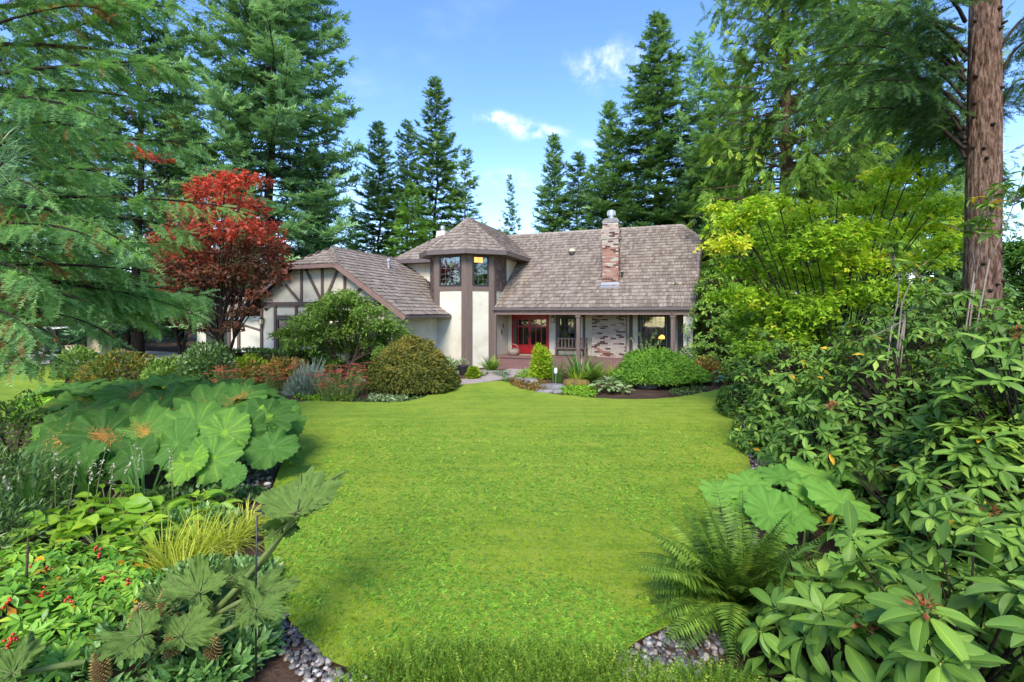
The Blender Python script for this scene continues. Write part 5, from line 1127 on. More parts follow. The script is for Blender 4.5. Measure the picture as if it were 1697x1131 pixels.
def dome(name, label, c, rad, n, tpls, ls, mat, seed, cat='shrub', group=None, droop=0.0, up=.6, inner=.4, shape=.16, k=3.0, stems=5, stemr=.03, bark='twig', tintfn=None, spread=.18, zmin=.06, jit=.5, layers=0, flat=False, kfine=9.0, tmean=.5, mats2=None):
    """small-leaved shrub on a lumpy dome"""
    g = np.random.default_rng(seed); c = A(c); r = thing(name, label, cat, tuple(c), 0, group); R3 = A(rad)
    d = nrm(g.normal(size=(n, 3))); d[:, 2] = np.abs(d[:, 2])*(1 if not flat else 1)
    q = 1+shape*lump(d, seed+1, k)+shape*.6*lump(d, seed+2, kfine); u = 1-inner*g.random(n)**2
    p = d*(q*u)[:, None]*R3; p[:, 2] = np.maximum(p[:, 2], zmin*(1+g.random(n)))
    out = nrm(d/R3); dd = nrm(out*(1-droop)+A([0, 0, -1.])*droop*1.3+A([0, 0, up])*(1-droop)*.4+g.normal(0, jit, (n, 3)))
    upv = nrm(out*.9+A([0, 0, up*.7])+g.normal(0, .38, (n, 3)))
    if droop: upv = nrm(out+g.normal(0, .4, (n, 3)))
    t = np.clip((tintfn(p, d, g) if tintfn else tmean)+.22*lump(d*3, seed+5, 3.0)+g.normal(0, spread, n), 0, 1)
    M = frames(dd, upv, ls*g.uniform(.65, 1.3, n)); ch = g.integers(0, len(tpls), n); lf = MB()
    for i in range(len(tpls)): e = ch == i; inst(lf, tpls[i], M[e], p[e], t[e])
    lf.obj('foliage', mat, r, kind='stuff')
    if stems:
        wood = MB()
        for s_ in range(stems):
            e_ = p[g.integers(n)]*.82; a = g.uniform(0, 6.28); tube(wood, bez((.05*math.cos(a), .05*math.sin(a), -.04), (e_[0]*.4, e_[1]*.4, e_[2]*.75), e_, 6), np.linspace(stemr, stemr*.35, 6), 5, cap=False)
        wood.obj('stems', bark, r, True)
    return r
def tussock(name, label, c, n, L_, wd, mat, seed, cat='plant', group=None, arch=.9, spread=.12, lean=.75, jit=.2, obj=False, seg=4, tmean=.5):
    """strap or grass leaves arching from one crown; obj: each blade a part of its own"""
    g = np.random.default_rng(seed); c = A(c); r = thing(name, label, cat, tuple(c), 0, group); lf = MB(); t = np.linspace(0, 1, seg+1)
    for i in range(n):
        a = g.uniform(0, 2*PI); l = L_*g.uniform(.6, 1.15); le = lean*g.uniform(.25, 1.15); b = A([math.cos(a), math.sin(a), 0])*spread*math.sqrt(g.random()); h = A([math.cos(a+g.normal(0, jit)), math.sin(a+g.normal(0, jit)), 0])
        ang = PI/2-le*.5-arch*le*t**1.2*1.3; x = np.concatenate([[0], np.cumsum(np.cos((ang[1:]+ang[:-1])/2))])*l/seg; z = np.concatenate([[0], np.cumsum(np.sin((ang[1:]+ang[:-1])/2))])*l/seg
        mid = b+h*x[:, None]+A([0, 0, 1])*np.maximum(z, .01)[:, None]; s_ = A([-h[1], h[0], 0]); w_ = wd*.5*(1-t**2.2)*np.where(t < .1, .7, 1)+.001
        V = np.concatenate([mid-s_*w_[:, None]+A([0, 0, .25])*w_[:, None], mid, mid+s_*w_[:, None]+A([0, 0, .25])*w_[:, None]]); q = np.arange(seg); m_ = seg+1
        Fq = np.concatenate([np.stack([q, q+m_, q+m_+1, q+1], 1), np.stack([q+m_, q+2*m_, q+2*m_+1, q+m_+1], 1)]); tt = float(np.clip(g.normal(tmean, .2), 0, 1))
        if obj: MB().add(V, Fq, tt).obj('blade', mat, r, True)
        else: lf.add(V, Fq, tt)
    if not obj: lf.obj('blades', mat, r, True, kind='stuff')
    return r
def fern(label, c, n, L_, seed, mat='fern', group=None, pinnae=26, lean=(.35, 1.25), cat='fern', pw=.15, tmean=.5, az0=None, meshes=5):
    g = np.random.default_rng(seed); r = thing('sword_fern', label, cat, tuple(c), 0, group); ms = []
    for v in range(meshes):                          # fronds of different lean, built once and turned
        le = lean[0]+(lean[1]-lean[0])*v/(meshes-1); t = np.linspace(0, 1, 12); ang = PI/2-le*.55-le*.75*t**1.3; x = np.concatenate([[0], np.cumsum(np.cos((ang[1:]+ang[:-1])/2))])/11; z = np.concatenate([[0], np.cumsum(np.sin((ang[1:]+ang[:-1])/2))])/11
        mid = np.stack([0*x, x, z], 1); mb = MB(); tube(mb, mid, np.linspace(.008, .002, 12), 3, .25)
        q = np.linspace(.10, .985, pinnae); p = np.stack([np.interp(q, t, mid[:, k]) for k in range(3)], 1); tn = nrm(np.stack([np.interp(np.minimum(q+.03, 1), t, mid[:, k])-np.interp(q-.03, t, mid[:, k]) for k in range(3)], 1))
        nn = nrm(np.cross(A([1., 0, 0]), tn)); pl = pw*np.clip(np.sin(PI*np.clip(q*.93+.05, 0, 1)**.75), .10, 1)
        tp = leaf_tpl(.24, 2, .1, .15, .7)
        for sg in (-1, 1):
            dd = nrm(A([sg*1., 0, 0])+tn*.38+g.normal(0, .07, (pinnae, 3))-A([0, 0, .12])); inst(mb, tp, frames(dd, nn, pl*g.uniform(.9, 1.1, pinnae)), p, np.clip(tmean+g.normal(0, .15, pinnae), 0, 1))
        ms.append(mb.mesh('frond', mat, True))
    for i in range(n):
        v = int(np.clip(g.beta(1.6, 1.3)*meshes, 0, meshes-1)); o = link('frond', ms[v], r); s_ = L_*g.uniform(.72, 1.12); o.rotation_euler = (g.normal(0, .10), g.normal(0, .10), i*2.39996+g.normal(0, .25)); o.scale = (s_,)*3; o.location = (g.normal(0, .03), g.normal(0, .03), -.01)
    m_ = MB(); tube(m_, [(0,0,-.05),(0,0,.03),(0,0,.07)], [.10, .08, .02], 8); m_.obj('crown', 'crown_fibre', r, True); return r
def gp(px, py): x, y = G(px, py); return (x, y, float(gz(x, y))-.015)
def gpz(px, Y): x = (px-CX)/F*Y; return (x, Y, float(gz(x, Y))-.015)

# ------------------------------------------------------------------ round-leaved plants (umbrella leaves on stalks)
def round_leaf(seed, lobes=9, na=90, nr=7, cup=.16, ruff=.05, notch=.12):
    """a peltate leaf of radius 1: shallow funnel, ruffled and scalloped rim, raised veins"""
    g = np.random.default_rng(seed); a = np.linspace(0, 2*PI, na, endpoint=False); V = [(0, 0, -.10)]; ph = g.uniform(0, 6)
    rim = 1+.07*np.sin(a*2+ph)+.05*np.sin(a*3+ph*2)-notch*np.abs(np.sin(a*lobes/2))**6*(1+.8*np.sin(a*1.5+ph*3))+.035*np.sin(a*lobes*3+ph)+.02*np.sin(a*lobes*5)
    T = [.85]; vein = np.arange(na) % (na//lobes) == 0
    for i in range(1, nr+1):
        t = (i/nr)**.9; T += list(np.where(vein, .80-.22*t, .40+.06*np.sin(a*lobes*2+ph)+.05*g.normal(size=na)-(.12 if i == nr else 0))); rr = rim*t if t > .55 else t*(1+(rim-1)*t)
        z = -.12*(1-t)**2+cup*t**1.2*.35-.30*cup*t**3*2.2+ruff*t*t*np.sin(a*lobes+1.57)-.03*t*np.abs(np.sin(a*lobes/2))+.09*t*t*np.sin(a*2+ph*1.3)+.05*t*t*np.sin(a*3-ph)+.022*t*g.normal(size=na)
        V += list(np.stack([rr*np.cos(a), rr*np.sin(a), z], 1))
    V = A(V); j = np.arange(na); k = (j+1) % na; Fs = [np.stack([0*j, 1+j, 1+k], 1)]; Fq = []
    for i in range(nr-1): Fq.append(np.stack([1+i*na+j, 1+(i+1)*na+j, 1+(i+1)*na+k, 1+i*na+k], 1))
    return V, Fs+[np.concatenate(Fq)], T
DRM = [MB().add(*round_leaf(s)).mesh('leaf', 'darmera', True) for s in range(5)]; DRP = [MB().add(*round_leaf(s+20, 9)).mesh('leaf', 'darmera_pale', True) for s in range(4)]
def umbrella_plant(name, label, base, leaves, seed, meshes, cat='plant', stalk_base=None, litter=(), edge=None):
    """leaves: (px, py, depth, radius px, tilt towards viewer, turn)"""
    g = np.random.default_rng(seed); B = A(base); r = thing(name, label, cat, tuple(B))
    for i, (px, py, Y, rp, tl, tr_) in enumerate(leaves):
        tl, tr_ = tl+g.normal(0, .10), tr_+g.normal(0, .2); c = A(P(px, py, Y))-B; rad = rp/F*Y; nv = nrm(A([math.sin(tr_)*math.sin(tl), -math.cos(tr_)*math.sin(tl), math.cos(tl)])); d0 = nrm(A([g.normal(), g.normal(), 0])); M = frames(d0[None], nv[None], rad)[0]
        # frames keeps the along axis: make the normal exact
        x = nrm(np.cross(d0, nv)); y = np.cross(nv, x); M = np.stack([x, y, nv], 1)*rad
        lf = place(r, 'leaf', meshes[i % len(meshes)], M, c)
        b = A([c[0]*.72+g.normal(0, .10), c[1]*.72+g.normal(0, .10)+.08, 0]); b[2] = -.03
        st = MB(); tube(st, bez(b, (b*A([.3, .3, 0])+c*A([.7, .7, .55])), c+nv*(-.10*rad), 8), np.linspace(.016, .010, 8), 6, g.random()); st.obj('stalk', 'green_stem', r, True)
        if i in litter:
            n = 110; a = g.uniform(0, 2*PI); q = np.abs(g.normal(0, .26, n)); az = np.where(g.random(n) < .5, a, a+PI)+g.normal(0, .6, n)
            pl = np.stack([q*np.cos(az), q*np.sin(az), .035*g.random(n)-.06*np.exp(-(q/.25)**2)+.035], 1); m_ = MB(); dd = nrm(np.stack([g.normal(size=n), g.normal(size=n), g.normal(0, .25, n)], 1))
            inst(m_, leaf_tpl(.26, 1, .1, .1), frames(dd, A([0, 0, 1.]), g.uniform(.12, .30, n)), pl, g.random(n)); m_.obj('fallen_needles', 'needle_litter', lf, kind='stuff')
    return r
LV = [(68,678,9.6,46,.35,-.5),(128,668,9.9,46,.30,.2),(205,712,8.2,62,.55,-.2),(108,727,7.9,60,.75,-.35),(165,645,10.6,44,.15,.1),(120,640,10.9,40,.2,0),(225,652,10.2,52,.35,.3),(250,690,8.7,52,.6,.2),(170,722,7.7,52,.75,.0),(238,715,7.9,48,.8,.1),
      (222,760,7.4,40,.9,.1),(325,705,7.9,52,.85,.05),(300,655,10.0,58,.3,.1),(345,675,8.8,56,.55,-.1),(395,650,9.4,55,.25,.25),(395,660,9.0,42,.5,.3),(372,716,7.7,42,.9,.0),(398,716,7.9,44,.85,.2),(440,690,8.5,46,.75,.35),(450,740,7.9,40,.8,.3),(352,760,7.3,42,1.0,0),
      (290,735,7.5,42,.95,-.1),(60,650,10.2,36,.4,-.6),(280,630,11.0,44,.1,.2),(350,640,10.6,46,.1,.3),(425,660,9.6,40,.35,.6),(470,700,9.0,36,1.0,.9),(455,668,9.4,34,.7,.7),(485,735,8.7,28,1.1,1.2),(130,690,8.8,56,.5,-.3),(270,670,9.4,54,.4,.0),
      (310,768,7.2,34,1.05,.1),(95,700,8.5,40,.6,-.5),(386,788,6.9,23,1.05,.05),(140,760,7.3,34,1.1,-.2),(205,635,11.0,40,.05,0),(325,690,8.3,40,.7,.1),(415,705,8.3,40,.75,.1)]
umbrella_plant('umbrella_plant', 'large mass of scalloped round umbrella leaves sprinkled with orange needles', (-5.6, 8.7, -.02), LV, 5, DRM, litter=(0, 1, 2, 3, 6, 7, 8, 9, 13, 15, 29, 30))
LR = [(1280,850,4.95,58,.62,.0),(1192,812,5.6,38,.25,-.2),(1395,828,5.2,62,.40,.25),(1300,790,5.9,50,.15,0),(1350,782,6.1,46,.2,.3),(1245,800,5.7,40,.3,-.1),(1425,905,4.7,42,.8,.1),(1400,940,4.5,36,.7,-.2),(1340,815,5.5,40,.5,.1),(1430,790,6.0,42,.1,.2),(1265,785,6.2,38,.2,-.3),(1320,850,5.2,40,.8,.3),(1215,830,5.5,30,.7,-.5),(1375,775,6.3,40,.2,0)]
umbrella_plant('umbrella_plant', 'pale green umbrella-leaved plant with yellowing edges beside the sword fern', (2.95, 5.5, -.02), [(a, b, c, d*.84, e, f) for a, b, c, d, e, f in LR], 6, DRP, litter=())

# ------------------------------------------------------------------ gunnera: rough, lobed, toothed leaves
def gunnera_leaf(seed, na=170, nr=9):
    g = np.random.default_rng(seed); a = np.linspace(.25, 2*PI-.25, na); ph = g.uniform(0, 6, 6); V = []     # gap at angle 0 is the stalk side
    x = a-PI; rim = np.zeros(na); cs_ = np.array([0, 1.0, -1.0, 1.95, -1.95])+g.normal(0, .07, 5); ln = np.array([1.0, .95, .92, .75, .72])*g.uniform(.88, 1.08, 5)
    for c_, l_ in zip(cs_, ln): rim = np.maximum(rim, l_*np.clip(1-(np.abs(x-c_)/.80)**1.5, 0, 1)**.55)
    rim = np.maximum(rim, .38+.06*np.sin(a*3+ph[0])); saw = np.abs(np.mod(a*4.6+.12*np.sin(a*5), 1)-.5)*2; saw2 = np.abs(np.mod(a*13.3, 1)-.5)*2
    rim = rim*(1-.20*saw-.10*saw2+.05*g.normal(size=na))
    for i in range(nr+1):
        t = i/nr; rr = .03+rim*t; z = .26*t**1.4-.30*t**3.5*(.5+.5*np.sin(a*2+ph[1]))+.06*t*np.cos(x*6.0)+.05*t*np.sin(a*11+ph[2])*np.sin(t*9+ph[3])+.10*t*t*np.sin(a*3+ph[4])+.02*t*g.normal(size=na)
        V += list(np.stack([rr*np.cos(a), rr*np.sin(a), z], 1))
    j = np.arange(na-1); Fq = np.concatenate([np.stack([i*na+j, (i+1)*na+j, (i+1)*na+j+1, i*na+j+1], 1) for i in range(nr)]); V = A(V); return V, [Fq]
GUN = [MB().add(*gunnera_leaf(s)).mesh('leaf', 'gunnera', True) for s in range(5)]
def gunnera_veins():
    m_ = MB()
    for a in (PI, PI-1.25, PI+1.25, PI-2.2, PI+2.2):
        b_ = bez((.02*math.cos(a), .02*math.sin(a), .012), (.45*math.cos(a), .45*math.sin(a), .055), (.86*math.cos(a), .86*math.sin(a), .19), 6); tube(m_, b_, np.linspace(.020, .005, 6), 5)
        for q in (.35, .55, .72):
            for sg in (-1, 1): p = b_[int(q*5)]; tube(m_, [p, p+A([math.cos(a+sg*.6), math.sin(a+sg*.6), .15])*.13, p+A([math.cos(a+sg*.55), math.sin(a+sg*.55), .2])*.24], [.008, .006, .003], 4)
    return m_
GVN = gunnera_veins().mesh('vein', 'green_stem', True)
def cone_mesh(seed):
    g = np.random.default_rng(seed); m_ = MB(); tube(m_, [(0,0,0),(0,0,.08),(0,0,.5),(0,0,.85),(0,0,1.0)], [.12,.20,.21,.12,.03], 14, .05)
    n = 210; i = np.arange(n); h = (i+.5)/n; a = i*2.39996; rr = np.interp(h, [0,.08,.5,.85,1], [.12,.20,.21,.12,.03]); p = np.stack([rr*np.cos(a), rr*np.sin(a), h], 1); d = nrm(np.stack([np.cos(a), np.sin(a), np.full(n, .45)], 1))
    tp = (A([(-.5,0,-.4),(.5,0,-.4),(.5,0,.4),(-.5,0,.4),(0,1,0)]), [np.array([(0,1,4),(1,2,4),(2,3,4),(3,0,4)])]); inst(m_, tp, frames(d, A([0, 0, 1.]), np.stack([np.full(n, .035), np.full(n, .085), np.full(n, .035)], 1)), p, g.uniform(.5, 1, n)); return m_
CONE = cone_mesh(1).mesh('seed_cone', 'gunnera_cone')
def gunnera():
    g = np.random.default_rng(44); B = A([P(285, 1110, 4.0).x, 4.0, -.02]); r = thing('gunnera', 'giant rough jagged-leaved plant with prickly stalks and dark seed cones', 'plant', tuple(B))
    # (stalk-end pixel, depth, leaf size px, heading of the tip in the picture (deg, 0 = right), lean: normal tilt to viewer, side tilt)
    for i, (px, py, Y, sp, hd, tv, ts, mid) in enumerate(((492,852,3.9,158,40,.80,-.30,(395,985,3.9)), (425,985,3.7,105,22,.85,.25,(360,1010,3.8)), (300,1055,3.6,110,20,.95,.0,(300,1085,3.7)), (330,985,3.9,115,165,.75,.1,(300,1060,3.9)), (235,1055,3.5,105,185,.9,.0,(262,1090,3.6)), (268,1000,4.1,90,95,.6,.2,(280,1060,4.0)),
                                                (425,1010,3.5,92,-12,.7,.1,(370,1060,3.6)), (22,1118,3.3,110,105,.7,.0,(150,1092,3.5)), (370,975,4.2,85,60,.8,.2,(330,1050,4.1)), (478,872,4.0,70,195,.85,-.1,(410,980,3.95)))):
        c = A(P(px, py, Y))-B; rad = sp*.62/F*Y; h = R(hd); dirp = A([math.cos(h), .55*math.sin(h), .8*math.sin(h)]); tv = tv*.62; nv = nrm(A([math.sin(ts), -math.sin(tv), math.cos(tv)])); dv = nrm(dirp-nv*(dirp@nv)); y = np.cross(nv, -dv)
        M = np.stack([-dv*1.2, y*g.uniform(.72, .92), nv*1.35], 1)*rad; lf = place(r, 'leaf', GUN[i % 5], M, c); vn = link('vein', GVN, lf); vn.location = (0, 0, .012)
        m_ = A(P(*mid))-B; st = MB(); b_ = bez((g.normal(0, .04), g.normal(0, .04), .02), m_, c, 12); tube(st, b_, np.linspace(.030, .017, 12)*(.8 if i not in (0, 7) else 1.0), 8)
        n = 70; q = g.uniform(.05, .95, n); p = np.stack([np.interp(q, np.linspace(0, 1, 12), b_[:, k]) for k in range(3)], 1); d = nrm(g.normal(size=(n, 3))); inst(st, (A([(-.1,0,0),(.1,0,0),(0,0,.1),(0,1,0)]), [np.array([(0,1,3),(1,2,3),(2,0,3)])]), frames(d, g.normal(size=(n, 3)), .016), p+d*.018, .9); st.obj('stalk', 'green_stem', r, True)
    for px, py, Y, hp, tx, ty in ((240,1075,3.75,78,-.12,.0), (168,1131,3.45,55,.1,0), (283,1088,3.6,46,.05,.1), (352,1095,3.7,52,.35,.2), (268,1020,4.05,42,.2,0)):
        o = link('seed_cone', CONE, r); b = A(P(px, py, Y))-B; o.location = b; s_ = hp/F*Y; o.scale = (s_*1.05, s_*1.05, s_); o.rotation_euler = (ty, tx, g.uniform(0, 6)); m_ = MB(); tube(m_, bez((b[0]*.3, b[1]*.3, .0), (b[0]*.8, b[1]*.8, b[2]*.5), b+A([0, 0, .01]), 6), .016, 6); m_.obj('cone_stalk', 'green_stem', r, True)
    n = 900; d = nrm(g.normal(size=(n, 3))); d[:, 2] = np.abs(d[:, 2]); m_ = MB(); inst(m_, leaf_tpl(.3, 1, .1, .2), frames(nrm(d+A([0, 0, .6])), d, g.uniform(.05, .13, n)), d*A([.26, .2, .22])*g.uniform(.7, 1, n)[:, None], g.random(n)); m_.obj('crown', 'crown_fibre', r, kind='stuff')
    m_ = MB(); inst(m_, PEB[0], np.eye(3)[None]*A([.44, .36, .40]), A([[0, 0, .03]]), .3); m_.obj('rootstock', 'crown_fibre', r, True)
gunnera()
st = thing('plant_stake', 'thin black rod staking the tall jagged leaf stalk', 'stake', gp(424, 1131)); m_ = MB(); tube(m_, [(0,0,-.1),(0,0,.75),(.01,.0,1.28)], .007, 6); m_.obj('rod', 'black_metal', st, True); m_ = MB(); a_ = np.linspace(.3, 5.6, 12); tube(m_, np.stack([.03*np.cos(a_)+.03, .03*np.sin(a_), 1.28+.01*a_], 1), .005, 5); m_.obj('hook', 'black_metal', st, True)
st = thing('dry_stalk', 'dry brown broken stalk standing among red-berried shrubs', 'stalk', gpz(40, 4.35)); m_ = MB(); tube(m_, [(0,0,0),(.005,0,.25),(.03,0,.62),(.035,0,.80)], [.014,.011,.010,.006], 7); tube(m_, [(.03,0,.66),(.031,0,.675)], .017, 7); m_.obj('stem', 'twig', st, True); m_ = MB(); tube(m_, [(.005,0,.1),(.25,.05,.28),(.42,.1,.42)], [.008,.006,.003], 5); m_.obj('side_twig', 'twig', st, True)

# ------------------------------------------------------------------ hostas
HL = leafmesh([rib_leaf(.62, 7, .10, .30, .0, .75, .7, .45, 11), rib_leaf(.58, 7, .16, .45, .0, .75, .7, .4, 12), rib_leaf(.66, 7, .06, .15, .0, .75, .7, .5, 13), rib_leaf(.6, 7, .2, .6, .0, .75, .7, .35, 14)], 'hosta'); HB = leafmesh([leaf_tpl(.62, 4, .08, .3, .72)]*2, 'blue_hosta'); HV = leafmesh([leaf_tpl(.6, 4, .08, .3, .72)]*2, 'variegated')
def hosta(label, c, n, ll, seed, meshes=HL, group=None, h=.25, name='hosta', cat='plant'):
    g = np.random.default_rng(seed); r = thing(name, label, cat, tuple(c), 0, group); stm = MB()
    for i in range(n):
        a = i*2.39996+g.normal(0, .3); q = math.sqrt((i+.5)/n); e_ = .95-.85*q+g.normal(0, .12); b = A([math.cos(a)*q*h*1.15, math.sin(a)*q*h*1.15, h*(1.25-.75*q)+g.uniform(-.03, .05)]); d = A([math.cos(a)*math.cos(e_*.6), math.sin(a)*math.cos(e_*.6), math.sin(e_*.6)]); s_ = ll*g.uniform(.7, 1.15)
        place(r, 'leaf', meshes[i % len(meshes)], frames(d[None], nrm(A([[0, 0, 1.]])+g.normal(0, .25, (1, 3))), s_)[0], b); tube(stm, bez((0, 0, -.02), b*.4+A([0, 0, h*.2]), b, 5), .007, 4, cap=False)
    stm.obj('leaf_stalks', 'green_stem', r, kind='stuff'); return r
def spike(label, c, h, seed, group):
    g = np.random.default_rng(seed); r = thing('flower_spike', label, 'flower', tuple(c), 0, group); m_ = MB(); lean = g.normal(0, .08, 2); tube(m_, [(0,0,0),(lean[0]*.5,lean[1]*.5,h*.6),(lean[0],lean[1],h)], [.007,.006,.003], 5); m_.obj('stem', 'green_stem', r)
    n = 22; q = g.uniform(.6, 1, n); p = np.stack([np.interp(q, [0, .6, 1], [0, lean[0]*.5, lean[0]]), np.interp(q, [0, .6, 1], [0, lean[1]*.5, lean[1]]), q*h], 1); m_ = MB(); d = nrm(g.normal(size=(n, 3))*A([1, 1, .3])-A([0, 0, .4])); inst(m_, leaf_tpl(.4, 2, .3, .2), frames(d, A([0, 0, 1.]), g.uniform(.035, .06, n)), p, g.random(n)); m_.obj('blossoms', 'white_flower', r, kind='stuff')
for k, (px, Y, n, ll, lab) in enumerate(((135,6.3,24,.30,'clump of lime-green hosta leaves in front of the stalks'), (205,6.2,26,.33,'widest lime-green hosta clump with pleated leaves'), (270,6.3,24,.33,'lime-green hosta beside the golden grass'), (95,6.0,18,.26,'smaller hosta touching the dark fine-leaved shrub'), (330,6.6,18,.30,'hosta behind the dark silvery leaves'), (165,5.7,18,.27,'yellowing hosta in front of the lime clumps'), (235,5.75,16,.26,'hosta clump next to the berried shrub'), (175,6.9,14,.28,'shaded hosta under the umbrella leaves'), (300,5.95,14,.25,'hosta half hidden by golden grass'))):
    hosta(lab, gpz(px, Y), n, ll, 200+k, group='hostas in the shady bed')
hosta('faded yellow hosta collapsing beside the golden grass', gpz(205, 5.0), 12, .20, 215, leafmesh([leaf_tpl(.55, 4, .1, .5, .7)]*3, 'rhodo_yellow'), h=.12)
for k, (px, Y, h) in enumerate(((92,6.6,.95),(112,6.7,.85),(140,6.4,.9),(153,6.6,1.0),(178,6.3,.85),(192,6.7,1.0),(218,6.8,.9),(288,6.7,1.0),(25,6.5,.7))): spike('pale hosta flower spike rising against the dark stalks', gpz(px, Y), h, 230+k, 'hosta flower spikes')

# golden grass
for k, (px, Y, lab) in enumerate(((275,5.35,'arching golden grass tuft beside the fading hosta'), (330,5.55,'golden striped grass tuft spilling towards the rough leaves'), (375,5.75,'golden grass tuft by the lawn edge'), (405,6.3,'small golden grass tuft under the last umbrella leaves'), (300,5.05,'low golden grass tuft in front of the others'))):
    tussock('golden_grass', lab, gpz(px, Y), 170, .55 if k != 3 else .4, .011, 'gold_grass', 250+k, 'grass', 'golden grass tufts', arch=1.25, lean=1.25, spread=.16, tmean=.5)
# strap leaves behind the hostas
for k, (px, Y) in enumerate(((40,6.6),(115,7.0),(150,7.2),(235,7.0),(20,6.9))): tussock('day_lily', 'strappy green leaves rising behind the hostas', gpz(px, Y), 22, .95, .03, 'strap', 260+k, 'plant', 'strap leaves behind the hostas', arch=.9, lean=.8, obj=True)
# silvery spotted ground cover, berried shrubs, dark fine shrub
SL = [leaf_tpl(.38, 3, .12, .35, .8), leaf_tpl(.34, 3, .1, .2, .8)]
for k, (px, Y, rx, rz, lab) in enumerate(((300,6.15,.42,.22,'dark silvery-spotted clump behind the golden grass'), (345,6.3,.3,.2,'silvery-spotted clump by the golden grass and stalks'), (385,4.0,.34,.22,'silver-spotted leafy clump by the pebbles'), (345,3.75,.35,.22,'silver-spotted clump behind the seed cones'), (200,3.75,.45,.25,'dark silver-spotted clump under the jagged leaves'), (330,4.9,.35,.22,'silver-spotted clump between grass and jagged leaves'), (400,4.95,.3,.18,'small silver-spotted clump beside the lawn'), (255,4.5,.3,.2,'silver-spotted clump next to the red berries'))):
    dome('lungwort', lab, gpz(px, Y), (rx, rx*.9, rz), 620, SL, .12, 'spotted', 270+k, 'plant', 'silver-spotted clumps', up=.9, jit=.45, stems=0)
SK = [leaf_tpl(.34, 3, .12, .2, .85), leaf_tpl(.32, 3, .1, .1, .85)]
SKM = leafmesh([rib_leaf(.36, 5, .12, .2, .08, seed=6), rib_leaf(.33, 5, .18, .1, .08, seed=7), rib_leaf(.36, 5, .1, .3, .08, seed=8)], 'skimmia')
for k, (px, Y, rx, rz, lab) in enumerate(((45,4.75,.62,.50,'glossy red-berried shrub by the dry stalk'), (140,4.95,.55,.42,'red-berried shrub next to the hostas'), (10,4.1,.55,.52,'red-berried shrub at the corner leaf'), (120,4.2,.5,.42,'red-berried shrub behind the seed cones'), (195,4.5,.4,.34,'small red-berried shrub beside the silver-spotted clump'), (80,3.75,.42,.36,'dark green berried shrub behind the arching stalk'))):
    r_ = rhodo(lab, gpz(px, Y), (rx, rx*.85, rz), 120, .125, 280+k, 60, 5, 'skimmia', SKM, 'skimmia', yellow=.03, group='red-berried shrubs', inner=.3, zmin=.08)
    g_ = np.random.default_rng(290+k); m_ = MB()
    for q in range(5):
        a = g_.uniform(-PI, 0) if q < 4 else g_.uniform(0, 6.28); e_ = g_.uniform(.35, 1.3); c_ = A([math.cos(a)*math.cos(e_)*rx, math.sin(a)*math.cos(e_)*rx*.85, math.sin(e_)*rz])*1.06
        for b in range(g_.integers(4, 9)): v_, f_ = PEB[0]; m_.add(nrm(v_)*.013+c_+g_.normal(0, .018, 3), f_, g_.random())
    m_.obj('berries', 'berry', r_, True, kind='stuff')
NL = [leaf_tpl(.22, 2, .1, .15), leaf_tpl(.26, 2, .12, .25)]
dome('dark_shrub', 'dark fine-leaved shrub crowding beside the hostas', gpz(5, 6.9), (.95, .7, .78), 3200, NL, .10, 'dark_leaf', 300, jit=.6, inner=.5, shape=.22)
dome('dark_shrub', 'shaded narrow-leaved shrub below the umbrella leaves edge', gpz(-30, 5.9), (.8, .6, .55), 2200, NL, .10, 'dark_leaf', 301, jit=.6, inner=.5, shape=.22)
dome('small_leaved_shrub', 'fine light green shrub beside the first umbrella leaves', gpz(22, 9.0), (.85, .8, 1.25), 4200, [flat_leaf(.55)], .06, 'azalea', 302, jit=.7, inner=.4)
dome('clipped_shrub', 'round clipped box ball at the edge of the drive', gpz(-2, 21.0), (.95, .95, 1.2), 3000, [flat_leaf(.6)], .10, 'hedge', 303, jit=.6, inner=.2, shape=.04)
dome('ground_ivy', 'low shaded cover under the umbrella leaves', gpz(330, 7.2), (1.0, .35, .22), 900, [flat_leaf(.8)], .07, 'dark_leaf', 304, 'plant', jit=.5, up=1.0, stems=0)

# ------------------------------------------------------------------ sword ferns
fern('huge arching sword fern beside the pebbles', gp(1222, 1012), 120, 1.12, 310, pw=.15, pinnae=34, lean=(.4, 1.75), meshes=7, tmean=.5)
fern('sword fern under the pale umbrella leaves', gpz(1370, 4.5), 22, .7, 311, pw=.13)
fern('sword fern beside the turret wall', gpz(815, 21.6), 30, 1.0, 312, tmean=.7, pw=.16)
fern('sword fern among rocks in the island bed', gpz(985, 19.0), 34, 1.05, 313, tmean=.6, pw=.16)
fern('fern behind the rust-coloured shrub', gpz(1180, 20.0), 22, .95, 314, tmean=.75, pw=.16)
fern('small bright fern beside the path', gpz(792, 20.6), 18, .6, 315, 'chartreuse', pw=.18)

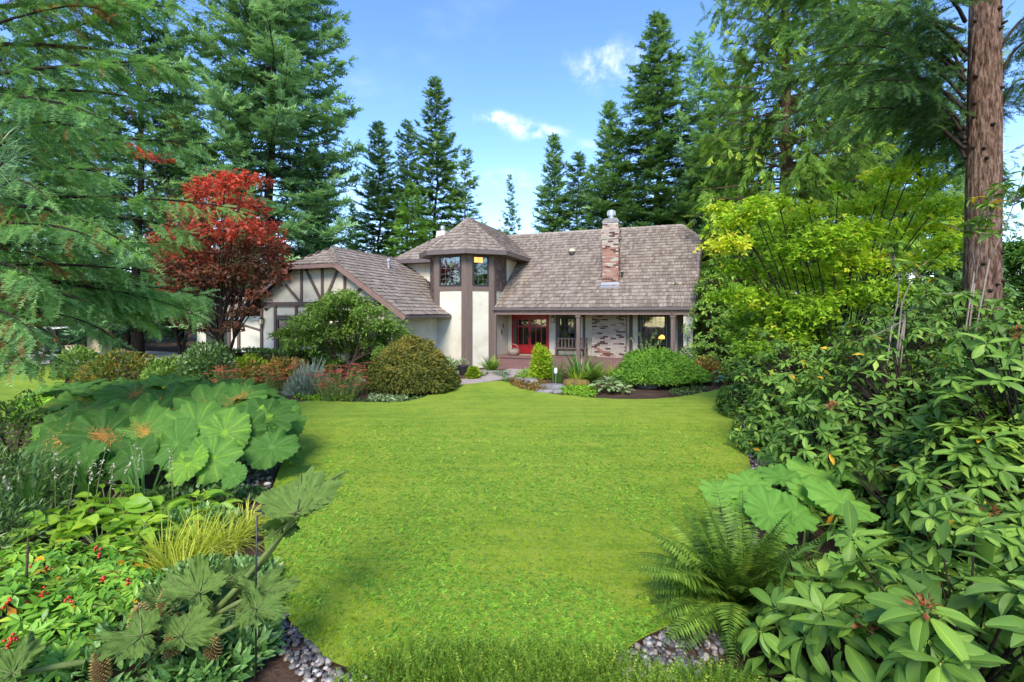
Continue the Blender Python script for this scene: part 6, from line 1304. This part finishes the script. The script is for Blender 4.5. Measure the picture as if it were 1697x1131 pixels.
# ------------------------------------------------------------------ rhododendrons down the right side
RH = [('glossy rhododendron with large whorled leaves crowding the lower corner', (3.15, 2.75, -.55), (1.45, .9, 1.85), 210, .25, 300, 3),
      ('rhododendron with drooping leaves over the pale umbrella plant', (2.75, 3.45, -.35), (1.05, .75, 1.4), 150, .22, 300, 2),
      ('tall rhododendron wall with whorled leaves and spent brown trusses', (5.6, 5.2, -.3), (1.75, 1.4, 2.75), 760, .19, 300, 6),
      ('broad rhododendron beside the pale umbrella plant', (5.1, 6.85, -.2), (1.5, 1.45, 2.55), 660, .165, 300, 2),
      ('dense rhododendron bank with scattered yellow leaves', (6.8, 8.4, -.1), (2.0, 1.7, 3.0), 720, .17, 300, 2),
      ('rhododendron at the lawn gravel with a few orange leaves', (5.75, 9.6, 0), (1.3, 1.3, 2.2), 520, .16, 300, 1),
      ('dark-leaved rhododendron below the bright maple', (7.0, 12.6, 0), (1.45, 1.4, 2.8), 520, .17, 200, 0),
      ('rhododendron behind the dense bank beside the bare trunk', (8.4, 9.2, 0), (1.9, 1.4, 3.35), 500, .19, 120, 0),
      ('rhododendron filling the bank beneath the leggy stems', (6.7, 6.3, -.2), (1.3, 1.1, 2.9), 520, .19, 200, 1),
      ('rhododendron shouldering in front of the tall leafy wall', (4.75, 4.75, -.2), (1.05, .9, 2.25), 380, .18, 300, 1),
      ('dark broad rhododendron at the porch end of the house', (8.6, 20.6, .1), (1.3, 1.5, 4.6), 480, .23, 60, 0)]
RHO = []
for k, (lab, c, rad, nw, ll, no, dd) in enumerate(RH): RHO.append(rhodo(lab, c, rad, nw, ll, 320+k, no, 8, dead=dd, yellow=.015 if k in (4, 5, 3) else (0 if k < 2 else .006), inner=.3))
for x, y, a, lab in ((11.4, 7.0, 1.0, 'rhododendron on the outer side of the bare trunk'), (11.2, 11.6, 2.2, 'rhododendron beyond the bare trunk'), (9.6, 4.6, 3.0, 'rhododendron continuing the bank past the tall one')): clone(RHO[7], (x, y, 0), a, 1.0, lab)
# leggy bare stems rising above the bank
def leggy():
    g = np.random.default_rng(333); B = A([5.5, 7.3, -.1]); r = thing('leggy_rhododendron', 'leggy rhododendron with bare pale stems rising above the bank', 'shrub', tuple(B)); wood, n_l = MB(), 0
    tips = [((1480,420,7.3),(1478,540,7.2)),((1545,480,7.1),(1500,520,7.2)),((1440,560,7.3),(1500,530,7.2)),((1640,340,7.0),(1615,470,7.1)),((1690,310,7.0),(1640,430,7.1)),((1600,370,7.1),(1615,450,7.1)),((1520,440,7.3),(1495,500,7.2))]
    for t_, m_ in tips:
        t_, m_ = A(P(*t_))-B, A(P(*m_))-B; b = A([m_[0]*.75+g.normal(0,.15), m_[1]*.6, 1.2]); tube(wood, bez((m_[0]*.5, m_[1]*.3, -.05), b, m_, 6), np.linspace(.014, .011, 6), 6); tube(wood, bez(m_, (m_+t_)/2+g.normal(0, .07, 3), t_, 6), np.linspace(.010, .005, 6), 6)
        for w_ in range(6):
            c = t_+g.normal(0, .15, 3)*(w_ > 0); tube(wood, [m_*.2+t_*.8, c], [.010, .006], 4)
            for q in range(8):
                a = q*.785+g.normal(0, .2); e_ = g.normal(-.05, .3); d = A([[math.cos(a)*math.cos(e_), math.sin(a)*math.cos(e_), math.sin(e_)]]); place(r, 'leaf', (RMY if g.random() < .05 else RM)[q % 3], frames(d, nrm(A([[0, 0, 1.]])+g.normal(0, .2, (1, 3))), .19*g.uniform(.7, 1.15))[0], c)
    wood.obj('stems', 'bark_pale', r, True)
leggy()
# low palmate cover at the gravel, light leaves
for k, (px, py, rx) in enumerate(((1258,720,.45),(1275,760,.5),(1262,690,.4),(1300,800,.45))): c = gp(px, py); dome('cranesbill', 'light lobed leaves of cranesbill over the gravel strip', (c[0]+.25, c[1], -.01), (rx, rx, .5), 200, MPL, .15, 'lime_cover', 340+k, 'plant', 'cranesbill over the gravel', up=1.1, jit=.5, stems=4, stemr=.01, bark='green_stem')

# ------------------------------------------------------------------ heath in front
HT = [spray_tpl(7, .16, .05, 45, .6, s, .3, .0) for s in range(3)]
def heath(label, c, rx, ry, rz, n, seed):
    g = np.random.default_rng(seed); r = thing('heath', label, 'shrub', tuple(c), 0, 'low heath along the lawn front'); a = g.uniform(0, 2*PI, n); q = np.sqrt(g.random(n)); p = np.stack([q*np.cos(a)*rx, q*np.sin(a)*ry, rz*np.sqrt(1-q*q*.95)*g.uniform(.55, 1, n)], 1); d = nrm(np.stack([np.cos(a)*q*.8, np.sin(a)*q*.8, np.ones(n)*.9], 1)+g.normal(0, .28, (n, 3))); m_ = MB()
    M = frames(d, g.normal(size=(n, 3)), g.uniform(.10, .20, n)); t = np.clip(g.normal(.5, .22, n), 0, 1)
    for k in range(3): inst(m_, HT[k], M[k::3], p[k::3]-d[k::3]*.08, t[k::3])
    m_.obj('foliage', 'heath', r, kind='stuff')
for k, (px, Y, rx, ry, rz, lab) in enumerate(((700,3.72,.5,.30,.22,'low feathery heath mound at the pebble end of the lawn front'),(800,3.74,.5,.32,.27,'low feathery heath mound beside the first one'),(905,3.72,.5,.33,.29,'heath mound at the middle of the lawn front'),(1000,3.66,.45,.3,.25,'heath mound next to the pebbles by the fern'),(1090,3.45,.42,.28,.24,'heath mound in front of the fern-side pebbles'),(1190,3.5,.45,.3,.26,'heath mound under the big fern'),(640,3.62,.35,.22,.13,'small heath tuft by the pebble border'),(860,3.45,.6,.25,.24,'heath mound lying in front of the middle mounds'))): heath(lab, gpz(px, Y), rx*1.12, ry, rz*.54, 760, 350+k)

# ------------------------------------------------------------------ lawn detail: clover and moss shoots
def lawn_cover():
    g = np.random.default_rng(360); tri = (A([(0,0,0),(-.28,.55,.05),(0,1,0),(.28,.55,.05), (0,0,0),(.62,.30,.05),(.87,.5-1+.0,0),(.5,-.25,.05), (0,0,0),(-.5,-.25,.05),(-.87,-.5,0),(-.62,.30,.05)]), [np.array([(0,3,2,1),(4,7,6,5),(8,11,10,9)])]); bl = (A([(-.12,0,0),(.12,0,0),(0,.25,1), (-.3,.1,0),(-.1,.1,0),(-.5,0,.8), (.2,.1,0),(.4,.1,0),(.55,-.2,.85)]), [np.array([(0,1,2),(3,4,5),(6,7,8)])])
    mb = MB(); mm = MB(); P_ = A(LAWN); x0, x1 = P_[:, 0].min(), P_[:, 0].max()
    for _ in range(1):
        n = int((x1-x0)*8.6*1750); x, y = g.uniform(x0, x1, n), g.uniform(3.6, 12.2, n); k = inpoly(x, y, P_) & (g.random(n) < (4.2/np.maximum(y, 4.2))**2.5); x, y = x[k], y[k]; s_ = .024*(y/4.2)**.3
        pt = lump(np.stack([x, y, 0*x], -1), 7, 2.2, 7)+.4*lump(np.stack([x, y, 0*x], -1), 8, 7, 7); cl = pt > -.15+g.normal(0, .25, len(x)); z = gz(x, y)+.052+.008*(np.sin(x*2.3+1)*np.cos(y*1.7)+.6*np.sin(x*5.1+y*3.3))
        for sel, b, tp, hh in ((cl, mb, tri, .014), (~cl, mm, bl, .0)):
            m_ = sel.sum(); up = nrm(A([0, 0, 1.])+g.normal(0, .42, (m_, 3))); p = np.stack([x[sel], y[sel], z[sel]+hh*g.uniform(.3, 1.3, m_)], 1); a = g.uniform(0, 2*PI, m_); inst(b, tp, frames(np.stack([np.cos(a), np.sin(a), 0*a], 1), up, s_[sel]*g.uniform(.7, 1.4, m_)), p, np.clip(g.normal(.5, .2, m_)+.2*pt[sel], 0, 1))
    mb.obj('clover', 'clover', lawn, kind='stuff'); mm.obj('moss', 'moss_blade', lawn, kind='stuff')
lawn_cover()
# ------------------------------------------------------------------ beds between lawn and house
SMALL = [flat_leaf(.5), flat_leaf(.42)]
THR = [flat_leaf(.42), flat_leaf(.36)]
def top_rust(p, d, g): return .22+.5*np.clip(d[:, 2]-.3, 0, 1)
dome('laceleaf_maple', 'bronze-green weeping laceleaf maple mound beside the lawn', gpz(682, 17.6), (1.6, 1.55, 1.86), 20000, THR, .135, 'mound_bronze', 400, droop=.42, up=.3, inner=.26, shape=.10, k=3.5, kfine=11, stems=7, stemr=.06, bark='bark_dark', tintfn=top_rust, jit=.6, zmin=.18)
dome('laceleaf_maple', 'fresh green weeping laceleaf maple mound in the island bed', gpz(1088, 18.9), (1.75, 1.5, 1.35), 17000, THR, .14, 'mound_green', 401, droop=.42, up=.35, inner=.26, shape=.12, k=3.5, kfine=11, stems=7, stemr=.06, bark='bark_dark', jit=.6, zmin=.25)
# tree-like azalea in front of the gable
pads = []; g_ = np.random.default_rng(402)
for px, py, rad in ((560,492,.5),(585,498,.55),(535,510,.55),(610,515,.6),(560,520,.7),(510,530,.55),(635,535,.55),(590,540,.75),(540,548,.7),(485,548,.45),(655,550,.5),(620,562,.6),(505,565,.55),(470,552,.35),(668,562,.35),(565,572,.6),(530,585,.5),(640,580,.4),(495,585,.4),(600,510,.4),(575,485,.3),(550,600,.4)):
    p = P(px, py, 19.3+g_.uniform(-1.0, .9)); pads.append((p.x, p.y, p.z, rad*1.12))
layered_tree('azalea_tree', 'tree-like azalea with bare twisting stems in front of the gable', gpz(572, 19.4), pads, 3000, .13, 'azalea', SMALL, 403, .055, (0, 0, .75), 'twig', .45, .6, stems=7, cat='shrub')
# azaleas and hedge before the wing
BLOBS = [('azalea', 'golden-green azalea mound before the side door', 372, 19.6, 1.15, 1.25, 'azalea_gold', 2600), ('azalea', 'golden-green azalea mound below the gable lantern', 415, 19.0, 1.0, 1.05, 'azalea_gold', 2200), ('azalea', 'rust-tipped azalea mound near the red flowers', 420, 17.2, .85, 1.05, 'azalea_rust', 2000), ('azalea', 'rust-tipped azalea mound against the clipped hedge', 475, 17.8, .95, 1.15, 'azalea_rust', 2200),
         ('dark_azalea', 'dark azalea with orange autumn leaves beyond the umbrella leaves', 205, 18.2, 1.5, 1.35, 'autumn_azalea', 2600), ('dark_azalea', 'dark evergreen azalea beside the orange-leaved one', 285, 17.6, 1.2, 1.2, 'azalea', 2200), ('dark_azalea', 'flat-topped small azalea at the edge of the drive', 135, 20.4, .95, 1.3, 'azalea', 1700), ('dark_azalea', 'deep green shrub under the drooping bough', 345, 16.9, .95, 1.8, 'dark_leaf', 2000),
         ('shrub', 'leafy green shrub below the gable window', 520, 20.3, 1.0, 1.1, 'hedge', 1800), ('shrub', 'dark shrub behind the azalea stems', 612, 20.6, 1.0, 1.2, 'dark_leaf', 1800), ('shrub', 'low green shrub along the wing wall', 648, 20.8, .8, .9, 'azalea', 1300),
         ('upright_shrub', 'narrow chartreuse upright shrub by the porch steps', 897, 20.2, .42, 1.35, 'chartreuse', 1500), ('rust_shrub', 'rust-brown shrub at the end of the porch', 1165, 19.6, .85, .95, 'azalea_rust', 1900), ('variegated_shrub', 'cream-variegated shrub behind the green laceleaf mound', 1143, 20.3, .5, 1.3, 'variegated', 900),
         ('dwarf_conifer', 'tiny golden clipped conifer beside the path', 783, 20.1, .22, .45, 'azalea_gold', 500), ('shrub', 'small pale shrub at the turret base', 742, 21.4, .45, .7, 'variegated', 500)]
for k, (nm, lab, px, Y, rr, hz_, mt, n) in enumerate(BLOBS):
    dome(nm, lab, gpz(px, Y), (rr, rr*.85, hz_), int(n*1.3), SMALL, .15, mt, 410+k, jit=.6, inner=.4, shape=.17, up=.7, stems=6, stemr=.025, tmean=.22 if mt == 'autumn_azalea' else .5)
# clipped hedge along the wing
def hedge():
    g = np.random.default_rng(430); a, b = A(gpz(402, 20.2)), A(gpz(494, 18.9)); r = thing('clipped_hedge', 'dark clipped hedge running below the gable window', 'hedge', tuple((a+b)/2)); n = 5200; L_ = np.linalg.norm(b-a); d = nrm(b-a); h = A([-d[1], d[0], 0]); u = g.uniform(-.5, .5, n)*L_; f = g.integers(0, 3, n); v = g.uniform(-.4, .4, n); z = g.uniform(.1, 1.22, n)
    v = np.where(f == 0, -.4, np.where(f == 1, .4, v)); z = np.where(f == 2, 1.22, z); p = d*u[:, None]+h*v[:, None]+A([0, 0, 1])*z[:, None]+g.normal(0, .035, (n, 3)); nn = np.where((f == 2)[:, None], A([[0, 0, 1.]]), h*np.where(f == 0, -1, 1)[:, None]); m_ = MB(); inst(m_, SMALL[0], frames(nrm(nn+g.normal(0, .6, (n, 3))), A([0, 0, 1.]), .085*g.uniform(.7, 1.3, n)), p, g.random(n)); m_.obj('foliage', 'hedge', r, kind='stuff')
    m_ = MB(); V = [d*sx*L_*.49+h*sy*.34+A([0, 0, z_]) for z_ in (.05, 1.12) for sx, sy in ((-1, -1), (1, -1), (1, 1), (-1, 1))]; m_.add(V, BOXF); m_.obj('core', 'bark_dark', r)
hedge()
# sedums, lavender
def sedum(label, c, n, h, rx, seed):
    g = np.random.default_rng(seed); r = thing('sedum', label, 'flower', tuple(c), 0, 'red-flowered clumps'); st, lf, fl = MB(), MB(), MB()
    for i in range(n):
        a = g.uniform(0, 2*PI); q = math.sqrt(g.random())*rx; hh = h*g.uniform(.5, 1.15); b = A([q*.6*math.cos(a), q*.6*math.sin(a), 0]); t = A([q*1.1*math.cos(a), q*1.1*math.sin(a), hh]); pts = bez(b, (b+t)/2+A([0, 0, .05]), t, 5); tube(st, pts, .008, 4, cap=False); k = 14; u = g.uniform(.15, .95, k); p = np.stack([np.interp(u, np.linspace(0, 1, 5), pts[:, j]) for j in range(3)], 1); az = g.uniform(0, 6.28, k)
        inst(lf, SMALL[0], frames(np.stack([np.cos(az), np.sin(az), np.full(k, .35)], 1), A([0, 0, 1.]), g.uniform(.06, .10, k)), p, g.random(k))
        if g.random() < .75:
            k = 22; az = g.uniform(0, 6.28, k); qq = np.sqrt(g.random(k))*.10; inst(fl, SMALL[0], frames(np.stack([np.cos(az), np.sin(az), np.full(k, .2)], 1), A([0, 0, 1.]), .08), t+np.stack([qq*np.cos(az), qq*np.sin(az), .02*g.random(k)], 1), g.random(k))
    st.obj('stems', 'green_stem', r); lf.obj('foliage', 'sedum_leaf', r, kind='stuff'); fl.obj('flower_heads', 'sedum_flower', r, kind='stuff')
sedum('red-flowered sedum clump in front of the lavender', gp(560, 664), 75, 1.0, .85, 440); sedum('red-flowered sedum clump beside the rust azalea', gpz(465, 16.4), 45, 1.0, .6, 441); sedum('red-flowered sedum behind the umbrella leaves', gpz(385, 15.8), 45, .95, .75, 442); sedum('small red flower clump next to the bronze mound', gpz(598, 16.9), 22, .95, .4, 443)
def lavender(label, c, n, L_, seed):
    g = np.random.default_rng(seed); r = thing('lavender', label, 'shrub', tuple(c)); m_ = MB(); d = nrm(g.normal(size=(n, 3))*A([1, 1, .7])); d[:, 2] = np.abs(d[:, 2]); p = d*A([.78, .7, .85])*g.uniform(.55, 1.0, n)[:, None]
    inst(m_, spray_tpl(4, .4, .09, 30, .3, 2), frames(nrm(d+A([0, 0, .8])+g.normal(0, .25, (n, 3))), g.normal(size=(n, 3)), g.uniform(.14, .26, n)), p, g.random(n)); m_.obj('foliage', 'lavender', r, kind='stuff'); st = MB()
    for i in range(60): a = g.uniform(0, 6.28); e_ = A([math.cos(a)*g.uniform(.1, .6), math.sin(a)*g.uniform(.1, .6), g.uniform(.95, 1.35)]); tube(st, [e_*A([.5, .5, .5]), e_], [.006, .004], 3); 
    st.obj('flower_stems', 'lavender', r, kind='stuff')
lavender('silvery lavender bush between the red-flowered clumps', gpz(512, 16.6), 2200, .2, 445)
# ground cover patches
def cover(name, label, pxs, mat, n, ls, seed, h=.12, cat='plant', tpl=None, group=None):
    poly = A([G(*p) for p in pxs]); g = np.random.default_rng(seed); c = poly.mean(0); lo, hi = poly.min(0), poly.max(0); k = int(n*3); x, y = g.uniform(lo[0], hi[0], k), g.uniform(lo[1], hi[1], k); ok = inpoly(x, y, smooth_poly(poly, 2)); x, y = x[ok][:n], y[ok][:n]; m = len(x); z = gz(x, y)+h*g.random(m)*(.5+.5*(lump(np.stack([x, y, 0*x], -1), seed, 3)+1)/2)
    r = thing(name, label, cat, (c[0], c[1], float(gz(*c))-.01), 0, group); m_ = MB(); a = g.uniform(0, 6.28, m); inst(m_, (tpl or SMALL[0]), frames(np.stack([np.cos(a), np.sin(a), g.normal(.35, .4, m)], 1), nrm(A([0, 0, 1.])+g.normal(0, .3, (m, 3))), ls*g.uniform(.6, 1.3, m)), np.stack([x-c[0], y-c[1], z-float(gz(*c))+.01], 1), g.random(m)); m_.obj('foliage', mat, r, kind='stuff'); return r
cover('ground_cover', 'bright green ground cover edging the bed below the lavender', [(478,664),(500,648),(560,648),(600,662),(560,667)], 'lime_cover', 1600, .10, 450, .18)
cover('ground_cover', 'white-edged ground cover beside the bronze mound', [(600,664),(625,650),(668,652),(680,666),(640,669)], 'variegated', 900, .10, 451, .14)
cover('ground_cover', 'olive mat of ground cover at the island bed tip', [(836,640),(860,628),(905,634),(912,652),(880,652)], 'azalea_rust', 1700, .085, 452, .14)
cover('ground_cover', 'vivid lime ground cover between the flat rocks and the lawn', [(922,653),(935,640),(985,640),(992,662),(950,659)], 'lime_cover', 1700, .085, 453, .12)
cover('ground_cover', 'dark low cover under the green laceleaf mound', [(1100,652),(1130,640),(1165,640),(1175,650),(1130,659)], 'dark_leaf', 900, .09, 454, .10)
cover('ground_cover', 'light green low plants around the path edge', [(848,632),(870,618),(905,620),(908,634),(870,636)], 'lime_cover', 1100, .10, 455, .2)
cover('ground_cover', 'shaded green cover under the bronze mound', [(560,668),(600,662),(660,664),(715,652),(700,664),(640,672)], 'dark_leaf', 600, .09, 456, .06)
cover('meadow_plants', 'pale leafy growth at the edge of the side lawn', [(20,700),(40,662),(110,668),(90,705)], 'lime_cover', 1100, .16, 457, .35)
# island bed
tussock('agapanthus', 'fountain of broad strap leaves before the brick wall', gpz(962, 20.2), 110, 1.35, .05, 'strap', 460, arch=1.05, lean=1.05, spread=.35, tmean=.6)
tussock('iris', 'upright iris blades beside the chartreuse shrub', gpz(922, 19.4), 34, 1.05, .04, 'strap', 461, arch=.2, lean=.45, spread=.2, tmean=.6)
tussock('day_lily', 'yellow-green blades among the rocks', gpz(955, 19.0), 40, .75, .035, 'chartreuse', 462, arch=.8, lean=.9, spread=.15)
tussock('ornamental_grass', 'wispy grass between fern and green mound', gpz(1012, 19.4), 70, .95, .014, 'gold_grass', 463, arch=.8, lean=.8, tmean=.25)
tussock('dark_grass', 'thin dark grass tuft at the path edge', gpz(838, 19.3), 60, .4, .01, 'strap', 464, arch=.7, lean=1.0)
hosta('white-edged hosta spilling onto the lawn from the island bed', gpz(1008, 17.2), 70, .28, 465, HV, h=.42); hosta('white-edged hosta beside the boulder', gpz(1032, 16.9), 26, .2, 466, HV, h=.25)
hosta('blue-green hosta at the far corner of the island bed', gpz(1180, 18.9), 44, .30, 467, HB, h=.35); hosta('blue-leaved clump beside the turret fern', gpz(832, 20.8), 20, .25, 468, HB, h=.25)
def wild_rose():
    g = np.random.default_rng(470); B = A(gpz(1068, 20.4)); r = thing('arching_shrub', 'arching variegated sprays waving in front of the leaded window', 'shrub', tuple(B)); wd, lf = MB(), MB()
    for px, py in ((1045,560),(1058,552),(1072,566),(1090,548),(1096,566),(1082,575),(1062,570)):
        e_ = A(P(px, py, 20.3+g.uniform(-.2, .2)))-B; b_ = bez((g.normal(0, .06), g.normal(0, .06), 0), (e_[0]*.3, e_[1]*.3, e_[2]*.9), e_, 9); tube(wd, b_, np.linspace(.012, .004, 9), 4, cap=False); n = 60; q = g.uniform(.4, 1, n); p = np.stack([np.interp(q, np.linspace(0, 1, 9), b_[:, k]) for k in range(3)], 1); inst(lf, SMALL[0], frames(g.normal(size=(n, 3)), A([0, 0, 1.]), g.uniform(.07, .13, n)), p, g.uniform(.3, 1, n))
    wd.obj('stems', 'twig', r); lf.obj('foliage', 'variegated', r, kind='stuff')
wild_rose()
# rocks
def rock(label, c, sz, seed, mat='rock', flat=1.0):
    g = np.random.default_rng(seed); u = np.linspace(0, PI, 13); v = np.linspace(0, 2*PI, 20, endpoint=False); U, W_ = np.meshgrid(u, v, indexing='ij'); D = np.stack([np.sin(U)*np.cos(W_), np.sin(U)*np.sin(W_), np.cos(U)], -1).reshape(-1, 3); q = 1+.16*lump(D, seed, 2.2)+.08*lump(D, seed+1, 5)+.03*lump(D, seed+2, 13)
    V = np.sign(D)*np.abs(D)**.75*q[:, None]*A(sz); i, j = np.meshgrid(np.arange(12), np.arange(20), indexing='ij'); k = (j+1) % 20; m_ = MB().add(V, np.stack([i*20+j, i*20+20+j, i*20+20+k, i*20+k], -1).reshape(-1, 4)); o = m_.obj('rock', mat, None, True, tuple(c)); return tag(o, label, 'rock', 'rocks in the beds')
for k, (px, py, sx, sz_, mt, lab) in enumerate(((917,645,.55,.13,'rock','flat grey slab in the island bed'), (955,641,.55,.22,'mossy_rock','orange-mossed rock behind the lime cover'), (1042,642,.40,.38,'mossy_rock','dark mossy boulder beside the white-edged hosta'), (880,638,.30,.2,'rock','squarish pale stone near the chartreuse shrub'), (903,652,.35,.10,'rock','low pale stone at the lawn edge'), (925,652,.22,.09,'rock','small angular stone beside the flat slab'), (1075,644,.35,.28,'rock','dark stone under the green laceleaf mound'), (860,634,.2,.1,'rock','small stone at the olive ground cover'))):
    c = gp(px, py); rock(lab, (c[0], c[1]+.2, c[2]+.03), (sx, sx*.7, sz_), 480+k, mt)
g_ = np.random.default_rng(490)
for k in range(9):
    px = 764+k*7+g_.uniform(-2, 2); c = gpz(px, 21.5+g_.uniform(-.25, .25)); rock('low dark stone edging the turret bed', (c[0], c[1], c[2]+.06), (.16+.06*g_.random(), .13, .10+.05*g_.random()), 491+k, 'rock')
# solar garden light
sl_ = thing('garden_light', 'small white solar garden light among the iris blades', 'light', gpz(921, 18.9)); m_ = MB(); tube(m_, [(0,0,0),(0,0,.42)], .012, 6); m_.obj('stem', 'galvanised', sl_); m_ = MB(); tube(m_, [(0,0,.40),(0,0,.46),(0,0,.62),(0,0,.66)], [.03,.07,.06,.01], 10); m_.obj('lamp_head', 'white_paint', sl_, True)
# pots at the turret base
for k, (px, Y, s_, lab) in enumerate(((768, 21.3, .24, 'dark pot of small white flowers at the turret base'), (755, 21.6, .2, 'smaller dark pot beside the flower pot'))):
    pt = thing('flower_pot', lab, 'pot', gpz(px, Y)); m_ = MB(); tube(m_, [(0,0,0),(0,0,.02),(0,0,s_*1.5),(0,0,s_*1.7),(0,0,s_*1.65)], [s_*.7,s_*.75,s_,s_*1.08,s_*.95], 14); m_.obj('pot', 'dark_trim', pt, True)
    n = 160; d = nrm(g_.normal(size=(n, 3))); d[:, 2] = np.abs(d[:, 2]); m_ = MB(); inst(m_, SMALL[0], frames(d, A([0, 0, 1.]), .09), d*s_*1.1*g_.uniform(.6, 1, n)[:, None]+A([0, 0, s_*1.7]), g_.random(n), 0); m_.obj('foliage', 'variegated' if k == 0 else 'hedge', pt, kind='stuff')
pt = thing('potted_plant', 'tall potted plant before the dark side door', 'plant', gpz(361, 24.2)); m_ = MB(); tube(m_, [(0,0,0),(0,0,.05),(0,0,.5),(0,0,.55)], [.2,.22,.3,.32], 14); m_.obj('pot', 'white_paint', pt, True)
n = 420; d = nrm(g_.normal(size=(n, 3))); m_ = MB(); inst(m_, SMALL[0], frames(d, A([0, 0, 1.]), .14), d*A([.42, .42, .6])*g_.uniform(.4, 1, n)[:, None]+A([0, 0, 1.1]), g_.random(n)); m_.obj('foliage', 'broad_tree', pt, kind='stuff'); m_ = MB(); tube(m_, [(0,0,.5),(0,0,1.1)], .02, 5); m_.obj('stem', 'twig', pt)
# wooden fence beside the house
fe = thing('board_fence', 'brown vertical board fence between house end and shrubs', 'fence', (9.15, 22.6, .1), -TH*.4)
for k in range(22): m_ = MB(); h_ = 1.75+g_.uniform(-.02, .02); m_.box(k*.152, k*.152+.14, 0, .022, 0, h_); m_.obj('board', 'fence_wood', fe)
for z_ in (.35, 1.45): m_ = MB(); m_.box(0, 3.34, .023, .07, z_, z_+.09); m_.obj('rail', 'fence_wood', fe)
for x_ in (-.1, 1.6, 3.35): m_ = MB(); m_.box(x_, x_+.09, .071, .16, 0, 1.8); m_.obj('post', 'fence_wood', fe)

# ------------------------------------------------------------------ the drive: vehicle with raised tailgate, boxes, grill
def vehicle():
    X, Y, Z = gpz(52, 31.5); r = thing('parked_suv', 'dark parked vehicle with pale roof and raised tailgate on the drive', 'vehicle', (X, Y, .06), R(4))
    prof = [(-2.3,.45),(-2.3,.95),(-2.1,1.05),(-1.0,1.15),(-.55,1.72),(-.35,1.78),(1.9,1.80),(2.02,1.72),(2.18,1.05),(2.22,.55),(2.1,.40),(-2.2,.38)]
    m_ = MB(); n = len(prof); V = []
    for y, s_ in ((-.92, .93), (-.80, 1.0), (.80, 1.0), (.92, .93)):
        for x, z in prof: V.append((x*s_, y*(1 if z < 1.2 else .86), .35+(z-.35)*(.985 if abs(y) > .85 else 1)))
    i = np.arange(n); j = (i+1) % n; m_.add(V, [np.concatenate([np.stack([q*n+i, q*n+j, q*n+n+j, q*n+n+i], 1) for q in range(3)]), np.arange(n)[None], (np.arange(n)[::-1]+3*n)[None]]); m_.obj('body', 'black_metal', r)
    m_ = MB(); m_.box(-.5, 1.95, -.70, .70, 1.80, 1.86); m_.obj('roof', 'white_paint', r)
    for y in (-.80, .795): m_ = MB(); m_.add([(-.85,y,1.2),(1.95,y,1.2),(1.85,y*.93,1.66),(-.45,y*.93,1.66)], np.array([(0,1,2,3)]) if y < 0 else np.array([(3,2,1,0)])); m_.obj('side_window', 'window_glass', r)
    for x in (-1.45, 1.4):
        for y in (-.93, .75): m_ = MB(); tube(m_, [(x,y,.33),(x,y+.2,.33)], .34, 18); w_ = m_.obj('wheel', 'black_metal', r, True); m_ = MB(); tube(m_, [(x,y-.01,.33),(x,y+.21,.33)], .2, 14); m_.obj('rim', 'galvanised', w_)
    m_ = MB(); bar(m_, (1.92,0,1.83), (2.95,0,1.92), 1.5, .08); tg = m_.obj('tailgate', 'white_paint', r); m_ = MB(); m_.box(2.1, 2.7, -.6, .6, 1.865, 1.90); m_.obj('tailgate_glass', 'dark_trim', tg)
    m_ = MB(); m_.box(2.15, 2.42, -.9, .9, .42, .68); m_.obj('bumper', 'black_metal', r)
    for y in (-.88, .74): m_ = MB(); m_.box(2.1, 2.21, y, y+.14, .95, 1.35); m_.obj('tail_light', 'berry', r)
vehicle()
bx_ = thing('cardboard_box', 'tan cardboard box stacked beside the covered grill', 'box', gpz(124, 31.5)); m_ = MB(); m_.box(-.38, .38, -.3, .3, 0, .55); m_.obj('carton', 'cream_paint', bx_); m_ = MB(); m_.box(-.40, .40, -.31, .31, .551, .60); m_.obj('lid', 'doormat', bx_)
bx_ = thing('cardboard_box', 'larger tan box under the drooping boughs', 'box', gpz(165, 33)); m_ = MB(); m_.box(-.5, .5, -.4, .4, 0, 1.5); m_.obj('carton', 'cream_paint', bx_); m_ = MB(); m_.box(-.53, .53, -.42, .42, 1.501, 1.58); m_.obj('lid', 'doormat', bx_)
gr_ = thing('grill', 'black domed kettle grill behind the tan box', 'grill', gpz(131, 32.6)); m_ = MB(); a_ = np.linspace(0, 1, 9); tube(m_, np.stack([0*a_, 0*a_, .75+.62*a_], 1), .42*np.sin(PI*np.clip(a_, .06, .96))**.6, 16); m_.obj('bowl', 'dark_trim', gr_, True)
for k in range(3): a = k*2.094; m_ = MB(); tube(m_, [(.2*math.cos(a),.2*math.sin(a),.85),(.42*math.cos(a),.42*math.sin(a),0)], .02, 6); m_.obj('leg', 'black_metal', gr_)
m_ = MB(); tube(m_, [(-.08,0,1.36),(-.08,0,1.44),(.08,0,1.44),(.08,0,1.36)], .015, 6); m_.obj('handle', 'black_metal', gr_)
